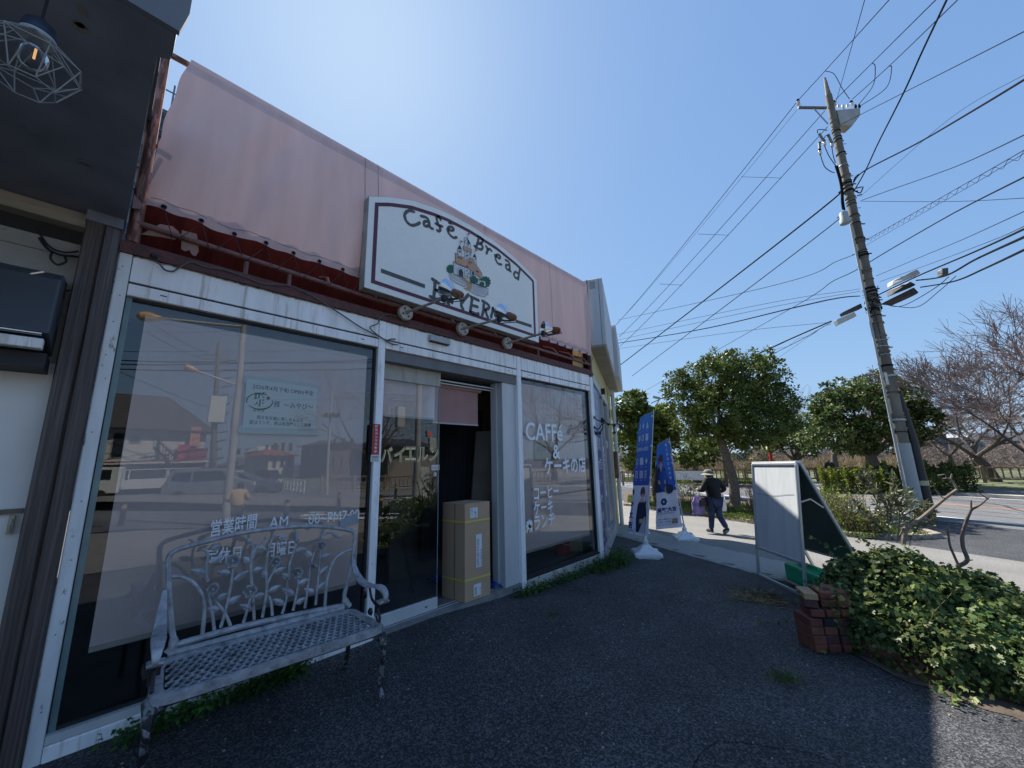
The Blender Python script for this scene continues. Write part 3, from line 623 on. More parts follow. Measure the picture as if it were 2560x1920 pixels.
def stroke(pts, w_, name='lettering', m=SIGNG, sm=5):
    P = catmull([S(*p) for p in pts], sm) if len(pts) > 2 else [S(*p) for p in pts]
    b = MB(); b.ribbon(P, [w_ * (.85 + .3 * ((i * 7 + int(pts[0][0])) % 5) / 5) for i in range(len(P))], (0, -1, 0), .004)
    for e in (P[0], P[-1]): b.lathe([(0, 0), (w_ * .46, 0), (w_ * .46, .0005), (0, .0005)], e + Vector((0, -.0043, 0)), 10, Matrix.Rotation(math.radians(90), 3, 'X'))
    return b
def letter(strokes, w_=.034, name='letter'):
    b = MB()
    for s_ in strokes: q = stroke(s_, w_); b.add(q.v, q.f)
    return b.build(name, SIGNG, parent=sign)
LET = [
 [[(640, 205), (585, 195), (545, 235), (560, 300), (610, 345), (665, 340), (700, 320)]],
 [[(715, 252), (760, 262), (790, 290), (800, 330), (805, 365), (835, 382)], [(790, 312), (755, 305), (742, 335), (765, 358), (800, 345)]],
 [[(915, 290), (905, 262), (878, 262), (880, 300), (900, 350), (915, 385), (900, 408), (882, 400)], [(865, 330), (905, 348), (935, 358)]],
 [[(985, 390), (1040, 400), (1050, 375), (1015, 362), (990, 390), (1010, 440), (1050, 475), (1082, 470)], [(1005, 322), (1040, 328)]],
 [[(1312, 480), (1300, 530), (1282, 580)], [(1285, 450), (1340, 480), (1352, 520), (1318, 535)], [(1300, 530), (1350, 555), (1345, 595), (1310, 590), (1268, 562)]],
 [[(1388, 562), (1405, 600), (1392, 640)], [(1400, 605), (1425, 592), (1445, 612)]],
 [[(1480, 655), (1525, 690), (1535, 665), (1500, 650), (1485, 685), (1510, 740), (1548, 752)]],
 [[(1590, 705), (1625, 730), (1635, 775), (1632, 810), (1645, 825)], [(1632, 765), (1600, 755), (1595, 785), (1615, 808), (1635, 800)]],
 [[(1740, 800), (1730, 850), (1722, 910)], [(1728, 850), (1690, 830), (1678, 862), (1700, 895), (1725, 890)]],
 [[(860, 930), (855, 1010), (845, 1095)], [(832, 905), (900, 950), (935, 995), (925, 1035), (870, 1020)], [(870, 1020), (930, 1050), (935, 1095), (880, 1115), (808, 1085)]],
 [[(1000, 1030), (1020, 1080), (1035, 1150)], [(1000, 1030), (985, 1100), (1005, 1180)], [(985, 1120), (1040, 1130)]],
 [[(1095, 1085), (1140, 1140)], [(1205, 1065), (1160, 1120), (1130, 1165), (1150, 1220)]],
 [[(1245, 1095), (1235, 1170), (1225, 1245)], [(1230, 1085), (1310, 1125)], [(1240, 1175), (1300, 1192)], [(1225, 1245), (1300, 1270), (1308, 1260)]],
 [[(1365, 1165), (1360, 1230), (1345, 1290)], [(1350, 1130), (1405, 1165), (1420, 1200), (1380, 1225)], [(1380, 1225), (1395, 1270), (1410, 1310)]],
 [[(1440, 1300), (1452, 1250), (1460, 1205)], [(1460, 1205), (1480, 1255), (1500, 1310)], [(1500, 1310), (1515, 1265), (1525, 1225)]],
]
for i, L_ in enumerate(LET): letter(L_, .036 if i < 9 else .043)
for (a, c) in (((298, 815), (755, 980)), ((1700, 1340), (1860, 1392))):
    b = MB(); b.ribbon([S(*a), S(*c)], .045, (0, -1, 0), .004); b.build('bar_line', SIGNG, parent=sign)
# castle picture printed on the board
cas = thing('castle_picture', None, None); par(cas, sign)
CW = mat('castle white', (.60, .63, .64), .6); CP = mat('castle peach', (.50, .31, .20), .6); CK = mat('castle ink', (.03, .04, .06), .6); CG = mat('castle green', (.02, .11, .07), .6); CF = mat('castle flag pink', (.30, .10, .13), .6)
lay = [.005]
def cpoly(pts, m, line=True, name='print'):
    lay[0] += .0004; P = [S(*p) + Vector((0, -lay[0], 0)) for p in pts]; b = MB(); b.poly(P); b.build(name, m, parent=cas)
    if line:
        b = MB(); Q = P + [P[0]]; b.ribbon(Q, .0045, (0, -1, 0), .0003); b.build('outline', CK, parent=cas)
def blob(u, v, r, m, n=11, k=.82): cpoly([(u + r * math.cos(a) * (1 if j % 2 else k), v + r * math.sin(a) * (1 if j % 2 else k) * 1.05) for j, a in enumerate([2 * math.pi * q / (2 * n) for q in range(2 * n)])], m, False)
cpoly([(1002, 848), (1020, 905), (1060, 935), (1160, 985), (1185, 975), (1200, 945), (1150, 905), (1100, 880)], CW)
cpoly([(1235, 940), (1410, 1005), (1405, 1060), (1370, 1090), (1290, 1070), (1225, 1035)], CW)
cpoly([(1100, 870), (1170, 900), (1240, 950), (1240, 1000), (1215, 1030), (1150, 1000), (1195, 985), (1180, 940), (1120, 900)], CP, False)
blob(1020, 800, 48, CG); blob(1378, 935, 62, CG)
cpoly([(1160, 480), (1160, 680), (1230, 705), (1228, 545), (1190, 470)], CW)
cpoly([(1092, 590), (1092, 680), (1137, 690), (1135, 605)], CW); cpoly([(1250, 670), (1285, 690), (1288, 760), (1250, 740)], CW)
cpoly([(1158, 525), (1192, 472), (1226, 545)], CK, False); cpoly([(1160, 528), (1190, 476), (1195, 540)], CW); cpoly([(1091, 588), (1112, 548), (1137, 603)], CK, False); cpoly([(1250, 672), (1268, 640), (1288, 688)], CK, False)
cpoly([(1147, 570), (1155, 562), (1240, 600), (1238, 635), (1150, 600)], CP)
cpoly([(1067, 632), (1067, 735), (1190, 790), (1340, 905), (1345, 850), (1305, 790), (1270, 745), (1250, 700), (1215, 680), (1210, 710), (1160, 700), (1155, 680), (1105, 668), (1095, 650)], CP)
cpoly([(1047, 720), (1047, 850), (1190, 905), (1190, 795), (1080, 752), (1070, 735)], CW)
cpoly([(1165, 780), (1190, 765), (1218, 815), (1218, 890), (1165, 880)], CW); cpoly([(1165, 782), (1190, 765), (1217, 812)], CF)
cpoly([(1220, 880), (1375, 930), (1380, 985), (1220, 935)], CW)
cpoly([(1085, 865), (1085, 810), (1105, 785), (1135, 790), (1158, 825), (1158, 885)], CW); cpoly([(1098, 865), (1098, 820), (1115, 800), (1132, 806), (1146, 835), (1146, 880)], CK, False)
cpoly([(1228, 865), (1228, 820), (1248, 808), (1266, 835), (1266, 880)], CW); cpoly([(1236, 862), (1236, 828), (1250, 818), (1260, 840), (1260, 872)], CK, False)
for (u, v) in ((1095, 680), (1112, 686), (1128, 694), (1230, 735), (1285, 825), (1298, 832), (1105, 620), (1182, 630), (1215, 650), (1178, 665), (1190, 665), (1183, 820), (1200, 852), (1183, 878), (1270, 700), (1292, 908), (1312, 916), (1332, 922), (1060, 738), (1115, 625), (1190, 545), (1193, 560)):
    cpoly([(u - 4, v - 9), (u + 5, v - 7), (u + 5, v + 9), (u - 4, v + 7)], CK, False)
blob(1250, 912, 38, CG); blob(1335, 960, 26, CG); blob(1275, 930, 22, CG)
for (u, v) in ((1190, 470), (1112, 550), (1266, 640), (1200, 765)):
    cpoly([(u - 2, v), (u - 2, v - 40), (u + 2, v - 40), (u + 2, v)], CK, False); cpoly([(u + 2, v - 40), (u + 28, v - 26), (u + 2, v - 18)], CF, False)
b = MB()
for i in range(16):
    u = 1240 + i * 10.5; b.ribbon([S(u, 948 + i * 3.6), S(u + 6 - i * .2, 1048 + i * 2.2)], .0022, (0, -1, 0), lay[0] + .001)
for i in range(14):
    u = 1010 + i * 12; b.ribbon([S(u, 862 + i * 5), S(u + 14, 900 + i * 6.5)], .0022, (0, -1, 0), lay[0] + .001)
b.build('hatching', CK, parent=cas)
for x in (1.75, 3.9):
    b = MB(); b.beam((x, -.06, 3.20), (x, .02, 3.20), .05, .05); b.beam((x, -.06, 4.1), (x, .02, 4.1), .05, .05); b.build('bracket', RUSTRED, parent=sign)

# ================================================================== SPOTLIGHTS
zl = zz(850, 680, 3.403)
def spot(basepx, jointpx, headpx, aim, label, rusty=0, out=.55):
    bp_ = hy(*basepx, -.05); jp = hy(*jointpx, -out); t = thing('spotlight', label, 'spotlight', tuple(bp_), 0, 'spotlights in front of the shop sign')
    o = bp_; b = MB(); Mx = Matrix.Rotation(math.radians(90), 3, 'X')
    b.lathe([(0, .0), (.078, 0), (.080, .02), (.078, .045), (.070, .052), (0, .052)], (0, 0, 0), 24, Mx); b.build('junction_box', PORC, parent=t, smooth=True)
    b = MB()
    for a in range(4): b.lathe([(0, 0), (.011, 0), (.011, .003), (0, .003)], (.045 * math.cos(a * 1.57 + .5), -.0525, .045 * math.sin(a * 1.57 + .5)), 8, Mx)
    b.build('hole_plug', BLACKG, parent=t)
    j = jp - o; b = MB(); b.tube([(0, -.05, 0), tuple(j)], .0135, 10); b.lathe([(.02, 0), (.02, .03), (.014, .04)], (0, -.05, 0), 10, Mx); b.build('arm', mat('weathered arm', (.30, .25, .21), .6, var=.25, scale=18, col2=(.12, .06, .035), thr=.62, scale2=22), parent=t, smooth=True)
    h = hy(*headpx, -out - .02) - o; d = Vector(aim).normalized(); q = d.to_track_quat('Z', 'Y').to_matrix()
    b = MB(); b.lathe([(.0, -.0), (.038, -.0), (.045, .03), (.085, .085), (.095, .12), (.092, .122), (.080, .085), (.04, .035), (0, .03)], h, 24, q); b.build('reflector_bulb', CHROME, parent=t, smooth=True)
    b = MB(); b.lathe([(0, -.11), (.034, -.11), (.042, -.09), (.042, -.02), (.036, 0)], h, 16, q); b.build('lamp_holder', mat('cream holder', (.36, .32, .26), .5, var=.2, scale=20, col2=(.18, .07, .03), thr=.48 if not rusty else .2, scale2=12) if not rusty else RUST, parent=t, smooth=True)
    b = MB(); b.tube([tuple(j), tuple(j * .4 + h * .6 + Vector((0, 0, -.05))), tuple(h - d * .05 + Vector((0, 0, -.05))), tuple(h - d * .05)], .012, 8); b.obox(j, (.02, 0, 0), (0, .02, 0), (0, 0, .03)); b.build('clamp', BLACKG, parent=t)
    b = MB(); b.tube([tuple(h - d * .11), tuple(h - d * .14 + Vector((0, 0, -.03))), tuple(j + Vector((0, .02, -.045))), tuple(j)], .005, 6); b.build('flex', BLACKG, parent=t)
    return t
spot(zl(545, 355), zl(885, 225), zl(965, 170), (-.28, .62, .45), 'spotlight on the longest arm over the letters BA, nearest the left end of the sign', out=.62)
spot(zl(1030, 490), zl(1355, 400), zl(1425, 365), (-.2, .62, .42), 'middle spotlight of the sign, its chrome bulb over the end of BAYERN', out=.62)
spot(zl(1412, 610), zl(1730, 520), zl(1800, 490), (-.75, .45, .05), 'spotlight with a bare rust brown holder beyond the right end of the sign', rusty=1, out=.62)

# ================================================================== CABLES ON THE SHOPFRONT
zc = zz(280, 450, 3.568)
CAB = mat('grey cable', (.10, .10, .095), .6)
b = MB(); b.tube(catmull([hy(*zc(u, v), -.05) for u, v in ((375, 720), (430, 755), (470, 800), (540, 815), (600, 780), (680, 735), (740, 735), (830, 775), (1000, 800), (1200, 870), (1350, 925), (1540, 935), (1640, 960), (1760, 1020), (1900, 1105))] + [hy(*p, -.05) for p in ((852, 785), (905, 820), (950, 842), (975, 858), (995, 862))]), .006, 6)
b.build('facade_cable', CAB, smooth=True, label='thin grey cable drooping along the white header from its left corner', cat='cable')
b = MB(); b.tube(catmull([hy(*zl(u, v), -.05) for u, v in ((480, 375), (400, 360), (340, 390), (320, 440), (255, 470), (300, 520), (380, 575), (455, 620))]), .0055, 6); b.tube(catmull([hy(*zl(u, v), -.055) for u, v in ((390, 590), (430, 572), (472, 572))]), .007, 6)
b.build('facade_cable', CAB, smooth=True, label='loose cable end hanging from the leftmost spotlight base over the door post', cat='cable')
b = MB(); p = hy(384, 643, -.03); b.lathe([(0, 0), (.02, 0), (.02, .03), (.012, .05), (0, .05)], p, 12, Matrix.Rotation(math.radians(90), 3, 'X')); b.build('cable_outlet', BLACKG, parent=cafe)

# ================================================================== THINGS INSIDE THE CAFE
cb = thing('cardboard_box', 'tall brown cardboard box with two yellow straps standing in the open doorway', 'cardboard box')
P0 = Vector((2.88, .005, .01)); e1 = Vector((.365, -.012, 0)); e2 = Vector((-.035, .36, 0)); Hb = 1.015
b = MB(); b.prism([P0, P0 + e1, P0 + e1 + e2, P0 + e2], (0, 0, Hb)); o = b.build('carton', CARD, parent=cb); bevel(o, .004, 2)
n1 = Vector((e1.y, -e1.x, 0)).normalized(); n2 = Vector((-e2.y, e2.x, 0)).normalized()
if n2.y > 0: n2 = -n2
for z in (.205, .81):
    b = MB(); k = .004
    b.prism([P0 + n1 * k + n2 * k, P0 + e1 + n1 * k, P0 + e1, P0 + n1 * .0], (0, 0, .017)); b.prism([P0 + n1 * k + n2 * k, P0, P0 + e2, P0 + e2 + n2 * k], (0, 0, .017))
    b.build('strap', YEL, parent=cb, loc=(0, 0, z))
def clabel(s0, s1, z0, z1, lines):
    b = MB(); a = P0 + e1 * s0 + n1 * .0025; c = P0 + e1 * s1 + n1 * .0025; b.quad((a.x, a.y, z0), (c.x, c.y, z0), (c.x, c.y, z1), (a.x, a.y, z1)); o = b.build('label', PAPER, parent=cb)
    for (txt, u, h_, w_, vert) in lines:
        d = e1.normalized(); A = a + (c - a) * u + n1 * .001
        if vert: text('print', txt, DK, (A.x, A.y, z0 + .012), (0, 0, 1), -d, h_, parent=cb, width=w_)
        else: text('print', txt, DK, (A.x, A.y, z0 + .012), d, (0, 0, 1), h_, parent=cb, width=w_)
clabel(.20, .50, .865, .975, [('上下 注意', .3, .02, .085, 1), ('UP', .8, .025, .06, 1)]); clabel(.43, .66, .33, .68, [('LKPC3817THXX', .5, .03, .29, 1), ('品名 壁掛家具', .95, .016, .18, 1)]); clabel(.33, .62, .045, .165, [('0000', .4, .03, .08, 1), ('型 番', .9, .012, .07, 1)])
b = MB(); a = P0 + n2 * .001; b.quad(a + e2 * .42, a + e2 * .47, a + e2 * .47 + Vector((0, 0, Hb)), a + e2 * .42 + Vector((0, 0, Hb))); b.build('tape_seam', mat('brown tape', (.24, .15, .08), .4), parent=cb)
# leaning boards, dark curtain, blue sheet, red bucket, cafe table
b = MB(); b.prism([(2.75, 1.35, 0), (3.45, 1.05, 0), (3.50, 1.35, 1.95), (2.82, 1.6, 2.0)], (0, .02, 0)); b.build('leaning_board', mat('dark plywood', (.075, .06, .05), .7, var=.2, scale=4), label='dark board leaning in the gloom behind the cardboard box', cat='board')
b = MB(); b.prism([(3.42, .62, 0), (3.74, .40, 0), (3.74, .44, 1.9), (3.60, .62, 1.9)], (0, .02, 0)); b.build('leaning_board', mat('brown plywood', (.12, .095, .075), .7, var=.2, scale=4), label='brown board leaning against the door jamb beside the blue sheet', cat='board')
b = MB(); vs = []; n = 60
for i in range(n + 1):
    x = 3.0 + 1.0 * i / n
    for j in range(5): vs.append((x + (j - 2) * .01, 1.0 + .045 * math.sin(i * .9) * (1 + .3 * j), .25 + j * .5))
b.add(vs, [(i * 5 + j, i * 5 + 5 + j, i * 5 + 6 + j, i * 5 + 1 + j) for i in range(n) for j in range(4)]); b.build('curtain', mat('dark curtain', (.025, .028, .035), .9), smooth=True, label='dark pleated curtain hanging deep inside the doorway', cat='curtain')
b = MB(); vs = []; n = 22
for i in range(n + 1):
    for j in range(n + 1):
        x = 3.05 + .75 * i / n; y = .06 + .9 * j / n; vs.append((x, y, .02 + .018 * (math.sin(i * 1.7 + j) + math.sin(j * 1.3 - i * .6)) + .02))
b.add(vs, [(i * (n + 1) + j, (i + 1) * (n + 1) + j, (i + 1) * (n + 1) + j + 1, i * (n + 1) + j + 1) for i in range(n) for j in range(n)]); b.build('blue_sheet', mat('blue tarpaulin', (.012, .06, .28), .4, var=.2, scale=8), smooth=True, label='crumpled blue plastic sheet on the floor behind the cardboard box', cat='plastic sheet')
p = hy(1413, 1420, .6); bk = thing('red_bucket', 'red bucket on the floor seen under the blind of the right window', 'bucket', (5.25, .45, 0)); b = MB(); b.lathe([(.0, 0), (.11, 0), (.14, .26), (.145, .26), (.145, .275), (.13, .27), (.10, .02), (0, .02)], (0, 0, 0), 20); b.build('body', mat('red plastic', (.35, .02, .02), .4), parent=bk, smooth=True)
b = MB(); b.tube(catmull([(-.14, 0, .25), (-.12, -.1, .20), (0, -.155, .17), (.12, -.1, .20), (.14, 0, .25)]), .004, 6); b.build('handle', ALU, parent=bk)
tb = thing('cafe_table', 'black splay legged cafe table standing inside behind the sliding door', 'table', (2.45, 1.05, 0))
b = MB(); b.box(-.3, .3, -.3, .3, .70, .725); b.build('tabletop', BLACKG, parent=tb)
for sx, sy in ((-1, -1), (1, -1), (1, 1), (-1, 1)): b = MB(); b.tube([(sx * .17, sy * .17, .70), (sx * .28, sy * .28, 0)], .013, 6); b.build('leg', BLACKG, parent=tb)

# ================================================================== NEIGHBOUR SHOP ON THE LEFT
ls = thing('left_neighbour_shop', 'dark canopied shop at the left edge with a stained wood pillar', 'building')
b = MB(); b.prism([(-6, -1.755, 3.1), (-.0, -1.755, 3.1), (-.0, -1.62, 3.1), (-.035, -1.60, 3.1), (-.065, .02, 3.1), (-.065, .12, 3.1), (-6, .12, 3.1)], (0, 0, .03)); b.build('soffit', NAVY, parent=ls)
b = MB(); b.prism([(-6, -1.78, 3.10), (.012, -1.78, 3.10), (.03, -1.78, 3.2), (.03, -1.78, 3.95), (-6, -1.78, 3.95)], (0, .022, 0)); b.prism([(.005, -1.757, 3.12), (.005, -1.62, 3.12), (.02, -1.62, 3.95), (.02, -1.757, 3.95)], (-.03, 0, 0)); b.prism([(-.036, -1.61, 3.13), (-.066, .1, 3.13), (-.066, .1, 3.95), (-.036, -1.61, 3.95)], (-.02, 0, 0)); b.build('fascia', NAVYF, parent=ls)
b = MB(); b.box(-6, -.04, -1.80, .12, 3.93, 3.97); b.build('canopy_roof', NAVYF, parent=ls)
b = MB()
for x0, x1 in ((-.235, -.150), (-.152, -.078)):
    pass
b.prism([(-.235, -.03, 0), (-.228, -.075, 0), (-.160, -.075, 0), (-.150, -.06, 0), (-.142, -.075, 0), (-.082, -.055, 0), (-.073, -.03, 0), (-.073, .05, 0), (-.235, .05, 0)], (0, 0, 3.098)); o = b.build('pillar', DARKWOOD, parent=ls)
b = MB(); b.box(-.236, -.072, -.08, .0, 3.03, 3.098); b.build('pillar_cap', NAVY, parent=ls)
b = MB(); b.box(-6, -.237, .03, .12, -.05, 2.12); b.build('wall', WALLW, parent=ls)
for (z0, z1, m, y) in ((2.12, 2.58, GREYP, .05), (2.585, 2.68, GREYP, .02), (2.685, 2.80, GREYP, .035), (2.81, 2.90, GREYP, .05), (2.91, 3.0, BLACKG, .08), (3.005, 3.095, CREAM, .0)):
    b = MB(); b.box(-6, -.237, y, .12, z0, z1); o = b.build('fascia_board', m, parent=ls)
b = MB(); b.box(-6, -.245, .005, .03, 1.275, 1.30); o = b.build('rail', mat('grimy rail', (.16, .13, .11), .6, var=.3), parent=ls)
b = MB(); b.box(-.285, -.265, -.005, .028, 1.17, 1.265); b.tube([(-.275, -.008, 1.25), (-.275, -.03, 1.22), (-.275, -.008, 1.18)], .006, 6); b.build('wall_hook', mat('cream hook', (.42, .38, .28), .5), parent=ls)
b = MB(); b.tube(catmull([(-.40, .0, 2.86), (-.36, -.02, 2.80), (-.31, -.02, 2.78), (-.26, -.02, 2.79), (-.24, 0, 2.80)]), .008, 6); b.tube(catmull([(-.34, -.01, 2.79), (-.34, -.03, 2.74), (-.31, -.03, 2.71), (-.28, -.03, 2.74), (-.29, -.01, 2.78)]), .006, 6); b.tube(catmull([(-.42, .0, 2.92), (-.36, -.02, 2.82), (-.30, -.02, 2.80), (-.24, -.02, 2.83)]), .006, 6); b.build('wiring', BLACKG, parent=ls, kind='stuff')
# awning cassette on the wall
aw = thing('awning_cassette', 'dark grey rolled awning box mounted on the wall left of the wood pillar', 'awning')
b = MB(); b.prism([(-2.5, .05, 2.63), (-2.5, -.18, 2.60), (-2.5, -.27, 2.54), (-2.5, -.31, 2.22), (-2.5, .05, 2.16)], (2.24, 0, 0)); o = b.build('cassette', mat('dark grey cassette', (.055, .065, .08), .4, var=.15, scale=3), parent=aw); bevel(o, .012, 2)
b = MB(); b.tube([(-2.5, -.30, 2.215), (-.285, -.30, 2.215)], .012, 10); b.build('roller_tube', CHROME, parent=aw, smooth=True)
b = MB(); b.box(-2.5, -.275, -.30, -.24, 2.135, 2.19); o = b.build('front_bar', WHITEP, parent=aw); bevel(o, .004, 1)
b = MB(); b.box(-2.5, -.262, -.20, .03, 2.05, 2.13); b.build('under_box', BLACKG, parent=aw)
# broken soffit spots and ring
b = MB(); p = hz(*zz(0, 0, 2.37)(500, 970), 3.097); b.tube([(p.x + .028 * math.cos(a), p.y + .028 * math.sin(a), 3.094) for a in [i * .5 for i in range(12)]], .004, 5); b.build('patch_ring', NAVYF, parent=ls)
b = MB()
for (u, v, r) in ((480, 60, .02), (478, 160, .028), (470, 145, .018), (515, 95, .01)):
    p = hz(*zz(0, 0, 2.37)(u, v), 3.0975); b.poly([(p.x + r * random.uniform(.4, 1) * math.cos(a), p.y + r * 1.2 * random.uniform(.5, 1.1) * math.sin(a), 3.0975) for a in [i * .63 for i in range(10)]][::-1])
b.build('paint_flake', mat('exposed board', (.22, .19, .14), .9), parent=ls)
# cage pendant lamp
zb2 = zz(0, 60, 7.54)
Lc = hz(*zb2(600, 640), 2.80)
lamp = thing('cage_pendant_lamp', 'wire cage pendant lamp with a filament bulb hanging under the dark canopy', 'pendant lamp', tuple(Lc))
LW = mat('grey lamp wire', (.23, .25, .25), .5)
k = 1.0
rings = [(.052, .075), (.128, -.005), (.105, -.115)]
b = MB()
def ringpts(r, z, n=8, ph=0): return [(r * math.cos(2 * math.pi * i / n + ph), r * math.sin(2 * math.pi * i / n + ph), z) for i in range(n)]
Rr = [ringpts(.045, .085), ringpts(.128, .0, 8, .39), ringpts(.118, -.035, 8, 0), ringpts(.075, -.115, 8, .39)]
for rg in Rr[1:]: b.tube(rg + [rg[0]], .0022, 5)
for i in range(8):
    b.tube([Rr[0][i], Rr[1][i]], .0022, 5); b.tube([Rr[0][(i + 1) % 8], Rr[1][i]], .0022, 5); b.tube([Rr[1][i], Rr[3][i]], .0022, 5); b.tube([Rr[1][i], Rr[2][(i + 1) % 8], Rr[3][i]], .0022, 5)
b.build('wire_cage', LW, parent=lamp)
b = MB(); b.lathe([(.046, .08), (.049, .085), (.046, .096), (.042, .096)], (0, 0, 0), 24); b.build('collar', mat('pale collar', (.34, .38, .42), .4), parent=lamp, smooth=True)
b = MB(); b.lathe([(.0, .17), (.012, .17), (.018, .16), (.040, .14), (.046, .10), (.0, .095)], (0, 0, 0), 20); b.build('lamp_cap', mat('navy lamp cap', (.03, .04, .065), .4), parent=lamp, smooth=True)
b = MB(); b.tube([(0, 0, .17), (0, 0, .30)], .0045, 6); b.build('cord', BLACKG, parent=lamp)
b = MB(); b.lathe([(.014, .09), (.016, .07), (.036, .035), (.042, .01), (.036, -.02), (.02, -.038), (0, -.042)], (0, 0, 0), 24); b.build('bulb', glass_mat('bulb glass', (.9, .92, .95), 1.3, .8), parent=lamp, smooth=True)
b = MB(); b.tube([(.004, 0, .045), (.004, 0, .0)], .0035, 6); b.build('filament', mat('amber filament', (.7, .35, .1), .5, emit=((1, .5, .18), .22)), parent=lamp)

lamp.scale = (.9, .9, .9)

# ================================================================== GARDEN BENCH
bench = thing('garden_bench', 'weathered grey cast metal garden bench with rose back in front of the left window', 'bench', (0, 0, 0))
SF = [Vector((.30, -.80, .43)), Vector((1.47, -.885, .43)), Vector((1.465, -.36, .43)), Vector((.36, -.275, .43))]   # FL FR BR BL
def Sq(u, v, z=0):    # u along width 0..1, v front->back 0..1
    a = SF[0].lerp(SF[1], u); c = SF[3].lerp(SF[2], u); p = a.lerp(c, v); return Vector((p.x, p.y, p.z + z))
def front(u): return .035 * math.sin(math.pi * u) ** .7 if 0 < u < 1 else 0
# seat rim: rounded rectangle ring with a dropped apron
def rim(ins, n=72):
    pts = []
    for i in range(n):
        a = 2 * math.pi * (i + .5) / n; c, s = math.cos(a), math.sin(a); e = .22
        u = .5 + (.5 - ins * .62) * math.copysign(abs(c) ** e, c); v = .5 + (.5 - ins * 1.35) * math.copysign(abs(s) ** e, s); pts.append((u, v))
    return pts
O1 = rim(0); O2 = rim(.075); n = len(O1)
b = MB(); v = [Sq(u, w_, .0) for u, w_ in O1] + [Sq(u, w_, .006) for u, w_ in [(p[0] * .5 + q[0] * .5, p[1] * .5 + q[1] * .5) for p, q in zip(O1, O2)]] + [Sq(u, w_, -.006) for u, w_ in O2] + [Sq(u, w_, -.04) for u, w_ in O1] + [Sq(u, w_, -.018) for u, w_ in O2]
f = []
for i in range(n):
    j = (i + 1) % n
    for (A_, B_) in ((0, 1), (1, 2), (2, 4), (4, 3), (3, 0)): f.append((A_ * n + i, A_ * n + j, B_ * n + j, B_ * n + i))
b.add(v, f); b.build('seat_rim', CASTAL, parent=bench, smooth=True)
# lattice of rings
b = MB(); NX, NY = 23, 9; cu = .86 / NX; cvv = .80 / NY
def dipz(u, v): return -.008 - .006 * math.sin(math.pi * min(max(v, 0), 1))
for j in range(NY):
    for i in range(NX + 1):
        u0 = .07 + cu * (i + (.5 if j % 2 else 0)); v0 = .10 + cvv * (j + .5)
        if u0 > .935 or u0 < .06: continue
        m_ = 8; outer = []; inner = []
        hex_ = [(.5, .0), (.5, .5), (0, .72), (-.5, .5), (-.5, 0), (-.5, -.5), (0, -.72), (.5, -.5)]
        for q in range(8):
            a = q * math.pi / 4; outer.append(Sq(u0 + cu * hex_[q][0] * 1.0, v0 + cvv * hex_[q][1] * .92, dipz(u0, v0) + (0.004 if q % 2 == 0 else 0)))
            rr = .40 if q % 2 == 0 else .30
            inner.append(Sq(u0 + cu * rr * 1.05 * math.cos(a), v0 + cvv * rr * 1.25 * math.sin(a), dipz(u0, v0) - .002))
        lo = [p - Vector((0, 0, .009)) for p in inner]
        lo2 = [p - Vector((0, 0, .009)) for p in outer]
        V = outer + inner + lo; F = []
        for q in range(8):
            r_ = (q + 1) % 8; F += [(q, r_, 8 + r_, 8 + q), (8 + q, 8 + r_, 16 + r_, 16 + q)]
        b.add(V, F)
        # small raised knot where the lattice crosses
        kn = Sq(u0 + cu * .5, v0, dipz(u0, v0) + .002); b.lathe([(.0085, -.004), (.0085, .002), (.005, .005), (0, .0055)], kn, 6)
b.build('seat_lattice', CASTAL, parent=bench, kind='stuff')
# back: traced on its own slightly reclined plane
BLb = Vector((.42, -.275, .44)); BRb = Vector((1.47, -.35, .44)); bu = (BRb - BLb).normalized(); bn = Vector((bu.y, -bu.x, 0)).normalized(); bn = (bn + Vector((0, 0, .12))).normalized()
zk = zz(0, 1250, 2.212)
def K(u, v, o=0): return hn(*zk(u, v), BLb, bn) + bn * o
b = MB(); fr = [K(*p) for p in ((925, 850), (960, 800), (950, 700), (938, 560), (933, 430), (932, 330), (955, 290), (1020, 262), (1150, 228), (1300, 190), (1450, 165), (1600, 150), (1750, 145), (1880, 158), (1950, 175), (1962, 210), (1950, 320), (1925, 440), (1905, 520), (1910, 560), (1930, 590))]
cf = catmull(fr, 4); b.tube(cf, [.024 if (i < 6 or i > len(cf) - 7) else .0155 for i in range(len(cf))], 8); b.build('back_frame', CASTAL, parent=bench, smooth=True)
b = MB(); b.tube([Sq(.055 + .89 * i / 12, .985, .012) for i in range(13)], .021, 8); b.tube(catmull([K(*p) for p in ((940, 812), (1100, 764), (1300, 709), (1500, 664), (1700, 622), (1900, 584))], 4), .019, 8); b.build('back_rail', CASTAL, parent=bench, smooth=True)
for arc in (((945, 425), (1000, 425), (1060, 450), (1105, 500), (1128, 570), (1128, 650), (1118, 750)), ((1945, 275), (1900, 290), (1850, 330), (1820, 400), (1805, 470), (1798, 560), (1795, 605))):
    b = MB(); b.tube(catmull([K(*p) for p in arc], 4), .0115, 8); b.build('back_arch', CASTAL, parent=bench, smooth=True)
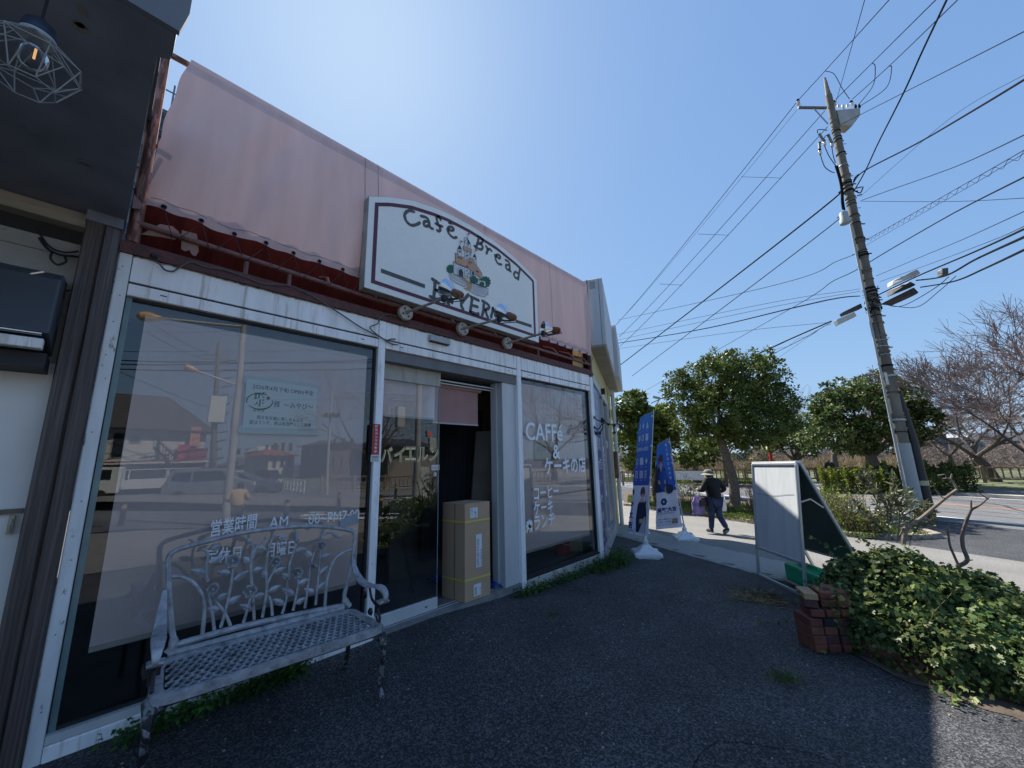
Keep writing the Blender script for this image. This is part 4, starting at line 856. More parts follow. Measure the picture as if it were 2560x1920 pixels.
stems = [((1185, 720), (1175, 640), (1160, 560), (1150, 520)), ((1150, 450), (1140, 380), (1150, 300), (1115, 270)), ((1275, 695), (1240, 620), (1200, 570), (1170, 530)), ((1220, 705), (1250, 600), (1275, 480), (1290, 380)),
         ((1345, 680), (1370, 600), (1385, 540)), ((1405, 665), (1400, 560), (1390, 430), (1390, 330), (1400, 250), (1365, 215)), ((1395, 330), (1420, 260), (1470, 205)), ((1450, 650), (1470, 540), (1480, 460), (1510, 400), (1525, 370)), ((1475, 470), (1470, 380), (1485, 280), (1510, 210), (1550, 195)),
         ((1560, 630), (1585, 540), (1590, 440)), ((1600, 440), (1600, 360), (1625, 290), (1640, 240)), ((1505, 640), (1500, 570), (1485, 530)), ((1620, 612), (1640, 520), (1650, 440)), ((1685, 598), (1700, 500), (1715, 380), (1735, 300), (1760, 270)), ((1745, 580), (1755, 480), (1765, 380), (1775, 280)), ((1780, 210), (1785, 195), (1830, 180), (1870, 205)), ((1780, 175), (1785, 215))]
for s_ in stems:
    b = MB(); P = catmull([K(*p) for p in s_], 4); b.tube(P, [.0098 - .0025 * i / len(P) for i in range(len(P))], 6); b.build('rose_stem', CASTAL, parent=bench, smooth=True)
def leaf_mb(c, d, L_, W_):
    d = Vector(d).normalized(); s = bn.cross(d).normalized(); b = MB(); N_ = 6; v = []
    for i in range(N_ + 1):
        t = i / N_; w_ = W_ * math.sin(math.pi * t ** .8) * .5; p = c + d * L_ * (t - .0)
        v += [p - s * w_ + bn * .002, p + bn * (.008 * math.sin(math.pi * t) + .004), p + s * w_ + bn * .002, p - bn * .003]
    F = []
    for i in range(N_):
        q = i * 4; F += [(q, q + 1, q + 5, q + 4), (q + 1, q + 2, q + 6, q + 5), (q + 2, q + 3, q + 7, q + 6), (q + 3, q, q + 4, q + 7)]
    b.add(v, F); return b
leaves = [((1140, 405), (1055, 388)), ((1165, 350), (1235, 308)), ((1165, 275), (1225, 250)), ((1215, 605), (1145, 600)), ((1200, 555), (1255, 515)), ((1275, 405), (1198, 398)), ((1290, 445), (1375, 392)), ((1250, 575), (1335, 528)), ((1380, 350), (1345, 315)), ((1395, 395), (1455, 378)), ((1405, 605), (1325, 580)),
          ((1405, 540), (1465, 518)), ((1470, 430), (1455, 390)), ((1510, 405), (1585, 372)), ((1475, 275), (1415, 262)), ((1480, 510), (1555, 472)), ((1575, 580), (1510, 548)), ((1630, 525), (1558, 490)), ((1600, 430), (1560, 410)), ((1630, 285), (1695, 268)), ((1640, 470), (1712, 435)), ((1635, 575), (1690, 540)), ((1725, 320), (1690, 280)), ((1770, 320), (1835, 300)),
          ((1760, 375), (1700, 350)), ((1765, 415), (1815, 365)), ((1740, 515), (1680, 490)), ((1755, 495), (1800, 455)), ((1385, 240), (1355, 218)), ((1555, 190), (1575, 230)), ((1830, 180), (1880, 212))]
for a, c in leaves:
    A = K(*a); C = K(*c); leaf_mb(A, C - A, (C - A).length * 1.05, .040).build('rose_leaf', CASTAL, parent=bench, smooth=True)
def rose_mb(c, r):
    b = MB(); q = bn.to_track_quat('Z', 'Y').to_matrix(); V = []
    for k, (rr, zz_, nn, ph) in enumerate(((1.0, .002, 6, 0), (.78, .008, 5, .5), (.55, .013, 5, 1.1), (.33, .017, 4, .2))):
        m_ = 30; ring_o = []; ring_i = []
        for i in range(m_):
            a = 2 * math.pi * i / m_; rad = r * rr * (1 + .09 * math.cos(nn * a + ph)); ring_o.append(c + q @ Vector((rad * math.cos(a), rad * math.sin(a), zz_))); ring_i.append(c + q @ Vector((rad * .72 * math.cos(a), rad * .72 * math.sin(a), zz_ - .006)))
        base = [p - bn * .008 for p in ring_o]
        b.add(ring_o + ring_i + base, [(i, (i + 1) % m_, m_ + (i + 1) % m_, m_ + i) for i in range(m_)] + [(i, 2 * m_ + i, 2 * m_ + (i + 1) % m_, (i + 1) % m_) for i in range(m_)])
    b.lathe([(r * .26, .006), (r * .2, .016), (0, .013)], c, 10, q); b.lathe([(0, -.006), (r * .9, -.006), (r * .9, .001), (0, .001)], c, 18, q)
    return b
for (u, v, r) in ((1287, 335, .042), (1177, 490, .034), (1383, 502, .040), (1525, 338, .036), (1645, 402, .037), (1777, 250, .034)):
    rose_mb(K(u, v, .004), r).build('rose', CASTAL, parent=bench, smooth=True)
b = MB(); c = K(1640, 215); q = (K(1640, 180) - c).normalized(); b.lathe([(.006, -.03), (.016, -.015), (.021, 0), (.012, .02), (.018, .022), (.006, .045), (0, .05)], c, 8, q.to_track_quat('Z', 'Y').to_matrix()); b.build('rose_bud', CASTAL, parent=bench)
# arms, scrolls and legs, one set at each end
def end(u, right):
    FLt = Sq(u, .02); BKt = Sq(u, 1.0); ax = (FLt - BKt); ax.z = 0; L_ = ax.length; ax.normalize(); o = Vector(((1 if right else -1) * .0, 0, 0))
    def E(f, z): p = BKt + ax * f * L_; return Vector((p.x + (.018 if right else -.018), p.y, z))
    b = MB(); P = catmull([E(-.02, .79), E(.10, .70), E(.3, .645), E(.55, .635), (E(.8, .655)), E(.95, .64), E(1.0, .60), E(.95, .565), E(.86, .575)], 5); v = []
    for i, p in enumerate(P):
        t = i / len(P); w_ = .010 + .022 * math.sin(math.pi * min(1, t * 1.25) ** .9) * (t < .8) + (.024 if t >= .8 else 0)
        d = (P[min(i + 1, len(P) - 1)] - P[max(i - 1, 0)]).normalized(); sd = Vector((ax.y, -ax.x, 0)); nn = sd.cross(d).normalized()
        v += [p - sd * w_ - nn * .006, p + sd * w_ - nn * .006, p + sd * w_ * .9 + nn * .006, p - sd * w_ * .9 + nn * .006]
    k_ = len(P); b.add(v, [(i * 4 + a, i * 4 + (a + 1) % 4, i * 4 + 4 + (a + 1) % 4, i * 4 + 4 + a) for i in range(k_ - 1) for a in range(4)] + [(0, 1, 2, 3), ((k_ - 1) * 4, (k_ - 1) * 4 + 1, (k_ - 1) * 4 + 2, (k_ - 1) * 4 + 3)])
    b.build('armrest', CASTAL, parent=bench, smooth=True)
    b = MB(); b.tube(catmull([E(.55, .63), E(.62, .56), E(.78, .52), E(.86, .46), E(.84, .42)], 4), .0085, 6); b.tube(catmull([E(.93, .57), E(.80, .53), E(.76, .47), E(.84, .42)], 4), .008, 6); b.tube(catmull([E(.35, .64), E(.42, .57), E(.36, .52)], 4), .006, 6)
    b.build('arm_support', CASTDK, parent=bench, smooth=True)
    for (f, z) in ((.80, .56), (.42, .56), (.60, .47)):
        c = E(f, z); b = rose_mb(Vector((0, 0, 0)), .024); b2 = MB(); Rm = (bn.to_track_quat('Z', 'Y').to_matrix().inverted()); Sd = Vector((ax.y, -ax.x, 0)).to_track_quat('Z', 'Y').to_matrix()
        b2.add([c + Sd @ (Rm @ Vector(p)) for p in b.v], b.f); b2.build('arm_rose', CASTDK, parent=bench, smooth=True)
    # front leg, cabriole; back leg, plain sabre
    fx = .95; P = catmull([E(fx - .10, .395), E(fx + .0, .36), E(fx + .045, .27), E(fx + .0, .14), E(fx + .0, .06), E(fx + .06, -.0)], 5)
    b = MB(); rs = [.034 - .018 * min(1, i / (len(P) * .4)) for i in range(len(P))]; rs[-3:] = [.017, .019, .018]; b.tube(P, rs, 8); b.build('leg', mat('flaking leg paint', (.19, .20, .21), .5, metal=.2, var=.3, scale=18, bump=.4, bscale=60, col2=(.018, .018, .02), thr=.50, soft=.03, scale2=20), parent=bench, smooth=True)
    b = MB(); b.tube(catmull([E(fx - .08, .39), E(fx - .2, .37), E(fx - .32, .39)], 4), [.022, .016, .012] + [.010] * 6, 6); b.tube(catmull([E(fx - .02, .37) + Vector((.05 if not right else -.05, 0, 0)) * 1, E(fx - .02, .33)], 4), .014, 6); b.build('leg_bracket', CASTDK, parent=bench, smooth=True)
    P = catmull([E(.04, .40), E(.02, .30), E(-.0, .15), E(-.08, .0)], 5); b = MB(); b.tube(P, .016, 8); b.build('leg', CASTDK, parent=bench, smooth=True)
end(.025, False); end(.975, True)
b = MB(); b.beam(Sq(.04, .12, -.05), Sq(.96, .12, -.05), .02, .035); b.beam(Sq(.04, .9, -.05), Sq(.96, .9, -.05), .02, .035); b.build('seat_bearer', CASTDK, parent=bench)
b = MB(); c = Sq(.0, .35, .0); b.box(c.x - .035, c.x + .03, c.y - .05, c.y + .04, .485, .525); b.tube([(c.x, c.y, .43), (c.x, c.y, .56)], .012, 8); b.build('arm_sleeve', BLACKG, parent=bench)
# ================================================================== YELLOW NEIGHBOUR SHOP
A2 = math.radians(25.6); D2 = Vector((math.cos(A2), math.sin(A2), 0)); N2v = Vector((D2.y, -D2.x, 0)); O2 = Vector((5.76, .02, 0))
ys_ = thing('yellow_neighbour_shop', 'pale yellow shop angled away beyond the cafe under a deep white fascia box', 'building')
def W2(s, o, z): return O2 + D2 * s + N2v * o + Vector((0, 0, z))
def bx2(b, s0, s1, o0, o1, z0, z1): return b.obox(W2((s0 + s1) / 2, (o0 + o1) / 2, (z0 + z1) / 2), D2 * (s1 - s0) / 2, N2v * (o1 - o0) / 2, Vector((0, 0, (z1 - z0) / 2)))
YW = mat('pale yellow wall', (.52, .47, .24), .75, var=.07, scale=4, col2=(.36, .33, .19), thr=.66, scale2=4, bump=.08, bscale=40)
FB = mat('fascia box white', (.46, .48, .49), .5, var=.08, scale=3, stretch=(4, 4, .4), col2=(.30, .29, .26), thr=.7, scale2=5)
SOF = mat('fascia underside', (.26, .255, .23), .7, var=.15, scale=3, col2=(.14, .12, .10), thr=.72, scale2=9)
FR2 = mat('white shop frame', (.52, .55, .55), .4, var=.06)
b = MB(); bx2(b, 0, 5.35, -6, -.06, -.6, 3.45); b.build('wall', YW, parent=ys_)
b = MB(); bx2(b, 0, 5.35, -.06, .0, 2.93, 3.45); bx2(b, 3.55, 5.35, -.06, .0, -.6, 2.93); o = b.build('wall_face', YW, parent=ys_)
b = MB(); bx2(b, .05, 3.0, -.3, .29, 3.46, 4.74); o = b.build('fascia_box', FB, parent=ys_); bevel(o, .012, 1)
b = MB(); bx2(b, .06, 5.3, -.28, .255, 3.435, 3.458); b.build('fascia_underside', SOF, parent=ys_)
b = MB(); bx2(b, 3.01, 5.40, -.3, .39, 3.46, 4.82); o = b.build('fascia_box', FB, parent=ys_); bevel(o, .012, 1)
b = MB()
for s in (.0495,):
    for k in range(5): bx2(b, s - .004, s, .06, .16, 4.55 + k * .03, 4.565 + k * .03)
b.build('louvre', mat('louvre', (.22, .21, .17), .6), parent=ys_)
b = MB()
for o_ in (.005, .02, .22): bx2(b, .046, .049, o_, o_ + .006, 3.46, 4.74)
b.build('fascia_seam', BLACKG, parent=ys_)
# glazed front: posts, transom, posters, door recess
b = MB(); bx2(b, .0, 3.55, -.02, .02, 2.80, 2.93); b.build('frame_head', FR2, parent=ys_)
for s0, s1, o1 in ((.0, .06, .012), (1.04, 1.12, .012), (1.20, 1.26, -.02), (1.95, 2.03, .012), (2.14, 2.2, .0), (3.34, 3.40, .012), (3.46, 3.55, .03)):
    b = MB(); bx2(b, s0, s1, -.05, o1, -.5, 2.799); o = b.build('frame_post', FR2, parent=ys_)
b = MB(); bx2(b, .0, 3.5, -.04, .04, -.6, -.02); o = b.build('frame_sill', mat('white grimy base', (.42, .42, .40), .6, var=.2, scale=5, col2=(.18, .17, .14), thr=.62), parent=ys_)
b = MB(); bx2(b, 1.28, 1.95, -.5, -.055, -.5, 2.8); b.build('door_recess', BLACKG, parent=ys_)
b = MB(); bx2(b, .0, 3.5, -.058, -.052, -.5, 2.8); b.build('pane', mat('dim shop glass', (.045, .055, .07), .08), parent=ys_)
PB = mat('plum blue poster', (.13, .10, .24), .6, var=.1); LB = mat('light blue poster', (.32, .40, .58), .5, var=.1)
def poster2(s0, s1, z0, z1, m, label, prints):
    b = MB(); bx2(b, s0, s1, -.012, -.008, z0, z1); o = b.build('window_poster', m, label=label, cat='poster')
    for (txt, s, z, h, w_, mm) in prints: text('print', txt, mm, W2(s, -.006, z), D2, (0, 0, 1), h, parent=o, width=w_, offset=.015)
    return o
poster2(.10, 1.01, 2.0, 2.78, LB, 'light blue poster at the top of the first window of the yellow shop', [('金・プラチナ', .25, 2.45, .14, .7, WHITE), ('買取', .3, 2.12, .22, .5, WHITE)])
poster2(.10, 1.01, .0, 1.99, PB, 'tall plum blue poster with white print in the first window of the yellow shop', [('買', .25, 1.62, .24, .3, WHITE), ('取', .62, 1.62, .24, .3, WHITE), ('大吉', .28, 1.28, .22, .6, WHITE), ('ブランド', .25, 1.0, .12, .6, WHITE), ('時計', .3, .72, .15, .4, WHITE), ('切手', .3, .42, .15, .4, WHITE), ('○', .3, .1, .2, .25, WHITE)])
poster2(1.13, 1.19, .4, 2.4, WHITE, 'narrow white vertical banner beside the dark door of the yellow shop', [])
b = MB(); bx2(b, 1.30, 1.52, .0, .006, .75, 2.15); o = b.build('notice_board', WHITE, label='white vertical notice with black characters hung in the doorway of the yellow shop', cat='notice')
for i, ch in enumerate('貴金属買取専門店'): text('print', ch, DK, W2(1.34, .009, 1.55 - i * .1), D2, (0, 0, 1), .085, parent=o, width=.13, offset=.02)
b = MB(); bx2(b, 1.36, 1.46, .008, .0095, 1.72, 2.08); b.build('print', DK, parent=o)
poster2(2.22, 3.28, .1, 2.7, mat('grey poster', (.14, .14, .17), .5, var=.15), 'grey poster filling the last window of the yellow shop', [('営業中', 2.4, 1.7, .2, .6, WHITE)])
b = MB(); bx2(b, .40, .56, .022, .10, .16, .30); o = b.build('outlet_box', mat('ivory box', (.50, .49, .42), .5), label='ivory outlet box low on the sill of the yellow shop', cat='outlet box'); bevel(o, .02, 2)
b = MB(); bx2(b, 1.6, 1.7, .02, .10, 2.83, 2.95); o = b.build('door_camera', BLACKG, label='small black camera over the door of the yellow shop', cat='camera')
# downpipe, rainwater head, meter box, bracket
dp = thing('downpipe', 'white rainwater downpipe at the far corner of the yellow shop', 'downpipe')
b = MB(); P = [W2(4.78, .10, 3.42), W2(4.78, .10, 1.0), W2(4.80, .10, -.34)]; b.tube(P, .055, 12); b.build('pipe', FR2, parent=dp, smooth=True)
for z in (3.0, 1.75, .6): b = MB(); b.lathe([(.058, -.02), (.065, -.02), (.065, .02), (.058, .02)], W2(4.78, .10, z), 14); b.build('collar', FR2, parent=dp)
b = MB(); bx2(b, 4.55, 5.0, .0, .10, 3.28, 3.43); b.build('rainwater_head', FR2, parent=dp)
b = MB(); b.tube([W2(3.6, .06, -.36), W2(5.2, .06, -.40)], .035, 10); b.build('base_pipe', FR2, parent=dp)
b = MB(); bx2(b, 4.05, 4.5, .005, .14, .95, 1.65); o = b.build('meter_box', mat('rusty meter box', (.13, .065, .045), .6, var=.3, scale=9, col2=(.22, .14, .10), thr=.6), label='rust brown meter box on the yellow wall beside the downpipe', cat='meter box'); bevel(o, .01, 1)
for s in (3.85, 4.0): b = MB(); b.tube([W2(s, .03, 3.4), W2(s, .03, -.3)], .016, 8); b.build('conduit', YW, parent=ys_)
b = MB(); bx2(b, 3.8, 3.95, .02, .05, 2.55, 2.75); b.build('tag_plate', mat('dull tag', (.2, .19, .15), .6), parent=ys_)
b = MB(); bx2(b, 5.35, 5.8, .0, .25, 2.38, 2.50); bx2(b, 5.35, 5.72, .05, .2, 2.51, 2.60); b.build('far_vent_hood', FR2, parent=ys_)
# wrought iron bracket at the corner of the cafe
wi = thing('iron_bracket', 'black wrought iron sign bracket with leaves projecting from the right end of the cafe front', 'bracket')
zw = zz(1460, 1000, 5.5278)
def Wp(u, v, d=0): return hn(*zw(u, v), (5.66, -.04, 0), (1, .12, 0)) + Vector((d, 0, 0))
IR = mat('black iron', (.018, .018, .02), .5, var=.3)
b = MB()
for P in (((120, 180), (125, 300), (128, 420), (135, 540)), ((130, 230), (190, 280), (260, 290), (330, 330), (400, 345), (470, 330), (540, 385)), ((140, 380), (200, 400), (240, 350), (280, 320)), ((160, 480), (220, 450), (250, 400), (262, 350)), ((410, 340), (415, 400), (412, 460))):
    b.tube(catmull([Wp(*p) for p in P], 5), .010, 6)
b.build('scrolls', IR, parent=wi, smooth=True)
b = MB(); a = Wp(120, 175); c = Wp(142, 545); b.beam(a, c, .03, .012); b.build('wall_plate', IR, parent=wi)
rnd = random.Random(3)
for (u, v) in ((140, 240), (250, 265), (270, 285), (150, 380), (170, 460), (210, 455), (330, 335), (455, 295), (415, 350), (500, 380), (520, 400), (415, 450), (150, 440), (240, 300), (490, 350)):
    c = Wp(u, v, rnd.uniform(-.02, .02)); b = MB(); a0 = rnd.uniform(0, 6); r_ = .034
    pts = [c + Vector((.01 * math.sin(k), 0, 0)) + Vector((0, r_ * (1 if k % 2 else .5) * math.cos(a0 + k * .628), r_ * (1 if k % 2 else .5) * math.sin(a0 + k * .628))) for k in range(10)]
    b.prism(pts, (.006, .0, 0)); b.build('iron_leaf', IR, parent=wi)

# ================================================================== BANNERS
def textmap(name, s, m, fn, parent, offset=.01):
    c = bpy.data.curves.new(name, 'FONT'); c.body = s; c.size = 1; c.offset = offset; c.resolution_u = 2
    t = bpy.data.objects.new(name, c); COL.objects.link(t); me = bpy.data.meshes.new_from_object(t.evaluated_get(bpy.context.evaluated_depsgraph_get())); bpy.data.objects.remove(t)
    xs_ = [v.co.x for v in me.vertices]; ys2 = [v.co.y for v in me.vertices]; x0, x1, y0, y1 = min(xs_), max(xs_), min(ys2), max(ys2)
    for v in me.vertices: v.co = fn((v.co.x - x0) / (x1 - x0), (v.co.y - y0) / (y1 - y0))
    me.materials.clear(); me.materials.append(m); o = bpy.data.objects.new(name, me); COL.objects.link(o); return par(o, parent)
def gradmat(name, z0, z1, cols):
    m = bpy.data.materials.new(name); m.use_nodes = True; N = m.node_tree.nodes; L = m.node_tree.links; b = N['Principled BSDF']; b.inputs['Roughness'].default_value = .7
    g = N.new('ShaderNodeNewGeometry'); s = N.new('ShaderNodeSeparateXYZ'); L.new(g.outputs['Position'], s.inputs[0]); r = N.new('ShaderNodeMapRange'); r.inputs[1].default_value = z0; r.inputs[2].default_value = z1; L.new(s.outputs[2], r.inputs[0])
    c = N.new('ShaderNodeValToRGB'); c.color_ramp.elements[0].color = (*cols[0], 1); c.color_ramp.elements[1].color = (*cols[1], 1); L.new(r.outputs[0], c.inputs[0]); L.new(c.outputs[0], b.inputs['Base Color'])
    tr = N.new('ShaderNodeBsdfTranslucent'); L.new(c.outputs[0], tr.inputs[0]); ms = N.new('ShaderNodeMixShader'); ms.inputs[0].default_value = .25; L.new(b.outputs[0], ms.inputs[1]); L.new(tr.outputs[0], ms.inputs[2]); L.new(ms.outputs[0], N['Material Output'].inputs[0]); return m
POLE = mat('banner pole white', (.45, .47, .48), .4); SKINP = mat('printed skin', (.75, .52, .46), .7); HAIRP = mat('printed auburn hair', (.20, .07, .06), .7); KIM = mat('printed navy kimono', (.030, .034, .075), .7); OBI = mat('printed gold sash', (.62, .48, .24), .7); LAV = mat('banner white', (.74, .73, .82), .8, transl=.25); NAVP = mat('printed navy', (.03, .045, .20), .7); GOLDP = mat('printed gold', (.42, .38, .22), .7)
def banner(label, base, top_px, edges, flip, blue, split, figs, seed):
    base = Vector(base); dp_ = depth(base); rn_ = random.Random(seed)
    t = thing('promotional_banner', label, 'banner flag', tuple(base), 0)
    O = base
    # water weight base
    n_ = 40; prof = []
    def basepts(k, z): return [Vector((k * .23 * math.copysign(abs(math.cos(a)) ** .45, math.cos(a)) * (1 - .10 * math.cos(4 * a)), k * .23 * math.copysign(abs(math.sin(a)) ** .45, math.sin(a)) * (1 - .10 * math.cos(4 * a)), z)) for a in [2 * math.pi * i / n_ for i in range(n_)]]
    Rz = Matrix.Rotation(math.radians(35), 3, 'Z'); b = MB(); rg = [basepts(.97, .0), basepts(1, .03), basepts(1, .075), basepts(.93, .095), basepts(.60, .115), basepts(.42, .16), basepts(.2, .20)]
    for i, r_ in enumerate(rg):
        for j, p in enumerate(r_):
            if i < 1 and (j % 10) in (4, 5, 6): p.z += .03
    v = [Rz @ p for r_ in rg for p in r_]; b.add(v, [(i * n_ + j, i * n_ + (j + 1) % n_, (i + 1) * n_ + (j + 1) % n_, (i + 1) * n_ + j) for i in range(len(rg) - 1) for j in range(n_)] + [tuple((len(rg) - 1) * n_ + j for j in range(n_))])
    b.build('water_weight_base', mat('white plastic base', (.66, .68, .70), .35), parent=t, smooth=True)
    b = MB(); b.lathe([(.045, .18), (.045, .26), (.03, .27), (.024, .33), (0, .33)], (0, 0, 0), 14); b.build('socket', MATS['white plastic base'], parent=t, smooth=True)
    tp = hd(*top_px, dp_) - O; b = MB(); b.tube([(0, 0, .3), tuple(tp * .55 + Vector((0, 0, .1)) * .0), tuple(tp)], [.015, .013, .011], 8); b.lathe([(.02, -.02), (.02, .02)], tp * .62, 8); b.build('pole', POLE, parent=t)
    (tA, tB, bA, bB), dd = edges    # px: pole top, free top, pole bottom, free bottom ; free edge depth offset
    TA = hd(*tA, dp_) - O; TB = hd(*tB, dp_ + dd[0]) - O; BA = hd(*bA, dp_) - O; BB = hd(*bB, dp_ + dd[1]) - O
    nn = ((TB - TA).cross(BA - TA)).normalized(); camd = (Vector(CAM) - O); camd.normalize()
    if nn.dot(camd) < 0: nn = -nn
    def F(s, q, o=0):
        a = BA.lerp(TA, q); c = BB.lerp(TB, q); p = a.lerp(c, s); return p + nn * (.022 * math.sin(s * 4.2 + q * 5 + seed) * math.sin(math.pi * min(1, s * 1.2)) + .010 * math.sin(q * 17 + s * 6) * s + o)
    ns, nq = 14, 60
    def part(q0, q1, m, name):
        b = MB(); k0, k1 = int(q0 * nq), int(q1 * nq); b.add([F(i / ns, j / nq) for i in range(ns + 1) for j in range(k0, k1 + 1)], [(i * (k1 - k0 + 1) + j, (i + 1) * (k1 - k0 + 1) + j, (i + 1) * (k1 - k0 + 1) + j + 1, i * (k1 - k0 + 1) + j + 1) for i in range(ns) for j in range(k1 - k0)]); return b.build(name, m, parent=t, smooth=True)
    part(0, split, LAV, 'lower_cloth'); part(split, 1, blue, 'upper_cloth')
    b = MB(); b.tube([tuple(F(0, 1)), tuple(F(.5, 1.0) + Vector((0, 0, .006))), tuple(F(1, 1))], .006, 6); b.build('top_rod', POLE, parent=t)
    for q in (.97, .72, .46, .22, .03): b = MB(); c = F(0, q); b.beam(c - Vector((.02, 0, 0)), c + Vector((.035, .0, 0)), .02, .035); b.build('cloth_loop', LAV, parent=t)
    lay_ = [.003]
    def P_(pts, m, name='print'):
        lay_[0] += .0008; 
        b = MB(); Q = [F(s, q, lay_[0]) for s, q in pts]; c = sum(Q, Vector()) / len(Q); b.add(Q + [c], [(i, (i + 1) % len(Q), len(Q)) for i in range(len(Q))]); return b.build(name, m, parent=t)
    def T_(s, x0, x1, q0, q1, m, off=.015):
        lay_[0] += .0006; l = lay_[0]; textmap('print', s, m, lambda x, y: F(x0 + (x1 - x0) * x, q0 + (q1 - q0) * y, l), t, off)
    figs(P_, T_); return t
def ell(cs, cq, rs, rq, n=16, a0=0, a1=6.283): return [(cs + rs * math.cos(a0 + (a1 - a0) * i / n), cq + rq * math.sin(a0 + (a1 - a0) * i / n)) for i in range(n)]
def woman(P_, cs, cq, k, fl):
    """k: size; cs, cq centre of the face"""
    f = lambda x, y: (cs + fl * x * k * 3.1, cq + y * k)
    P_([f(*p) for p in ((-.16, -.30), (-.50, -.62), (-.62, -1.3), (-.55, -1.85), (.45, -1.85), (.52, -1.2), (.42, -.55), (.14, -.30))], KIM, 'print')
    P_([f(*p) for p in ((-.10, -.22), (.10, -.22), (.24, -.36), (.02, -.75), (-.22, -.36))], SKINP); P_([f(*p) for p in ((-.30, -1.18), (.38, -1.25), (.36, -1.45), (-.28, -1.40))], OBI)
    P_([f(x, y) for x, y in ell(0, .06, .27, .26)], HAIRP); P_([f(x, y) for x, y in ell(.0, -.02, .155, .20)], SKINP); P_([f(*p) for p in ((-.2, .12), (-.1, .24), (.12, .24), (.2, .1), (.1, .13), (-.08, .12))], HAIRP)
    for x in (-.06, .06): P_([f(*p) for p in ((x - .03, .02), (x + .03, .02), (x + .03, .0), (x - .03, .0))], DK)
    P_([f(*p) for p in ((-.04, -.11), (.04, -.11), (.0, -.13))], REDP)
    P_([f(*p) for p in ((-.62, -1.0), (-.50, -.62), (-.56, -.35), (-.48, -.12), (-.42, -.12), (-.42, -.35), (-.36, -.62), (-.40, -1.0))], KIM); P_([f(*p) for p in ((-.56, -.38), (-.56, -.12), (-.50, .02), (-.44, -.08), (-.44, -.36))], SKINP)
def figs1(P_, T_):
    woman(P_, .42, .335, .17, 1)
    P_(ell(.92, .345, .06, .03, 6), NAVP); T_('吉', .80, 1.0, .04, .10, NAVP, .04); T_('大', .99, .80, .12, .19, NAVP, .04); T_('取', .99, .80, .20, .26, NAVP, .04); T_('DAIKICHI', 1.0, .74, .02, .035, NAVP)
    for (q, ch) in ((.905, ('▲', '◆', '♪')), (.80, ('■', '◎', '●')), (.60, ('◆', '▮', '◎')), (.49, ('▣', '▦', '▤'))):
        for i, c in enumerate(ch): T_(c, .34 + i * .25, .18 + i * .25, q - .03, q + .03, WHITE)
        for i in range(3): T_('金券', .30 + i * .25, .22 + i * .25, q - .052, q - .042, WHITE)
    T_('出張買取も大歓迎', .93, .12, .685, .72, WHITE, .025)
def figs2(P_, T_):
    woman(P_, .70, .80, .20, -1)
    for i, ch in enumerate('高く見るなら大吉'): T_(ch, .26, .14, .93 - i * .055, .965 - i * .055, WHITE, .02)
    P_(ell(.35, .44, .22, .055), KIM); P_(ell(.35, .44, .20, .048)[:0] or [(.35 + .2 * math.cos(a), .44 + .048 * math.sin(a)) for a in (2.2, 2.6, 3.0, 3.4, 3.8, 4.2)] + [(.35 + .17 * math.cos(a), .44 + .038 * math.sin(a)) for a in (4.2, 3.8, 3.4, 3.0, 2.6, 2.2)], GOLDP); P_([(.35 + .2 * math.cos(a), .44 + .048 * math.sin(a)) for a in (.9, .5, .1, -.3, -.7, -1.1)] + [(.35 + .17 * math.cos(a), .44 + .038 * math.sin(a)) for a in (-1.1, -.7, -.3, .1, .5, .9)], GOLDP)
    T_('金賞', .46, .24, .43, .455, GOLDP, .03)
    P_(ell(.62, .305, .15, .045, 6), NAVP); P_([(.59, .295), (.65, .295), (.65, .315), (.59, .315)], LAV)
    T_('買取大吉', .12, .93, .19, .245, NAVP, .04) if False else T_('買取大吉', .93, .10, .185, .24, NAVP, .04)
    T_('KAITORI DAIKICHI', .90, .22, .165, .178, NAVP, .01); T_('高価買取中', .88, .40, .10, .113, NAVP); T_('査定無料・出張買取', .95, .40, .07, .083, NAVP); T_('お気軽にどうぞ', .92, .40, .04, .053, NAVP)
    P_([(.10, .05), (.36, .05), (.36, .085), (.10, .085)], mat('printed olive', (.28, .27, .20), .7)); P_([(.12, .088), (.34, .088), (.34, .105), (.12, .105)], mat('printed orange', (.5, .2, .08), .7)); P_(ell(.15, .09, .06, .018), mat('printed salmon', (.5, .22, .2), .7))
b1 = gh(1617, 1392); bd1 = banner('nearer blue banner with rows of white icons above a woman in a navy kimono', b1, (1634, 1024), (((1631, 1031), (1599, 1045), (1621, 1342), (1571, 1333)), (.42, .40)), 1, gradmat('banner blue one', .75, 2.3, ((.06, .06, .38), (.10, .30, .70))), .40, figs1, 1)
b2 = gh(1714, 1352); bd2 = banner('farther shorter blue banner with a white lower panel of mirrored 買取大吉 characters', b2, (1673, 1094), (((1671, 1098), (1642, 1113), (1706, 1318), (1640, 1324)), (.30, .22)), 1, gradmat('banner blue two', .6, 1.9, ((.03, .09, .45), (.08, .26, .75))), .42, figs2, 2)

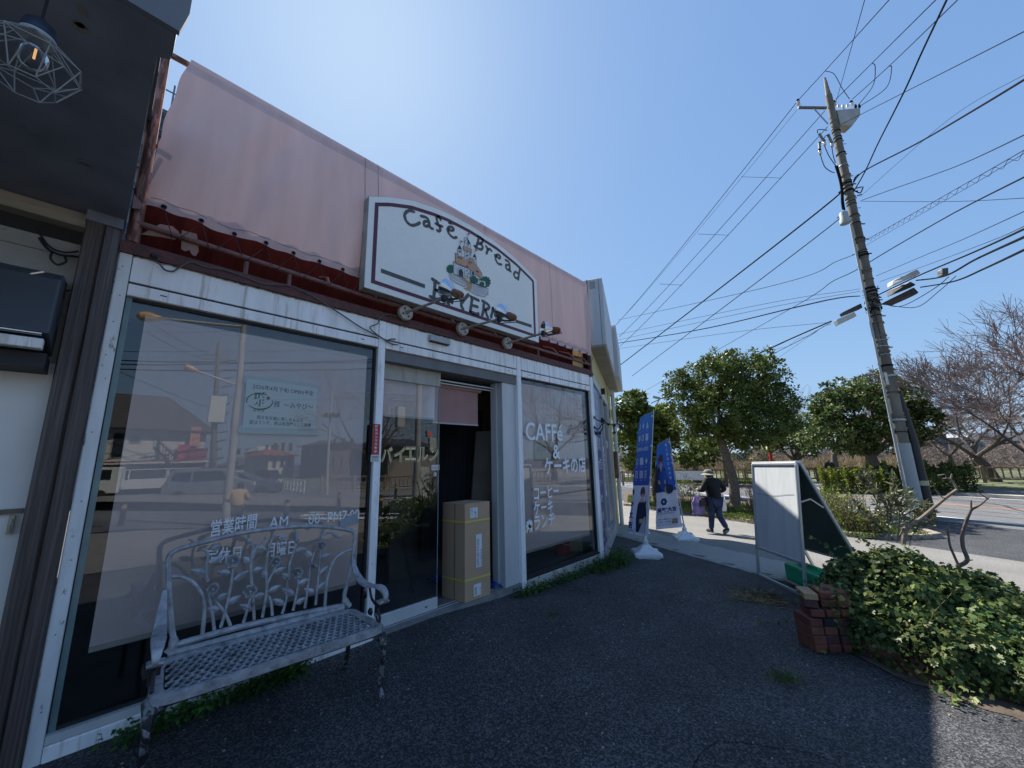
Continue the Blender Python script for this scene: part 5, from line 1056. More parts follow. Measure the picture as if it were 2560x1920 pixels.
# ================================================================== A-BOARD
za = zz(1870, 1130, 4.2533)
FLf = gh(1897, 1440); FRf = gh(2016, 1497); dep_ = depth(FRf)
ab = thing('a_board', 'blank white A-frame pavement board with silver frame standing half in shade', 'sign board')
wdir = (FRf - FLf); wdir.z = 0; wd = wdir.length; wdir.normalize(); bdir = Vector((-wdir.y, wdir.x, 0)) * 1.0
if bdir.dot(Vector((1, 0, 0))) < 0: bdir = -bdir
HA = 1.50; zb_f = FLf.z; TLp = FLf + bdir * .13 + Vector((0, 0, HA)); TRp = FRf + bdir * .13 + Vector((0, 0, HA))
RRf = gh(2134, 1474); RRf = FRf + bdir * max(.75, (RRf - FRf).dot(bdir)) ; RRf.z = G(RRf.x); RLf = FLf + bdir * .80; RLf.z = G(RLf.x)
SIL = mat('silver frame', (.48, .51, .53), .35, metal=.5, var=.06); WB = mat('white board film', (.62, .65, .66), .5, var=.05, scale=2.5, stretch=(4, 4, .4), col2=(.50, .53, .545), thr=.55, soft=.12, scale2=2, stretch2=(5, 5, .4)); BB = mat('blackboard green', (.018, .05, .038), .5, var=.2, scale=3)
def panel(A, B_, C_, D_, m, nm, nrm):   # bottom left/right, top right/left
    pn = thing(nm, None, None); par(pn, ab)
    b = MB(); lo = .24; a = A.lerp(D_, lo); c = B_.lerp(C_, lo)
    b.prism([a, c, C_, D_], nrm * -.012); b.build('board_face', m, parent=pn)
    for p, q in ((A, D_), (B_, C_)): b = MB(); b.beam(p, q, .035, .03, wdir); o = b.build('frame_upright', SIL, parent=pn); bevel(o, .006, 1)
    for p, q in ((a, c), (D_, C_)): b = MB(); b.beam(p, q, .032, .035); o = b.build('frame_rail', SIL, parent=pn); bevel(o, .006, 1)
    return pn
n_f = (wdir.cross(TLp - FLf)).normalized(); n_f = n_f if n_f.dot(Vector((-1, 0, 0))) > 0 else -n_f
pf = panel(FLf + Vector((0, 0, .02)), FRf + Vector((0, 0, .02)), TRp, TLp, WB, 'front_panel', n_f)
b = MB(); Q = [FLf + n_f * .004 + (TLp - FLf) * f_2 + wdir * wd * g_ for f_2, g_ in ((.735, .10), (.73, .30), (.735, .5), (.755, .72), (.77, .92))]; b.ribbon(catmull(Q, 5), .006, n_f); b.build('scratch', mat('grey scratch', (.22, .26, .28), .6), parent=pf)
n_b = (wdir.cross(TLp - RLf)).normalized(); n_b = n_b if n_b.dot(bdir) > 0 else -n_b
pr = panel(RLf + Vector((0, 0, .02)), RRf + Vector((0, 0, .02)), TRp + bdir * .05, TLp + bdir * .05, BB, 'rear_panel', n_b)
b = MB(); b.beam(TLp - wdir * .01 + bdir * .025 + Vector((0, 0, .02)), TRp + wdir * .01 + bdir * .025 + Vector((0, 0, .02)), .07, .03); o = b.build('hinge_cap', mat('white hinge cap', (.6, .62, .62), .4), parent=ab); bevel(o, .008, 2)
for (F_, R_, T_p) in ((FLf, RLf, TLp), (FRf, RRf, TRp)):
    m1 = F_.lerp(T_p, .70); m2 = R_.lerp(T_p, .66); b = MB(); mid = (m1 + m2) / 2 + Vector((0, 0, .07)); b.beam(m1, mid, .012, .016); b.beam(mid, m2, .012, .016); b.build('brace', SIL, parent=ab)
b = MB(); b.beam(FLf + Vector((0, 0, .02)), FRf + Vector((0, 0, .02)), .03, .03); o = b.build('foot_bar', SIL, parent=ab)
gt = thing('water_weight', 'green plastic water weight tank lying on white bars inside the A-board', 'water tank')
c = FLf.lerp(FRf, .70) + bdir * .30; c.z = G(c.x) + .03; dx = (wdir * .38 + bdir * .08); dx2 = wdir * 1.0
b = MB(); b.obox(c + Vector((0, 0, .115)), wdir * .33, bdir * .14, (0, 0, .105)); o = b.build('tank', mat('green plastic', (.01, .42, .20), .35, var=.1, scale=4), parent=gt, smooth=True); bevel(o, .045, 4)
b = MB(); b.lathe([(.045, 0), (.045, .02), (.02, .022), (0, .02)], c - wdir * .17 + Vector((0, 0, .222)), 16); b.build('cap', mat('pale cap', (.25, .36, .33), .5), parent=gt)
b = MB(); b.tube(catmull([c - wdir * .08 + Vector((0, 0, .22)), c - wdir * .04 + Vector((0, 0, .245)), c + wdir * .08 + Vector((0, 0, .245)), c + wdir * .12 + Vector((0, 0, .22))]), .014, 8); b.build('handle', MATS['green plastic'], parent=gt)
b = MB(); b.beam(c - wdir * .40 - bdir * .12, c + wdir * .36 - bdir * .12, .03, .03); b.beam(c - wdir * .40 + bdir * .12, c + wdir * .36 + bdir * .12, .03, .03); b.beam(c - wdir * .38 - bdir * .2, c - wdir * .38 + bdir * .2, .03, .03); b.build('carrier_bars', mat('ivory bars', (.5, .49, .44), .5), parent=ab)

# ================================================================== BRICK STACK AND PLANTER
BR = [mat('brick red %s' % k, c, .85, var=.22, scale=16, bump=.4, bscale=70, col2=tuple(x * .45 for x in c), thr=.66, scale2=12) for k, c in (('plum', (.135, .045, .034)), ('brown', (.17, .06, .038)), ('rust', (.20, .066, .038)), ('dark', (.075, .032, .028)))]
BRB = mat('buff brick', (.36, .25, .13), .85, var=.2, scale=20, bump=.5, bscale=90); BRK = mat('charcoal brick', (.02, .022, .024), .85, var=.3)
def brick_obj(m, parent, c, ang, size=(.21, .10, .06), tilt=(0, 0)):
    key = (m.name, size)
    if key not in brick_obj.cache:
        b = MB(); b.box(-size[0] / 2, size[0] / 2, -size[1] / 2, size[1] / 2, -size[2] / 2, size[2] / 2); o = b.build('brick', m, parent=parent); bevel(o, .004, 1); brick_obj.cache[key] = o
        o.location = c; o.rotation_euler = (tilt[0], tilt[1], ang); return o
    return copy_piece(brick_obj.cache[key], c, parent, (tilt[0], tilt[1], ang))
brick_obj.cache = {}
bs = thing('brick_stack', 'rough pile of red bricks with one buff brick on top beside the ivy mound', 'brick pile')
Cc = gh(2040, 1634); e_r = (gh(2137, 1634) - Cc); e_r.z = 0; e_r.normalize(); e_l = (gh(1989, 1604) - Cc); e_l.z = 0; e_l.normalize(); e_l = Vector((-e_r.y, e_r.x, 0)) * (1 if Vector((-e_r.y, e_r.x, 0)).dot(e_l) > 0 else -1)
angR = math.atan2(e_r.y, e_r.x); rb = random.Random(5)
for L_ in range(4):
    z = Cc.z + .032 + L_ * .0625; ins = .0 + .003 * L_
    for k in range(4):      # bricks laid end-on along the right-hand face, long side showing on the left face
        c = Cc + e_r * (.055 + k * .112) + e_l * (.105 + ins); c.z = z
        m = BR[rb.randrange(4)]
        if L_ == 3 and k == 1: m = BRK
        brick_obj(m, bs, c + e_r * rb.uniform(-.003, .003) + e_l * rb.uniform(-.006, .006), angR + math.pi / 2 + rb.uniform(-.02, .02))
for k, (a_, l_, an, zt, tl) in enumerate(((.10, .115, 1.35, .285, .05), (.21, .115, 1.5, .285, .0), (.33, .12, 1.55, .285, 0), (.09, .13, 1.15, .345, .10), (.22, .14, 1.30, .350, .06), (.34, .14, 1.4, .35, .0))):
    c = Cc + e_r * a_ + e_l * l_; c.z = Cc.z + zt; brick_obj(BR[k % 4], bs, c, angR + an, (.21, .10, .055), (0, tl))
c = Cc + e_r * .10 + e_l * .15; c.z = Cc.z + .405; brick_obj(BRB, bs, c, angR + 1.22, (.24, .10, .05), (0, .05))
for a_, an in ((.24, 1.30), (.36, 1.38)): c = Cc + e_r * a_ + e_l * .17; c.z = Cc.z + .408; brick_obj(BR[1], bs, c, angR + an, (.25, .11, .05), (0, .03))
pl = thing('brick_planter', 'low brick edging wall under the ivy running towards the right edge', 'planter')
W0 = gh(2150, 1640); W1 = gh(2280, 1693); W2_ = gh(2463, 1740); W3 = W2_ + (W2_ - W1).normalized() * 1.2
path = [W0, W1, W2_, W3]
for i in range(3):
    a, c = path[i], path[i + 1]; L_ = (c - a).length; d = (c - a).normalized(); nb_ = max(1, round(L_ / .218)); an = math.atan2(d.y, d.x); inn = Vector((-d.y, d.x, 0)); inn = inn if inn.x > 0 else -inn
    for L2 in range(2):
        for k in range(nb_):
            p = a + d * (L_ * (k + .5) / nb_ + (.05 if L2 % 2 else 0)) + inn * .055; p.z = G(p.x) + .032 + L2 * .0635; brick_obj(BR[rb.randrange(4)], pl, p, an + rb.uniform(-.02, .02), (.205, .10, .058))
sheet('soil_patch', [(W0.x - .05, W0.y), (4.14, -3.30), (4.09, -3.36), (4.11, -3.44), (4.05, -3.50), (4.06, -3.60), (3.99, -3.68), (4.00, -3.80), (3.90, -3.92), (3.93, -4.1), (3.82, -4.3), (3.7, -4.6), (3.7, -5.6), (6, -5.6), (6.2, -3.2), (5.2, -2.9)], -.0955, SOIL)

# ================================================================== FOLIAGE HELPERS
def quads_obj(name, V, m, parent=None, **k):
    """V: (n, q, 3) array, one polygon of q corners per row"""
    n, q, _ = V.shape; me = bpy.data.meshes.new(name); me.vertices.add(n * q); me.vertices.foreach_set('co', V.reshape(-1).astype(np.float32)); me.loops.add(n * q); me.loops.foreach_set('vertex_index', np.arange(n * q, dtype=np.int32))
    me.polygons.add(n); me.polygons.foreach_set('loop_start', np.arange(0, n * q, q, dtype=np.int32)); me.polygons.foreach_set('loop_total', np.full(n, q, dtype=np.int32)); me.update(calc_edges=True); me.materials.append(m)
    o = bpy.data.objects.new(name, me); COL.objects.link(o)
    if parent: par(o, parent)
    return tag(o, **k)
def unit(v): return v / np.maximum(np.linalg.norm(v, axis=-1, keepdims=True), 1e-9)
def leaves_at(P, dirs, size, rng, aspect=.45, normal=None, jitter=.3):
    """rhombic leaves from P along dirs"""
    n = len(P); d = unit(dirs); r = rng.normal(size=(n, 3)) if normal is None else normal + rng.normal(size=(n, 3)) * jitter; s = unit(np.cross(d, r)); L = (size * rng.uniform(.7, 1.3, (n, 1))); w_ = L * aspect
    up = np.cross(s, d)
    return np.stack([P, P + d * L * .5 + s * w_ * .5 + up * L * .08, P + d * L, P + d * L * .5 - s * w_ * .5 + up * L * .08], axis=1)
LOBE = np.array([(0, 0), (.38, -.10), (.62, .18), (.40, .34), (.55, .72), (.22, .66), (0, 1.05), (-.22, .66), (-.55, .72), (-.40, .34), (-.62, .18), (-.38, -.10)])
def lobed(P, dirs, nrm, size, rng):
    n = len(P); d = unit(dirs); s = unit(np.cross(d, nrm)); nn = unit(np.cross(s, d)); L = size * rng.uniform(.55, 1.35, (n, 1)); out = []
    for (x, y) in LOBE: out.append(P + s * L * x + d * L * y - nn * L * (.16 * abs(x) + .10 * y * y))
    return np.stack(out, axis=1)
IVY = leaf_mat('ivy leaves', [(0.025, 0.056, 0.019), (0.048, 0.088, 0.026), (0.071, 0.113, 0.036), (0.119, 0.165, 0.053), (0.201, 0.217, 0.072), (0.042, 0.072, 0.023)], .38, .2)
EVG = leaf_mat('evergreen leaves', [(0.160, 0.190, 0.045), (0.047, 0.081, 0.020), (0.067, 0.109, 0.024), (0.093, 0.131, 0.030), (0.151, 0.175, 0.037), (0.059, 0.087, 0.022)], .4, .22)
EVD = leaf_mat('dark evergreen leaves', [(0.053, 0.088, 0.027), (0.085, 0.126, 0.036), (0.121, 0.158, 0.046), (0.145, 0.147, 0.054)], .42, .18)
EVY = leaf_mat('yellowish green leaves', [(0.103, 0.154, 0.031), (0.186, 0.234, 0.043), (0.290, 0.306, 0.054)], .45, .3)  # yellower and lighter range than the other leaf mixes
HED = leaf_mat('hedge leaves', [(0.058, 0.092, 0.020), (0.116, 0.168, 0.029), (0.232, 0.252, 0.043), (0.309, 0.302, 0.057)], .5, .3)
WEED = leaf_mat('weed leaves', [(0.026, 0.065, 0.016), (0.046, 0.111, 0.026), (0.065, 0.156, 0.033), (0.039, 0.078, 0.019)], .5, .3)
OLV = leaf_mat('olive leaves', [(.07, .085, .045), (.11, .12, .07), (.17, .18, .11), (.20, .19, .09)], .5, .2)
GRS = leaf_mat('grass blades', [(0.065, 0.117, 0.026), (0.117, 0.169, 0.039), (0.182, 0.195, 0.065)], .6, .3)
BARK = mat('speckled bark', (.14, .11, .085), .9, var=.3, scale=14, bump=.5, bscale=30, col2=(.07, .055, .045), thr=.6, scale2=11)
BARKD = mat('dark cherry bark', (.10, .082, .075), .9, var=.3, scale=12, bump=.4, bscale=30)
TWIG = mat('pinkish twig bark', (.30, .24, .225), .9, var=.2)
DRYB = mat('pale dead wood', (.24, .19, .15), .85, var=.25, scale=20, bump=.3, bscale=60)

# ================================================================== IVY MOUND
rg_ = np.random.default_rng(11)
blobs = [((4.95, -3.26, .02), (.52, .46, .50)), ((4.76, -3.04, .0), (.27, .2, .34)), ((4.85, -3.42, .02), (.42, .40, .60)), ((5.0, -3.75, .0), (.60, .50, .48)), ((4.80, -3.95, -.05), (.50, .45, .34)), ((5.0, -4.4, -.05), (.6, .5, .30)), ((5.4, -3.5, 0), (.5, .45, .35)), ((4.62, -3.36, -.02), (.30, .40, .36)), ((4.48, -3.62, .02), (.32, .34, .26)), ((4.50, -4.0, .0), (.34, .4, .22))]
Ps, Ns = [], []
for (c, r_) in blobs:
    k = int(8500 * (r_[0] * r_[1] + r_[1] * r_[2] + r_[0] * r_[2]) / .55); d = unit(rg_.normal(size=(k, 3))); d = d[d[:, 2] > -.25]; bump = 1 + .10 * np.sin(d[:, 0:1] * 9 + c[0]) * np.sin(d[:, 1:2] * 8) + rg_.normal(size=(len(d), 1)) * .045
    p = np.array(c) + d * np.array(r_) * bump; n_ = unit(d / np.array(r_)); inside = np.zeros(len(p), bool)
    for (c2, r2) in blobs:
        if c2 is c: continue
        inside |= (((p - np.array(c2)) / np.array(r2)) ** 2).sum(1) < .80
    ok = (~inside) & (p[:, 2] > -.12); Ps.append(p[ok]); Ns.append(n_[ok])
P = np.concatenate(Ps); Nn = np.concatenate(Ns)
tr_ = np.array([rg_.uniform(-.5, .5, 900), rg_.normal(size=900) * .0, rg_.normal(size=900) * 0]).T
droop = np.array([0, 0, -1.0]) - Nn * (Nn @ np.array([0, 0, -1.0]))[:, None]; dd_ = unit(droop + rg_.normal(size=P.shape) * .75); nj = unit(Nn + rg_.normal(size=P.shape) * .42 + np.array([0, 0, .25]))
ivy = thing('ivy_mound', 'large sunlit mound of ivy spilling over the brick edging at the right', 'ivy')
quads_obj('ivy_leaves', lobed(P, dd_, nj, .032, rg_), IVY, parent=ivy, kind='stuff')
# trailing shoots
SP, SD = [], []
b = MB()
for k in range(46):
    i = rg_.integers(len(P)); p = P[i].copy(); d = unit((Nn[i] * .5 + np.array([rg_.normal() * .4, rg_.normal() * .4, .0]))[None])[0]; pts = [p.copy()]
    if not (k < 14 or p[2] < .25): d = d + np.array([0, 0, .5])
    for s in range(rg_.integers(3, 8)):
        p = p + d * .055; d = d + np.array([0, 0, -.22]) + rg_.normal(size=3) * .12; p[2] = max(p[2], -.08); pts.append(p.copy()); SP.append(p.copy()); SD.append(rg_.normal(size=3)); SP.append(p.copy()); SD.append(rg_.normal(size=3))
    b.tube(pts, .0022, 4)
for (x, y) in ((4.45, -2.95), (4.38, -3.0), (4.50, -2.86), (4.36, -3.12), (4.02, -3.52), (4.0, -3.58), (4.22, -3.33), (4.28, -3.30)):
    for k in range(24): SP.append(np.array([x + rg_.normal() * .06, y + rg_.normal() * .06, (.12 if y > -3.2 else -.07) + abs(rg_.normal()) * .07 + (rg_.uniform(0, .2) if y > -3.2 else 0)])); SD.append(rg_.normal(size=3))
SP = np.array(SP); SD = unit(np.array(SD) + np.array([-.4, .2, 0])); quads_obj('shoot_leaves', lobed(SP, SD, unit(rg_.normal(size=SP.shape) * .4 + np.array([-.5, 0, .7])), .030, rg_), IVY, parent=ivy, kind='stuff')
b.build('shoots', mat('ivy stem', (.10, .07, .04), .8), parent=ivy, kind='stuff')
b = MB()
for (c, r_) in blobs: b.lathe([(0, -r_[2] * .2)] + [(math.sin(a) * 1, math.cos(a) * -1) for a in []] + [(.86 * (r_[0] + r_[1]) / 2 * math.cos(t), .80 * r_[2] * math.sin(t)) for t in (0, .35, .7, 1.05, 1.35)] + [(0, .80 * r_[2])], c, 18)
b.build('shade_core', mat('ivy shade core', (.012, .018, .008), .95, var=.4, scale=20), parent=ivy)  # near-black filler domes; shade inside the ivy is put into their colour
# dead branches out of the ivy, and the olive-like shrub
def branch_thing(name, label, cat, polys, m, group=None, dpt=None):
    t = thing(name, label, cat, (0, 0, 0), 0, group)
    for (pts, r0, r1) in polys:
        P = catmull([Vector(p) for p in pts], 5); b = MB(); b.tube(P, [r0 + (r1 - r0) * i / (len(P) - 1) for i in range(len(P))], 7); b.build('branch', m, parent=t, smooth=True)
    return t
zq = zz(2000, 1120, 3.95)
def Q5(u, v, x=5.0): r = ray(*zq(u, v)); return Vector(CAM + r * ((x - CAM[0]) / r[0]))
branch_thing('bare_branch', 'pale thick dead branch rising to the right above the ivy with twiggy tips', 'branch', [([Q5(1020, 960), Q5(1030, 860), Q5(1080, 770), Q5(1200, 690), Q5(1320, 590), Q5(1440, 490), Q5(1550, 410)], .017, .011), ([Q5(1060, 800), Q5(1050, 755), Q5(1075, 750)], .010, .006), ([Q5(1550, 410), Q5(1520, 350), Q5(1490, 305), Q5(1500, 255)], .009, .004), ([Q5(1490, 300), Q5(1440, 300), Q5(1405, 302)], .005, .003), ([Q5(1445, 300), Q5(1435, 262)], .004, .002), ([Q5(1360, 272), Q5(1430, 260)], .005, .003), ([Q5(1415, 500), Q5(1370, 450), Q5(1330, 405)], .005, .003), ([Q5(1550, 410), Q5(1620, 412)], .004, .002)], DRYB)
branch_thing('bare_branch', 'dark forked dead branch with knobbly tips at the right behind the ivy', 'branch', [([Q5(1540, 1175), Q5(1650, 1110), Q5(1610, 980), Q5(1605, 850), Q5(1650, 700), Q5(1690, 610)], .016, .010), ([Q5(1690, 610), Q5(1780, 560), Q5(1870, 485)], .009, .004), ([Q5(1690, 610), Q5(1690, 515)], .007, .005), ([Q5(1850, 500), Q5(1800, 465), Q5(1760, 442)], .005, .003), ([Q5(1560, 1150), Q5(1520, 1060), Q5(1480, 960), Q5(1465, 850), Q5(1462, 780)], .010, .006), ([Q5(1650, 1110), Q5(1710, 1105)], .007, .003), ([Q5(1465, 840), Q5(1430, 815)], .004, .002)], mat('dark dead wood', (.12, .095, .08), .85, var=.3, scale=20, bump=.4, bscale=60))
oli = thing('olive_shrub', 'thin grey green olive shrub growing up behind the ivy mound', 'shrub')
SPo, SDo = [], []; b = MB()
ro = random.Random(9)
for pts in (((740, 790), (735, 690), (760, 560), (790, 490), (870, 480), (960, 440)), ((745, 700), (800, 640), (880, 620)), ((770, 540), (700, 420), (650, 330), (600, 270)), ((770, 500), (760, 420), (720, 330), (700, 250)), ((870, 900), (880, 780), (860, 640), (820, 520), (740, 420)), ((960, 920), (980, 760), (985, 660), (960, 560), (900, 500)), ((985, 680), (1060, 560), (1080, 440)), ((980, 700), (1100, 620), (1240, 560)), ((970, 900), (1050, 760), (1180, 660), (1290, 640)), ((880, 780), (900, 640), (920, 420), (930, 280)), ((1000, 800), (1150, 760), (1300, 720)), ((720, 760), (640, 640), (560, 560)), ((990, 760), (1120, 700), (1190, 620), (1270, 560)), ((860, 640), (960, 560), (1040, 470)), ((900, 640), (980, 590), (1100, 520)), ((850, 860), (760, 760), (680, 650))):
    x = ro.uniform(5.0, 5.9); P = catmull([Q5(u, v, x) for u, v in pts], 6); b.tube(P, [.009 - .006 * i / len(P) for i in range(len(P))], 5)
    for i, p in enumerate(P):
        if i < len(P) * .3: continue
        d = (P[min(i + 1, len(P) - 1)] - P[i - 1]).normalized()
        for _ in range(5): SPo.append(np.array(p) + rg_.normal(size=3) * .012); SDo.append(np.array(d) * .7 + rg_.normal(size=3) * .7)
b.build('stems', mat('grey green stems', (.14, .125, .09), .8), parent=oli, kind='stuff')
SPo = np.array(SPo); SDo = np.array(SDo); quads_obj('leaves', leaves_at(SPo, SDo, .065, rg_, .26), OLV, parent=oli, kind='stuff')

# ================================================================== WEEDS BY THE WALL, DRY TUFTS
def weeds(name, label, pts, k, spread, hgt, size, m=WEED):
    t = thing(name, label, 'weeds'); SPw, SDw = [], []; b = MB()
    for _ in range(k):
        i = rg_.integers(len(pts)); w1 = rg_.uniform(); a = np.array(pts[i]); c = np.array(pts[min(i + 1, len(pts) - 1)]); q = a + (c - a) * w1; q = q + np.array([rg_.normal() * spread, -abs(rg_.normal()) * spread * 1.2, 0]); h_ = abs(rg_.normal()) * hgt + .01
        SPw.append(np.array([q[0], q[1], G(q[0]) + h_])); SDw.append(np.array([rg_.normal(), rg_.normal(), .2]))
        if rg_.uniform() < .25: b.tube([(q[0] + rg_.normal() * .02, q[1] + rg_.normal() * .02, G(q[0])), (q[0], q[1], G(q[0]) + h_)], .0014, 3)
    SPw = np.array(SPw); SDw = np.array(SDw); nrm = unit(rg_.normal(size=SPw.shape) * .35 + np.array([0, -.35, 1]))
    quads_obj('weed_leaves', lobed(SPw, SDw, nrm, size, rg_), m, parent=t, kind='stuff'); b.build('weed_stems', mat('weed stems', (.06, .09, .03), .8), parent=t, kind='stuff'); return t
weeds('weeds', 'round leaved green weeds along the sill under the bench', [(.30, -.10, 0), (.6, -.09, 0), (.95, -.08, 0), (1.15, -.06, 0)], 1500, .06, .045, .020)
weeds('weeds', 'low weeds and creepers along the foot of the right window', [(3.55, -.10, 0), (4.2, -.09, 0), (5.0, -.08, 0), (5.5, -.08, 0), (5.8, -.10, 0)], 2600, .055, .05, .020)
weeds('weeds', 'thick clump of green weeds at the corner of the cafe and the yellow shop', [(5.1, -.15, 0), (5.6, -.2, 0), (5.9, -.1, 0)], 1500, .10, .085, .026)
def tuft(name, label, p, k, r_, L_, m, flat=.3):
    q = np.array(p) + np.c_[rg_.normal(size=(k, 2)) * r_, np.zeros(k)]; q[:, 2] = [G(x) + .004 for x in q[:, 0]]; d = rg_.normal(size=(k, 3)); d[:, 2] = abs(d[:, 2]) * flat; return quads_obj(name, leaves_at(q, d, L_, rg_, .07), m, label=label, cat='grass tuft', kind=None)
DRYG = leaf_mat('dry grass', [(.16, .12, .06), (.24, .19, .11), (.12, .09, .05)], .8, .2)
p = gh(1900, 1495); tuft('dry_grass', 'flattened dry straw tuft on the asphalt left of the brick stack', p, 380, .13, .16, DRYG, .08)
p = gh(1960, 1668 + 30); tuft('dry_grass', 'small green brown tuft on the asphalt before the brick stack', p, 130, .05, .08, GRS, .5)
p = gh(1380, 1535); tuft('dry_grass', 'tiny green tuft on the asphalt before the right window', p, 60, .04, .05, GRS, .5)
# grit, leaves and straws strewn on the lot
b = MB()
for _ in range(650):
    x = rg_.uniform(.2, 5.5); y = rg_.uniform(-3.6, -.2); s = rg_.uniform(.0015, .0045); z = G(x) + s * .6; b.obox((x, y, z), (s, s * .3, 0), (-s * .3, s, 0), (0, 0, s * .6))
b.build('grit', mat('pale grit', (.30, .28, .25), .9, var=.4, scale=30), kind='stuff')
b = MB()
for _ in range(70):
    x = rg_.uniform(3.6, 4.8); y = rg_.uniform(-3.6, -2.6); a = rg_.uniform(0, 6); L_ = rg_.uniform(.02, .10); z = G(x) + .006; b.tube([(x, y, z), (x + math.cos(a) * L_, y + math.sin(a) * L_, z + .004)], .0012, 3)
for _ in range(60):
    x = rg_.uniform(.2, 3.5); y = rg_.uniform(-2.2, -.15); a = rg_.uniform(0, 6); L_ = rg_.uniform(.02, .07); z = G(x) + .004; b.tube([(x, y, z), (x + math.cos(a) * L_, y + math.sin(a) * L_, z + .002)], .0008, 3)
b.build('straws', DRYG, kind='stuff')
# ================================================================== PEOPLE
def skin(name, V, E_, Rd, m, parent, root=0, sub=2):
    me = bpy.data.meshes.new(name); me.from_pydata([tuple(v) for v in V], E_, []); o = bpy.data.objects.new(name, me); COL.objects.link(o)
    md = o.modifiers.new('s', 'SKIN'); md.use_smooth_shade = True
    if not me.skin_vertices: me.skin_vertices.new() if hasattr(me.skin_vertices, 'new') else None
    for i, r in enumerate(Rd): me.skin_vertices[0].data[i].radius = (r, r) if not isinstance(r, tuple) else r
    for i in range(len(V)): me.skin_vertices[0].data[i].use_root = (i == root)
    sb = o.modifiers.new('b', 'SUBSURF'); sb.levels = sub; sb.render_levels = sub
    bpy.context.view_layer.update(); m2 = bpy.data.meshes.new_from_object(o.evaluated_get(bpy.context.evaluated_depsgraph_get())); bpy.data.objects.remove(o)
    m2.materials.clear(); m2.materials.append(m); m2.polygons.foreach_set('use_smooth', [True] * len(m2.polygons)); m2.name = name
    q = bpy.data.objects.new(name, m2); COL.objects.link(q); par(q, parent); return q
def person(label, loc, rz, H, J, top, trous, shoe, hair, hat=None, jr=1.0):
    """J: joints (x right, y forward, z up) as fractions of height"""
    t = thing('person', label, 'person', loc, rz)
    s = H; v = {k: Vector(p) * s for k, p in J.items()}
    names = list(v); idx = {k: i for i, k in enumerate(names)}
    ed = [('pel', 'wai'), ('wai', 'che'), ('che', 'nek'), ('nek', 'hed'), ('hed', 'crn'), ('che', 'shL'), ('shL', 'elL'), ('elL', 'wrL'), ('wrL', 'hnL'), ('che', 'shR'), ('shR', 'elR'), ('elR', 'wrR'), ('wrR', 'hnR'), ('pel', 'hpL'), ('hpL', 'knL'), ('knL', 'anL'), ('anL', 'toL'), ('pel', 'hpR'), ('hpR', 'knR'), ('knR', 'anR'), ('anR', 'toR')]
    rad = dict(pel=.080, wai=.072, che=.080, nek=.032, hed=.052, crn=.048, shL=.036, elL=.027, wrL=.017, hnL=.020, shR=.036, elR=.027, wrR=.017, hnR=.020, hpL=.055, knL=.036, anL=.022, toL=.018, hpR=.055, knR=.036, anR=.022, toR=.018)
    V = [v[k] for k in names]; Rd = [rad[k] * s for k in names]; E_ = [(idx[a], idx[c]) for a, c in ed]
    # fingers: five short chains from each palm
    for side in 'LR':
        h = v['hn' + side]; w_ = v['wr' + side]; d = (h - w_).normalized(); sd = d.cross(Vector((0, 1, .2))).normalized()
        for f_i, (off, L_) in enumerate(((-.9, .030), (-.3, .036), (.3, .034), (.9, .027), (1.6, .022))):
            base = h + sd * off * .009 * s; tip = base + (d * .8 + Vector((0, .35, -.3))).normalized() * L_ * s; V += [base + d * .008 * s, tip]; k = len(V); Rd += [.0055 * s, .0045 * s]; E_ += [(idx['hn' + side], k - 2), (k - 2, k - 1)]
    skin('body', V, E_, Rd, mat('skin', (.42, .26, .19), .55), t, idx['pel'], 2)
    def sub(nm, ks, rr, m): 
        ii = {k: i for i, k in enumerate(ks)}; skin(nm, [v[k] for k in ks], [(ii[a], ii[c]) for a, c in ed if a in ii and c in ii], [rr[k] * s for k in ks], m, t, 0, 2)
    sub('jacket', ['che', 'wai', 'pel', 'nek', 'shL', 'elL', 'wrL', 'shR', 'elR', 'wrR'], dict(che=.108 * jr, wai=.104 * jr, pel=.118 * jr, nek=.045, shL=.058, elL=.046, wrL=.034, shR=.058, elR=.046, wrR=.034), top)
    sub('trousers', ['pel', 'hpL', 'knL', 'anL', 'hpR', 'knR', 'anR'], dict(pel=.085, hpL=.070, knL=.050, anL=.040, hpR=.070, knR=.050, anR=.040), trous)
    for side in 'LR':
        a = v['an' + side]; c = v['to' + side]; d = (c - a); b = MB(); z0 = min(a.z, c.z)
        P = catmull([a - Vector((0, .022 * s, .005 * s)), a * .5 + c * .5 + Vector((0, 0, -.006 * s)), c], 4); b.tube(P, [.028 * s] * 3 + [.030 * s] * (len(P) - 5) + [.022 * s] * 2, 8); b.build('shoe', shoe, parent=t, smooth=True)
        b = MB(); b.tube([p - Vector((0, 0, .022 * s)) for p in P], [.024 * s] * len(P), 6); b.build('shoe_sole', mat('shoe sole', (.5, .48, .45), .8), parent=t)
    hc = v['hed'] + Vector((0, .0, .015 * s)); fwd = Vector((0, 1, 0))
    b = MB(); b.lathe([(.0, -.045 * s), (.045 * s, -.04 * s), (.060 * s, .0), (.056 * s, .035 * s), (.035 * s, .058 * s), (0, .066 * s)], hc - fwd * .010 * s, 14); b.build('hair', hair, parent=t, smooth=True)
    b = MB()
    for x in (-1, 1): b.lathe([(0, -.01 * s), (.006 * s, 0), (0, .01 * s)], hc + Vector((x * .055 * s, .004 * s, -.015 * s)), 8); b.lathe([(0, -.004 * s), (.004 * s, 0), (0, .004 * s)], hc + Vector((x * .020 * s, .052 * s, -.008 * s)), 6)
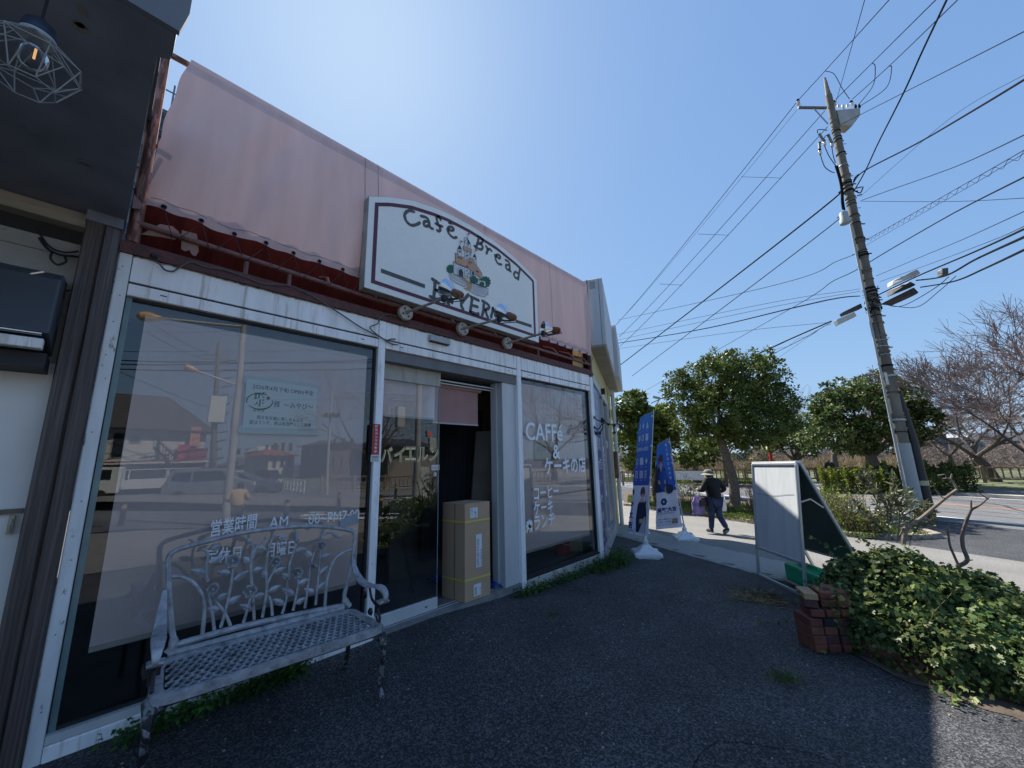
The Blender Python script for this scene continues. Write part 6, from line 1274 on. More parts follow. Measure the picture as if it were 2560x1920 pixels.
    b.lathe([(.002 * s, .012 * s), (.008 * s, -.008 * s), (0, -.012 * s)], hc + Vector((0, .056 * s, -.016 * s)), 6); b.tube([hc + Vector((-.012 * s, .052 * s, -.034 * s)), hc + Vector((.012 * s, .052 * s, -.034 * s))], .002 * s, 5); b.build('face_features', mat('face features', (.30, .16, .12), .6), parent=t)
    if hat:
        b = MB(); b.lathe([(.118 * s, -.018 * s), (.120 * s, -.014 * s), (.072 * s, .012 * s), (.062 * s, .05 * s), (.045 * s, .066 * s), (0, .070 * s)], hc + Vector((0, -.004 * s, .012 * s)), 22); b.build('hat', hat, parent=t, smooth=True); b = MB(); b.lathe([(.071 * s, .010 * s), (.073 * s, .014 * s), (.068 * s, .028 * s), (.066 * s, .028 * s)], hc + Vector((0, -.004 * s, .012 * s)), 22); b.build('hat_band', mat('hat band', (.05, .05, .045), .8), parent=t)
    return t, v
BLK = mat('black jacket cloth', (.006, .006, .007), .85, var=.3, scale=10, bump=.4, bscale=14); JEAN = mat('blue jeans', (.018, .035, .085), .8, var=.3, scale=9, bump=.3, bscale=16)
pl0 = gh(1797, 1334)
J = dict(pel=(0, 0, .50), wai=(0, .01, .60), che=(-.005, .025, .735), nek=(-.01, .045, .83), hed=(-.012, .07, .885), crn=(-.012, .07, .925), shL=(-.105, .03, .79), elL=(-.165, .03, .66), wrL=(-.16, .16, .66), hnL=(-.16, .20, .665), shR=(.105, .03, .79), elR=(.19, -.02, .67), wrR=(.155, .09, .62), hnR=(.145, .12, .61),
         hpL=(-.05, 0, .485), knL=(-.045, .06, .27), anL=(-.05, .10, .045), toL=(-.055, .20, .018), hpR=(.05, 0, .485), knR=(.035, -.01, .27), anR=(.045, -.14, .10), toR=(.045, -.07, .035))
walker, jv = person('person in a bucket hat, black jacket and jeans walking away with bags', (pl0.x, pl0.y, G(pl0.x)), math.radians(-38), 1.56, J, BLK, JEAN, mat('black shoe', (.02, .02, .022), .6), mat('dark hair', (.02, .016, .014), .6), mat('grey bucket hat', (.22, .21, .17), .9, var=.3, scale=18, bump=.4, bscale=40), 1.0)
HW = 1.56
def hung_bag(name, label, cat, pts, m, handle):
    t = thing(name, label, cat, tuple(walker.location), walker.rotation_euler[2]); b = MB(); k = 14; V = []
    (c, w_, h_, dd) = pts; rs = random.Random(len(label))
    for j in range(7):
        q = j / 6; ww = w_ * (.35 + .65 * math.sin(math.pi * min(.5 + .0, .12 + q * .62))) ; dp2 = dd * (.4 + .6 * math.sin(math.pi * (.15 + .7 * q)))
        for i in range(k): a = 2 * math.pi * i / k; V.append(Vector(c) + Vector((ww * math.cos(a) * (1 + rs.uniform(-.10, .10)), dp2 * math.sin(a) * (1 + rs.uniform(-.12, .12)), -h_ * q)))
    b.add(V, [(j * k + i, j * k + (i + 1) % k, (j + 1) * k + (i + 1) % k, (j + 1) * k + i) for j in range(6) for i in range(k)] + [tuple(6 * k + i for i in range(k))]); b.build('bag_body', m, parent=t, smooth=True)
    b = MB(); b.tube(catmull([Vector(handle), Vector(c) + Vector((-w_ * .4, 0, .0))], 3), .006, 5); b.tube([Vector(handle), Vector(c) + Vector((w_ * .4, 0, 0))], .006, 5); b.build('handles', m, parent=t); return t
hL = jv['wrL']; hR = jv['wrR']
hung_bag('shopping_bag', 'lilac shopping bag hanging at the left side of the walking person', 'bag', ((hL.x - .06, hL.y - .02, .86), .17, .42, .08), mat('lilac bag cloth', (.28, .20, .42), .6, var=.3, scale=9, transl=.2), hL)
hung_bag('handbag', 'dark patterned handbag in front of the lilac bag on the walker', 'bag', ((hL.x + .03, hL.y - .12, .84), .12, .20, .06), mat('dark patterned bag', (.05, .035, .04), .6, var=.7, scale=60), hL)
hung_bag('carrier_bag', 'thin white plastic carrier bag at the right side of the walking person', 'bag', ((hR.x + .04, hR.y - .03, .92), .09, .42, .06), mat('white carrier film', (.6, .62, .64), .4, transl=.4), hR)

# ================================================================== UTILITY POLE, CABLES
pb = Vector((17.4, -4.0, -.5)); Dp = depth(pb)
PTOP = hd(2062, 195, Dp)
pole = thing('utility_pole', 'tall concrete utility pole crowded with straps, cables and a transformer at the roadside', 'utility pole')
CPOL = mat('pole concrete', (.17, .155, .12), .9, var=.25, scale=3, stretch=(1, 1, .35), col2=(.085, .075, .06), thr=.56, soft=.1, scale2=1.6, bump=.25, bscale=40); PSH = mat('grey pole sheet', (.33, .36, .36), .6, var=.08, scale=3, stretch=(6, 6, .5)); GAL = mat('galvanised steel', (.34, .36, .36), .45, metal=.6, var=.2, scale=20); WIRE = mat('black cable', (.012, .013, .017), .95, spec=.05)
def PP(f): return pb.lerp(PTOP, f)
pd = (PTOP - pb); pL = pd.length; pd.normalize()
zf = lambda py: None
def Pat(py):    # point of the pole axis seen at image row py
    lo, hi = 0, 1.0
    for _ in range(30):
        m_ = (lo + hi) / 2; p = np.array(PP(m_)) - CAM; c = R.T @ p; y = 960 - 960 * c[1] / -c[2]
        if y > py: lo = m_
        else: hi = m_
    return PP(lo)
def prad(p): return .185 - .085 * ((p - pb).length / pL)
b = MB(); b.tube([PP(i / 20) for i in range(20)] , [prad(PP(i / 20)) for i in range(20)], 20); b.build('shaft', CPOL, parent=pole, smooth=True)
b = MB(); b.tube([PP(.93), PP(.96), PP(1.0)], [.10, .075, .035], 8); b.beam(PP(.90), PP(.99), .09, .06); b.build('pole_head', mat('pole head steel', (.20, .18, .13), .7, var=.3, scale=9), parent=pole)
b = MB(); a_ = Pat(1108); b.tube([pb, pb.lerp(a_, .5), a_], [.195, .19, .183], 24); b.build('base_sheet', PSH, parent=pole, smooth=True)
sideL = Vector(tuple(-RIGHT)); toC = (Vector(CAM) - pb); toC.z = 0; toC.normalize(); sideR = -sideL
b = MB(); b.tube([Pat(1270) + sideL * .22 + toC * .03, Pat(950) + sideL * .21, Pat(600) + sideL * .19, Pat(560) + sideL * .18], .035, 8); b.build('grey_conduit', PSH, parent=pole, smooth=True)
b = MB(); b.tube([pb + sideR * .36 + toC * .06, Pat(1100) + sideR * .33, Pat(985) + sideR * .20], [.15, .13, .10], 14); b.build('black_cable_guard', mat('black guard', (.010, .011, .013), .45), parent=pole, smooth=True)
b = MB(); b.tube([pb + sideR * .22 + toC * .17, Pat(1120) + sideR * .17 + toC * .13, Pat(1000) + sideR * .10 + toC * .15, Pat(960) + sideR * .08 + toC * .16], .036, 8); b.tube([Pat(1000) + sideR * .1 + toC * .17, Pat(860) + sideR * .04 + toC * .17, Pat(760) + sideR * .02 + toC * .18], .016, 6); b.build('black_riser', mat('dark riser', (.03, .034, .04), .45), parent=pole, smooth=True)
yb = MB(); c = pb + sideR * .36 + toC * .06 + Vector((0, 0, 1.0)); yb.tube([c - Vector((0, 0, .07)), c + Vector((0, 0, .07))], .152, 16); yb.build('yellow_band', mat('pale yellow band', (.45, .42, .25), .6), parent=pole)
def strap(py, extra=.012, h_=.05, m=GAL, tilt=0, stub=None):
    p = Pat(py); r_ = prad(p) + extra; q = pd.to_track_quat('Z', 'Y').to_matrix(); b = MB(); b.lathe([(r_, -h_ / 2), (r_ + .006, -h_ / 2), (r_ + .006, h_ / 2), (r_, h_ / 2)], p, 18, q @ Matrix.Rotation(tilt, 3, 'X'))
    if stub: b.beam(p + sideR * r_ * .8, p + sideR * (r_ + stub), .03, .03)
    return b.build('strap', m, parent=pole)
rs_ = random.Random(4)
for py in (305, 322, 330, 345, 352, 385, 415, 440, 455, 460, 468, 478, 495, 505, 512, 540, 560, 598, 606, 628, 634, 640, 646, 676, 682, 700, 722, 730, 738, 744, 750, 790, 808, 840, 852, 868, 880, 888, 915, 924, 940, 968, 982, 990, 1035, 1042, 1050, 1072, 1080):
    strap(py, .008 + rs_.uniform(0, .02), rs_.choice((.015, .02, .03, .06)), rs_.choice((GAL, WIRE, WIRE, CPOL, CPOL)), rs_.uniform(-.12, .12), rs_.choice((None, None, .08, .18)))
for py in (360, 440, 520, 870, 912, 955, 845, 1000):      # step bolts
    p = Pat(py); b = MB(); b.tube([p + sideR * prad(p) * .6, p + sideR * (prad(p) + .17)], .012, 6); b.build('step_bolt', GAL, parent=pole)
pp_ = Pat(948); b = MB(); b.obox(pp_ + toC * (prad(pp_) + .01) + sideL * .06, RIGHT * .045, toC * .003, pd * .20); o = b.build('number_plate', mat('pole plate', (.55, .56, .54), .5), parent=pole)
# crossarm, insulators, transformer-like switch box, cut-outs, service cap
def hp(u, v, d=0): return hd(1900 + u / 2.676, v / 2.676, Dp + d)
b = MB(); b.beam(hp(255, 720), hp(445, 722), .07, .07); b.build('crossarm', mat('brown arm', (.16, .12, .09), .6, var=.2), parent=pole)
b = MB(); b.beam(hp(360, 725), hp(455, 830), .03, .03); b.build('arm_brace', GAL, parent=pole)
def insul(p, r_=.06): 
    b = MB(); b.lathe([(.02, -.16), (r_ * .8, -.14), (r_, -.10), (r_ * .6, -.06), (r_, -.02), (r_ * .9, .0)], p, 12); b.build('insulator', mat('porcelain', (.55, .56, .55), .25), parent=pole, smooth=True)
    b = MB(); b.lathe([(r_ * .9, 0), (r_ * .8, .08), (.02, .12), (0, .12)], p, 12); b.build('insulator_cap', WIRE, parent=pole)
insul(hp(255, 680)); insul(hp(612, 690)); insul(hp(497, 690))
sb_ = hp(600, 780); b = MB(); b.prism([hp(515, 735, -.1), hp(672, 720, -.1), hp(672, 770, -.1), hp(620, 840, -.1), hp(540, 835, -.1)], Vector(tuple(FWD)) * .35); o = b.build('switch_box', mat('switch box grey', (.36, .36, .33), .5, var=.12, scale=4), parent=pole); bevel(o, .03, 2)
for u in (525, 555, 585, 640, 665): b = MB(); b.lathe([(.035, -.06), (.045, 0), (.03, .06), (.012, .10)], hp(u, 712), 10); b.build('bushing', MATS['porcelain'] if u < 600 else WIRE, parent=pole)
b = MB(); b.tube([hp(560, 840), hp(560, 720)], .02, 5); b.tube([hp(450, 720), hp(560, 760)], .02, 5); b.tube([hp(470, 850), hp(570, 840)], .02, 5); b.build('box_hanger', GAL, parent=pole)
for (p, q) in (((395, 895), (430, 950)), ((396, 955), (400, 1010)), ((455, 900), (480, 960))):
    b = MB(); b.tube([hp(*p), hp(*q)], .045, 10); b.build('cutout_tube', mat('cutout grey', (.18, .18, .17), .5), parent=pole); insul(hp(*q), .055)
b = MB()
for P in (((385, 890), (385, 870), (410, 866), (450, 872)), ((392, 955), (402, 948), (412, 958)), ((432, 975), (460, 1040), (500, 1100), (520, 1130)), ((403, 1030), (430, 1110), (470, 1145), (498, 1155)), ((480, 975), (490, 1040), (505, 1090)), ((430, 925), (440, 908), (462, 910))): b.tube(catmull([hp(*p, -.1) for p in P], 5), .014, 5)
for P in (((505, 1110), (530, 1190), (545, 1270), (548, 1350), (555, 1400)), ((515, 1110), (540, 1200), (552, 1280), (556, 1350), (565, 1405))): b.tube(catmull([hp(*p, -.12) for p in P], 5), .03, 6)
for P in (((625, 1220), (635, 1190), (660, 1165)), ((640, 1260), (680, 1250)), ((640, 1280), (672, 1290), (690, 1250)), ((650, 1310), (680, 1300))): b.tube(catmull([hp(*p, -.1) for p in P], 4), .02, 5)
b.build('jumper_cable', WIRE, parent=pole, kind='stuff')
b = MB(); cc = hp(565, 1460, -.22); b.lathe([(.0, .22), (.11, .22), (.125, .18), (.125, .02), (.15, -.05), (.155, -.20), (.13, -.21), (.0, -.21)], cc, 18); b.build('service_cap', PSH, parent=pole, smooth=True)
b = MB()
for i in range(26):
    p = Pat(718 + rs_.uniform(0, 60)); a = rs_.uniform(0, 6); r_ = prad(p) + rs_.uniform(.02, .07); q0 = [p + Vector((r_ * math.cos(a + t * .5), r_ * math.sin(a + t * .5), rs_.uniform(-.12, .12))) for t in range(6)]; b.tube(catmull(q0, 3), .010, 4)
b.build('cable_tangle', WIRE, parent=pole, kind='stuff')
# wires: (label tail, [(px,py,depth)...], radius)
def wire(label, P, r_, sag=0, wav=None, n=16):
    pts = [hd(x, y, d) for x, y, d in P]; b = MB()
    if len(pts) == 2: q = [pts[0].lerp(pts[1], i / n) - Vector((0, 0, sag * 4 * (i / n) * (1 - i / n))) for i in range(n + 1)]
    else: q = catmull(pts, 8)
    r0, r1 = (r_ if isinstance(r_, tuple) else (r_, r_)); b.tube(q, [r0 + (r1 - r0) * i / (len(q) - 1) for i in range(len(q))], 6)
    if wav:
        k = 160; c = [pts[0].lerp(pts[-1], i / k) + Vector((0, 0, -.06 + .05 * math.sin(i * .8 * wav))) for i in range(k)]; b.tube(c, r0 * .6, 4)
    o = b.build('power_line', WIRE, smooth=True, label=label, cat='cable', group='overhead cables on the roadside pole'); return o
F_ = 62.
wire('highest cable sweeping down left from the crossarm tip of the pole', [(1997, 249, Dp), (1540, 812, F_)], (.013, .035), .3)
wire('fine companion wire just right of the highest cable left of the pole', [(2003, 262, Dp), (1545, 806, F_)], (.006, .018), .3)
wire('second cable down left from the pole, leaving below the crossarm', [(2062, 277, Dp), (1548, 842, F_)], (.012, .034), .3)
wire('third cable down left from the pole, leaving above the cut-outs', [(2069, 317, Dp), (1550, 866, F_)], (.012, .034), .3)
for (x0, x1, y, l) in ((1853, 1954, 443, 'upper'), (1745, 1822, 586, 'middle'), (1650, 1705, 711, 'lower')): wire(l + ' short spreader between the three sloping cables left of the pole', [(x0, y - 1, 26), (x1, y + 2, 26)], .012, .0)
wire('cable running from the pole top up to the right edge of the sky', [(1997, 249, Dp), (2062, 178, Dp - 1), (2226, -4, Dp - 5)], .012)
wire('cable with a loop clamp second from the pole top, rising right', [(2090, 248, Dp), (2181, 157, Dp - 2), (2345, -6, Dp - 6)], .012)
wire('cable with a loop clamp third from the pole top, rising right', [(2131, 248, Dp), (2224, 164, Dp - 2), (2400, -6, Dp - 6)], .012)
wire('thin cable dropping steeply from the top edge to the pole neck', [(2090, 256, Dp), (2163, -5, Dp - 6)], .008)
wire('heavy twisted cable from the pole middle to the top edge', [(2131, 484, Dp), (2162, 430, Dp - 1), (2195, 359, Dp - 2), (2259, 232, Dp - 4.5), (2305, 130, Dp - 5.5), (2369, -5, Dp - 7)], .019)
wire('straight thin cable from the switch box to the right edge', [(2103, 311, Dp), (2566, 76, Dp - 7)], .010)
wire('heavy twisted cable bowing from the pole middle to the right edge', [(2134, 456, Dp), (2161, 427, Dp - 1), (2292, 359, Dp - 3), (2434, 276, Dp - 5.5), (2566, 196, Dp - 7)], .020)
wire('faint thin wire crossing under the heavy twisted cable at the right', [(2150, 492, Dp), (2370, 300, Dp - 3), (2566, 184, Dp - 6)], .005)
wire('medium cable leaving the clamp ring of the pole to the right edge', [(2154, 501, Dp), (2240, 470, Dp - 1.5), (2393, 415, Dp - 4), (2566, 335, Dp - 7)], .010)
wire('nearly level thin wire leaving the pole clamp to the right', [(2150, 503, Dp), (2367, 504, Dp - 3), (2566, 495, Dp - 6)], .007)
wire('lashed spiral cable pair rising from the pole to the right edge', [(2169, 598, Dp), (2386, 475, Dp - 4), (2566, 372, Dp - 7)], .007, 0, 1)
wire('fine wire under the lashed spiral pair', [(2167, 612, Dp), (2400, 480, Dp - 4), (2566, 380, Dp - 7)], .005)
wire('long service cable crossing behind the pole at half height', [(1540, 1018, 55), (1900, 815, 24), (2027, 742, 17), (2079, 705, 15), (2137, 677, Dp + .6), (2232, 620, Dp - 1), (2382, 534, Dp - 4), (2566, 440, Dp - 7)], .014)
wire('thick cable sloping down left from the pole middle', [(2104, 475, Dp), (1930, 620, Dp + 5), (1545, 917, 50)], (.019, .05), .25)
wire('thin cable sloping down left from the service cap', [(2096, 542, Dp), (1959, 655, Dp + 4), (1580, 940, 48)], (.010, .03), .2)
wire('light service wire with a drip loop left of the pole', [(2130, 637, Dp), (2100, 650, Dp + .5), (1900, 722, 22), (1545, 800, 50)], (.008, .02))
wire('upper of two fine level wires left of the pole', [(2150, 722, Dp), (1870, 768, 24), (1545, 836, 50)], (.007, .02))
wire('lower of two fine level wires left of the pole', [(2150, 728, Dp), (1860, 782, 24), (1545, 850, 50)], (.007, .02))
wire('thick sagging cable joining the pole from the left at half height', [(2150, 740, Dp), (2091, 746, Dp + 1), (1990, 768, 18), (1739, 826, 32), (1545, 858, 52)], (.016, .045))
wire('dark bundle dropping from the left splice boxes to behind the trees', [(2078, 803, Dp), (1975, 848, 18), (1884, 890, 24), (1628, 1008, 48)], (.022, .05), 0)
wire('lashed thin wire beneath the dark bundle left of the pole', [(2078, 806, Dp), (1900, 900, 22), (1640, 1020, 46)], (.008, .02), 0, 1)
wire('thin level wire from the left splice boxes across the sky', [(2070, 806, Dp), (1800, 835, 26), (1545, 872, 50)], (.007, .02))
wire('faint wire fanning down left below the dark bundle', [(2060, 815, Dp), (1930, 905, 20), (1800, 990, 30)], (.004, .008))
wire('thin messenger wire rising right above the pale splice box', [(2191, 690, Dp), (2296, 645, Dp - 2), (2404, 600, Dp - 4), (2566, 526, Dp - 7)], .007)
wire('second thin messenger wire rising right', [(2200, 704, Dp), (2325, 660, Dp - 2), (2483, 600, Dp - 5), (2566, 563, Dp - 7)], .006)
wire('thick dark cable rising right over the pale splice box', [(2190, 740, Dp - .2), (2290, 692, Dp - 2), (2440, 628, Dp - 4.5), (2566, 570, Dp - 7)], .018)
wire('heavy cable leaving the black splice case to the right edge', [(2291, 701, Dp - 1.3), (2362, 690, Dp - 2.5), (2438, 649, Dp - 4), (2566, 590, Dp - 7)], .022)
wire('heavy lower cable leaving the second black case to the right edge', [(2302, 718, Dp - 1.3), (2386, 703, Dp - 3), (2460, 672, Dp - 4.5), (2566, 622, Dp - 7)], .020)
for k, (a, l) in enumerate((((2210, 760, 2255, 765, 2330, 725, 2372, 692), 'upper'), ((2215, 762, 2290, 768, 2345, 730, 2390, 690), 'lower'))): wire(l + ' slack black loop hanging under the splice boxes right of the pole', [(a[0], a[1], Dp - .3), (a[2], a[3], Dp - .8), (a[4], a[5], Dp - 1.8), (a[6], a[7], Dp - 2.4)], .010)
for (P, l) in (([(2064, 178, Dp - .5), (2085, 185, Dp - .5), (2105, 220, Dp - .5), (2124, 248, Dp - .5)], 'left'), ([(2181, 158, Dp - 2), (2188, 168, Dp - 2), (2182, 215, Dp - 1.5), (2146, 262, Dp - .6)], 'middle'), ([(2222, 166, Dp - 2), (2229, 170, Dp - 2), (2215, 220, Dp - 1.5), (2152, 264, Dp - .6)], 'right')): wire(l + ' of the three black jumper loops at the pole top', P, .011)
# splice boxes
zx = zz(2080, 560, 4.879)
def sbox(label, quad_, m, th=.18, d=-1.0, dd=-.6):
    b = MB(); pts = [hd(*zx(*p), Dp + (d if i in (0, 3) else d + dd)) for i, p in enumerate(quad_)]; b.prism(pts, Vector(tuple(FWD)) * th + Vector((0, 0, -.02))); o = b.build('splice_box', m, label=label, cat='splice box', group='cable splice boxes beside the pole'); bevel(o, .02, 2); return o
SBK = mat('black splice case', (.035, .035, .038), .5, var=.3, scale=14)
sbox('pale ribbed splice box on the cables right of the pole, the highest', [(738, 690), (1040, 550), (1085, 600), (738, 745)], mat('pale splice box', (.50, .52, .50), .5, var=.08))
sbox('upper black splice case right of the pole under the pale one', [(735, 790), (960, 700), (1030, 740), (735, 860)], SBK)
sbox('lower black splice case right of the pole, the largest', [(640, 950), (1000, 770), (1065, 840), (800, 960)], SBK)
sbox('small dark square splice box further right on the cables', [(1345, 540), (1420, 530), (1425, 610), (1350, 620)], SBK, .14, -2.2, 0)
sbox('dark splice case left of the pole', [(130, 1075), (355, 965), (375, 1020), (148, 1112)], SBK, .15, .6, -.3)
sbox('pale splice box left of the pole under the dark case', [(55, 1165), (270, 1070), (305, 1120), (80, 1228)], MATS['pale splice box'], .15, .6, -.3)

# ================================================================== TREES
def px2m(d): return d / 960.
def crown(blobs, n, size, rng, fill=.55):
    """blobs: list of (centre, radii); leaf clumps spread through each"""
    out = []
    for (c, r_) in blobs:
        c = np.array(c); r_ = np.array(r_); k = max(6, int(n * r_[0] * r_[2]))
        d = unit(rng.normal(size=(k, 3))); rad = rng.uniform(fill, 1.02, (k, 1)) ** .6; cc = c + d * r_ * rad
        for q, dd in zip(cc, d):
            m_ = int(rng.integers(34, 56)); cr = (.20 + .16 * rng.uniform()) * (size / .15) ** .6; e = unit(rng.normal(size=(m_, 3)) + np.array([0, 0, .55]) + dd * .5); p = q + e * np.array([cr, cr, cr * .7]) * rng.uniform(.45, 1.05, (m_, 1)); dv = e * .55 + unit(rng.normal(size=(m_, 3))) * .8; out.append(leaves_at(p, dv, size, rng, .5, e + np.array([0, 0, .3]), .25))
    return np.concatenate(out)
def ev_tree(label, base, d, trunk_px, blobs_px, n, size, m, seed, group=None, limb=None, tr=.17, barkm=BARK):
    """trunk and crown given where the photograph shows them, at forward depth d"""
    rng = np.random.default_rng(seed); t = thing('evergreen_tree', label, 'tree', (0, 0, 0), 0, group)
    P = [Vector(base)] + [hd(x, y, d) for x, y in trunk_px]; C_ = catmull(P, 5); b = MB(); L_ = len(C_)
    b.tube(C_, [tr * (1.35 if i == 0 else 1) * (1 - .45 * i / L_) for i in range(L_)], 12); b.build('trunk', barkm, parent=t, smooth=True)
    bl = []
    for (x, y, rx, ry, dz) in blobs_px: c = hd(x, y, d + dz); s = depth(c) / 960.; bl.append((tuple(c), (rx * s * .93, rx * s * .93, ry * s * .93)))
    b = MB(); tip = C_[-1]
    for (c, r_) in bl:
        mid = (tip + Vector(c)) / 2 + Vector((rng.normal() * .1, rng.normal() * .1, -.1)); b.tube(catmull([tip - (tip - C_[-4]) * .4, mid, Vector(c)], 4), [tr * .4, tr * .34, tr * .28, tr * .24, tr * .2, tr * .16, tr * .12, tr * .08, tr * .05][:9], 6)
    b.build('limbs', barkm, parent=t, smooth=True); quads_obj('crown', crown(bl, n, size, rng), m, parent=t); return t
t1 = hz(1838, 1270, -.42); t1b = t1.copy(); dt1 = depth(t1)
ev_tree('large rounded evergreen street tree with a leaning speckled trunk in the planted bed', t1, dt1, [(1833, 1200), (1815, 1140), (1800, 1085)],
        [(1770, 950, 80, 60, 0), (1720, 1000, 55, 60, .3), (1855, 960, 80, 70, -.2), (1905, 1010, 70, 70, .2), (1800, 1020, 95, 65, -.5), (1880, 1070, 75, 50, -.3), (1730, 1060, 50, 45, 0), (1925, 1060, 55, 45, .3), (1800, 910, 55, 35, 0), (1895, 905, 60, 30, .2), (1690, 960, 35, 30, 0), (1760, 1090, 45, 30, .4), (1950, 1000, 40, 45, 0), (1840, 1085, 60, 35, .5), (1935, 945, 35, 28, 0), (1845, 905, 60, 30, .4), (1820, 1000, 90, 60, .8)], 74, .12, EVG, 21, None, None, .20)
def far_tree(label, bx_, by_, trunk, blobs, z=-.5, n=40, size=.2, m=EVG, seed=1, tr=.2, group='evergreen trees across the road'):
    bs_ = hz(bx_, by_, z); ev_tree(label, bs_, depth(bs_), trunk, blobs, n, size, m, seed, group, None, tr, BARK)
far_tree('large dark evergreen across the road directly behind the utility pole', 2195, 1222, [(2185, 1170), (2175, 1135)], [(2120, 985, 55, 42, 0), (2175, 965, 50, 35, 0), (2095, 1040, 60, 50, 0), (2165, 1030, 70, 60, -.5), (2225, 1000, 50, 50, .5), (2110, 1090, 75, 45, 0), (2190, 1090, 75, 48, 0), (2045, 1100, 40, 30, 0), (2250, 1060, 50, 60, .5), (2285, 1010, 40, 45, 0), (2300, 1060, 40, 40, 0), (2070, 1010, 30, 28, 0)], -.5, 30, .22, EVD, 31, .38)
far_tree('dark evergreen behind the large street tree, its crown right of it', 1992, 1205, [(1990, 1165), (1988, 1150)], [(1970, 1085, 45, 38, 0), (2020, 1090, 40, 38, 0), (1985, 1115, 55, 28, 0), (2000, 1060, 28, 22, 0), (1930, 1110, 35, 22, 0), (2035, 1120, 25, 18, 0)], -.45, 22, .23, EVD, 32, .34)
far_tree('evergreen half hidden behind the trunk of the large street tree', 1822, 1212, [(1818, 1180), (1812, 1150)], [(1790, 1110, 40, 34, 0), (1830, 1120, 45, 30, 0), (1850, 1100, 35, 30, 0), (1780, 1135, 25, 18, 0)], -.45, 16, .23, EVD, 33, .25)
far_tree('small neat evergreen between the second banner and the walker', 1738, 1207, [(1738, 1180), (1740, 1160)], [(1720, 1130, 32, 24, 0), (1755, 1125, 32, 26, 0), (1740, 1150, 36, 16, 0), (1738, 1112, 24, 16, 0)], -.4, 28, .28, EVG, 34, .25)
b0 = hz(1640, 1262, -.5)
ev_tree('tall evergreen behind the first banner beside the yellow shop', b0, depth(b0), [(1642, 1200), (1640, 1150)], [(1585, 1020, 40, 38, 0), (1610, 1070, 55, 50, 0), (1590, 1120, 45, 50, 0), (1650, 1100, 45, 50, 0), (1620, 1150, 40, 35, 0), (1560, 1070, 25, 60, 0)], 80, .19, EVG, 35, None, None, .2)
b0 = hz(1668, 1235, -.5)
ev_tree('yellow green evergreen right behind the first banner', b0, depth(b0), [(1668, 1190), (1665, 1140)], [(1655, 1045, 30, 26, 0), (1670, 1075, 32, 30, 0), (1650, 1085, 30, 28, 0), (1640, 1040, 20, 18, 0)], 60, .2, EVY, 36, None, None, .2)
# bare cherry trees: recursive limbs, joined twigs
def bare_tree(label, base, tips, seed, L0=3.2, r0=.28, levels=6, spread=.55, m=BARKD, group='bare cherry trees in the park', name='bare_cherry_tree', lean=(0, 0, 0)):
    rng = random.Random(seed); t = thing(name, label, 'tree', tuple(base), 0, group); big = MB(); tw = []
    def grow(p, d, L_, r_, lv):
        n_ = 3; pts = [p]; q = p.copy(); dd_ = d.copy()
        for i in range(n_): dd_ = (dd_ + Vector((rng.gauss(0, .10), rng.gauss(0, .10), rng.gauss(.02, .08)))).normalized(); q = q + dd_ * L_ / n_; pts.append(q.copy())
        if lv >= 3: tw.append((pts, r_))
        else: big.tube(pts, [r_ * (1 - .38 * i / n_) for i in range(n_ + 1)], 7 if lv < 2 else 5, cap=False)
        if lv >= levels: return
        k = 2 if lv == 0 else (3 if rng.random() < .7 else 2)
        if lv >= 3: k = 3 if lv < levels - 1 else 4
        for i in range(k):
            j = rng.uniform(.45, 1) if lv > 0 else 1; at = pts[min(n_, max(1, round(j * n_)))]; ax = Vector((rng.gauss(0, 1), rng.gauss(0, 1), rng.gauss(0, .55))).normalized(); nd = (dd_ + ax * spread * rng.uniform(.8, 1.5)); nd.z = nd.z * .8 + .05; q0 = i == 0 and lv > 0
            if q0: at = pts[-1]; nd = dd_ + ax * .18
            grow(at, nd.normalized(), L_ * rng.uniform(.68, .86), r_ * (.60 if q0 else rng.uniform(.34, .5)), lv + 1)
    tp = Vector((0, 0, 0)); ld_ = (Vector((0, 0, 1)) + Vector(lean)).normalized(); trk = catmull([tp, ld_ * L0 * .4, ld_ * L0 * .75 + Vector((rng.gauss(0, .15), rng.gauss(0, .15), 0))], 4); b = MB(); b.tube(trk, [r0 * (1.3 - .4 * i / len(trk)) for i in range(len(trk))], 10); b.build('trunk', m, parent=t, smooth=True)
    for k in range(tips): a = 2 * math.pi * (k + rng.random() * .5) / tips; grow(trk[-1], Vector((math.cos(a) * .9, math.sin(a) * .9, rng.uniform(.45, 1.2))).normalized(), L0 * .9, r0 * .50, 1)
    big.build('limbs', m, parent=t, smooth=True)
    V = []
    for pts, r_ in tw:
        for i in range(3):
            a, c = pts[i], pts[i + 1]; d = (c - a); s1 = d.cross(Vector((0, 0, 1))).normalized() * max(r_ * .8, .010); s2 = d.cross(s1).normalized() * max(r_ * .8, .010); V.append([a - s1, a + s1, c + s1 * .8, c - s1 * .8]); V.append([a - s2, a + s2, c + s2 * .8, c - s2 * .8])
        c = pts[-1]; 
        for _ in range(2): q = c + Vector((rng.gauss(0, .08), rng.gauss(0, .08), rng.gauss(0, .08))); e = .035; V.append([q + Vector((-e, 0, 0)), q + Vector((0, e, -e * .3)), q + Vector((e, 0, .0)), q + Vector((0, -e, e))])
    quads_obj('twigs', np.array([[tuple(p) for p in q] for q in V]), TWIG, parent=t, kind='stuff'); return t
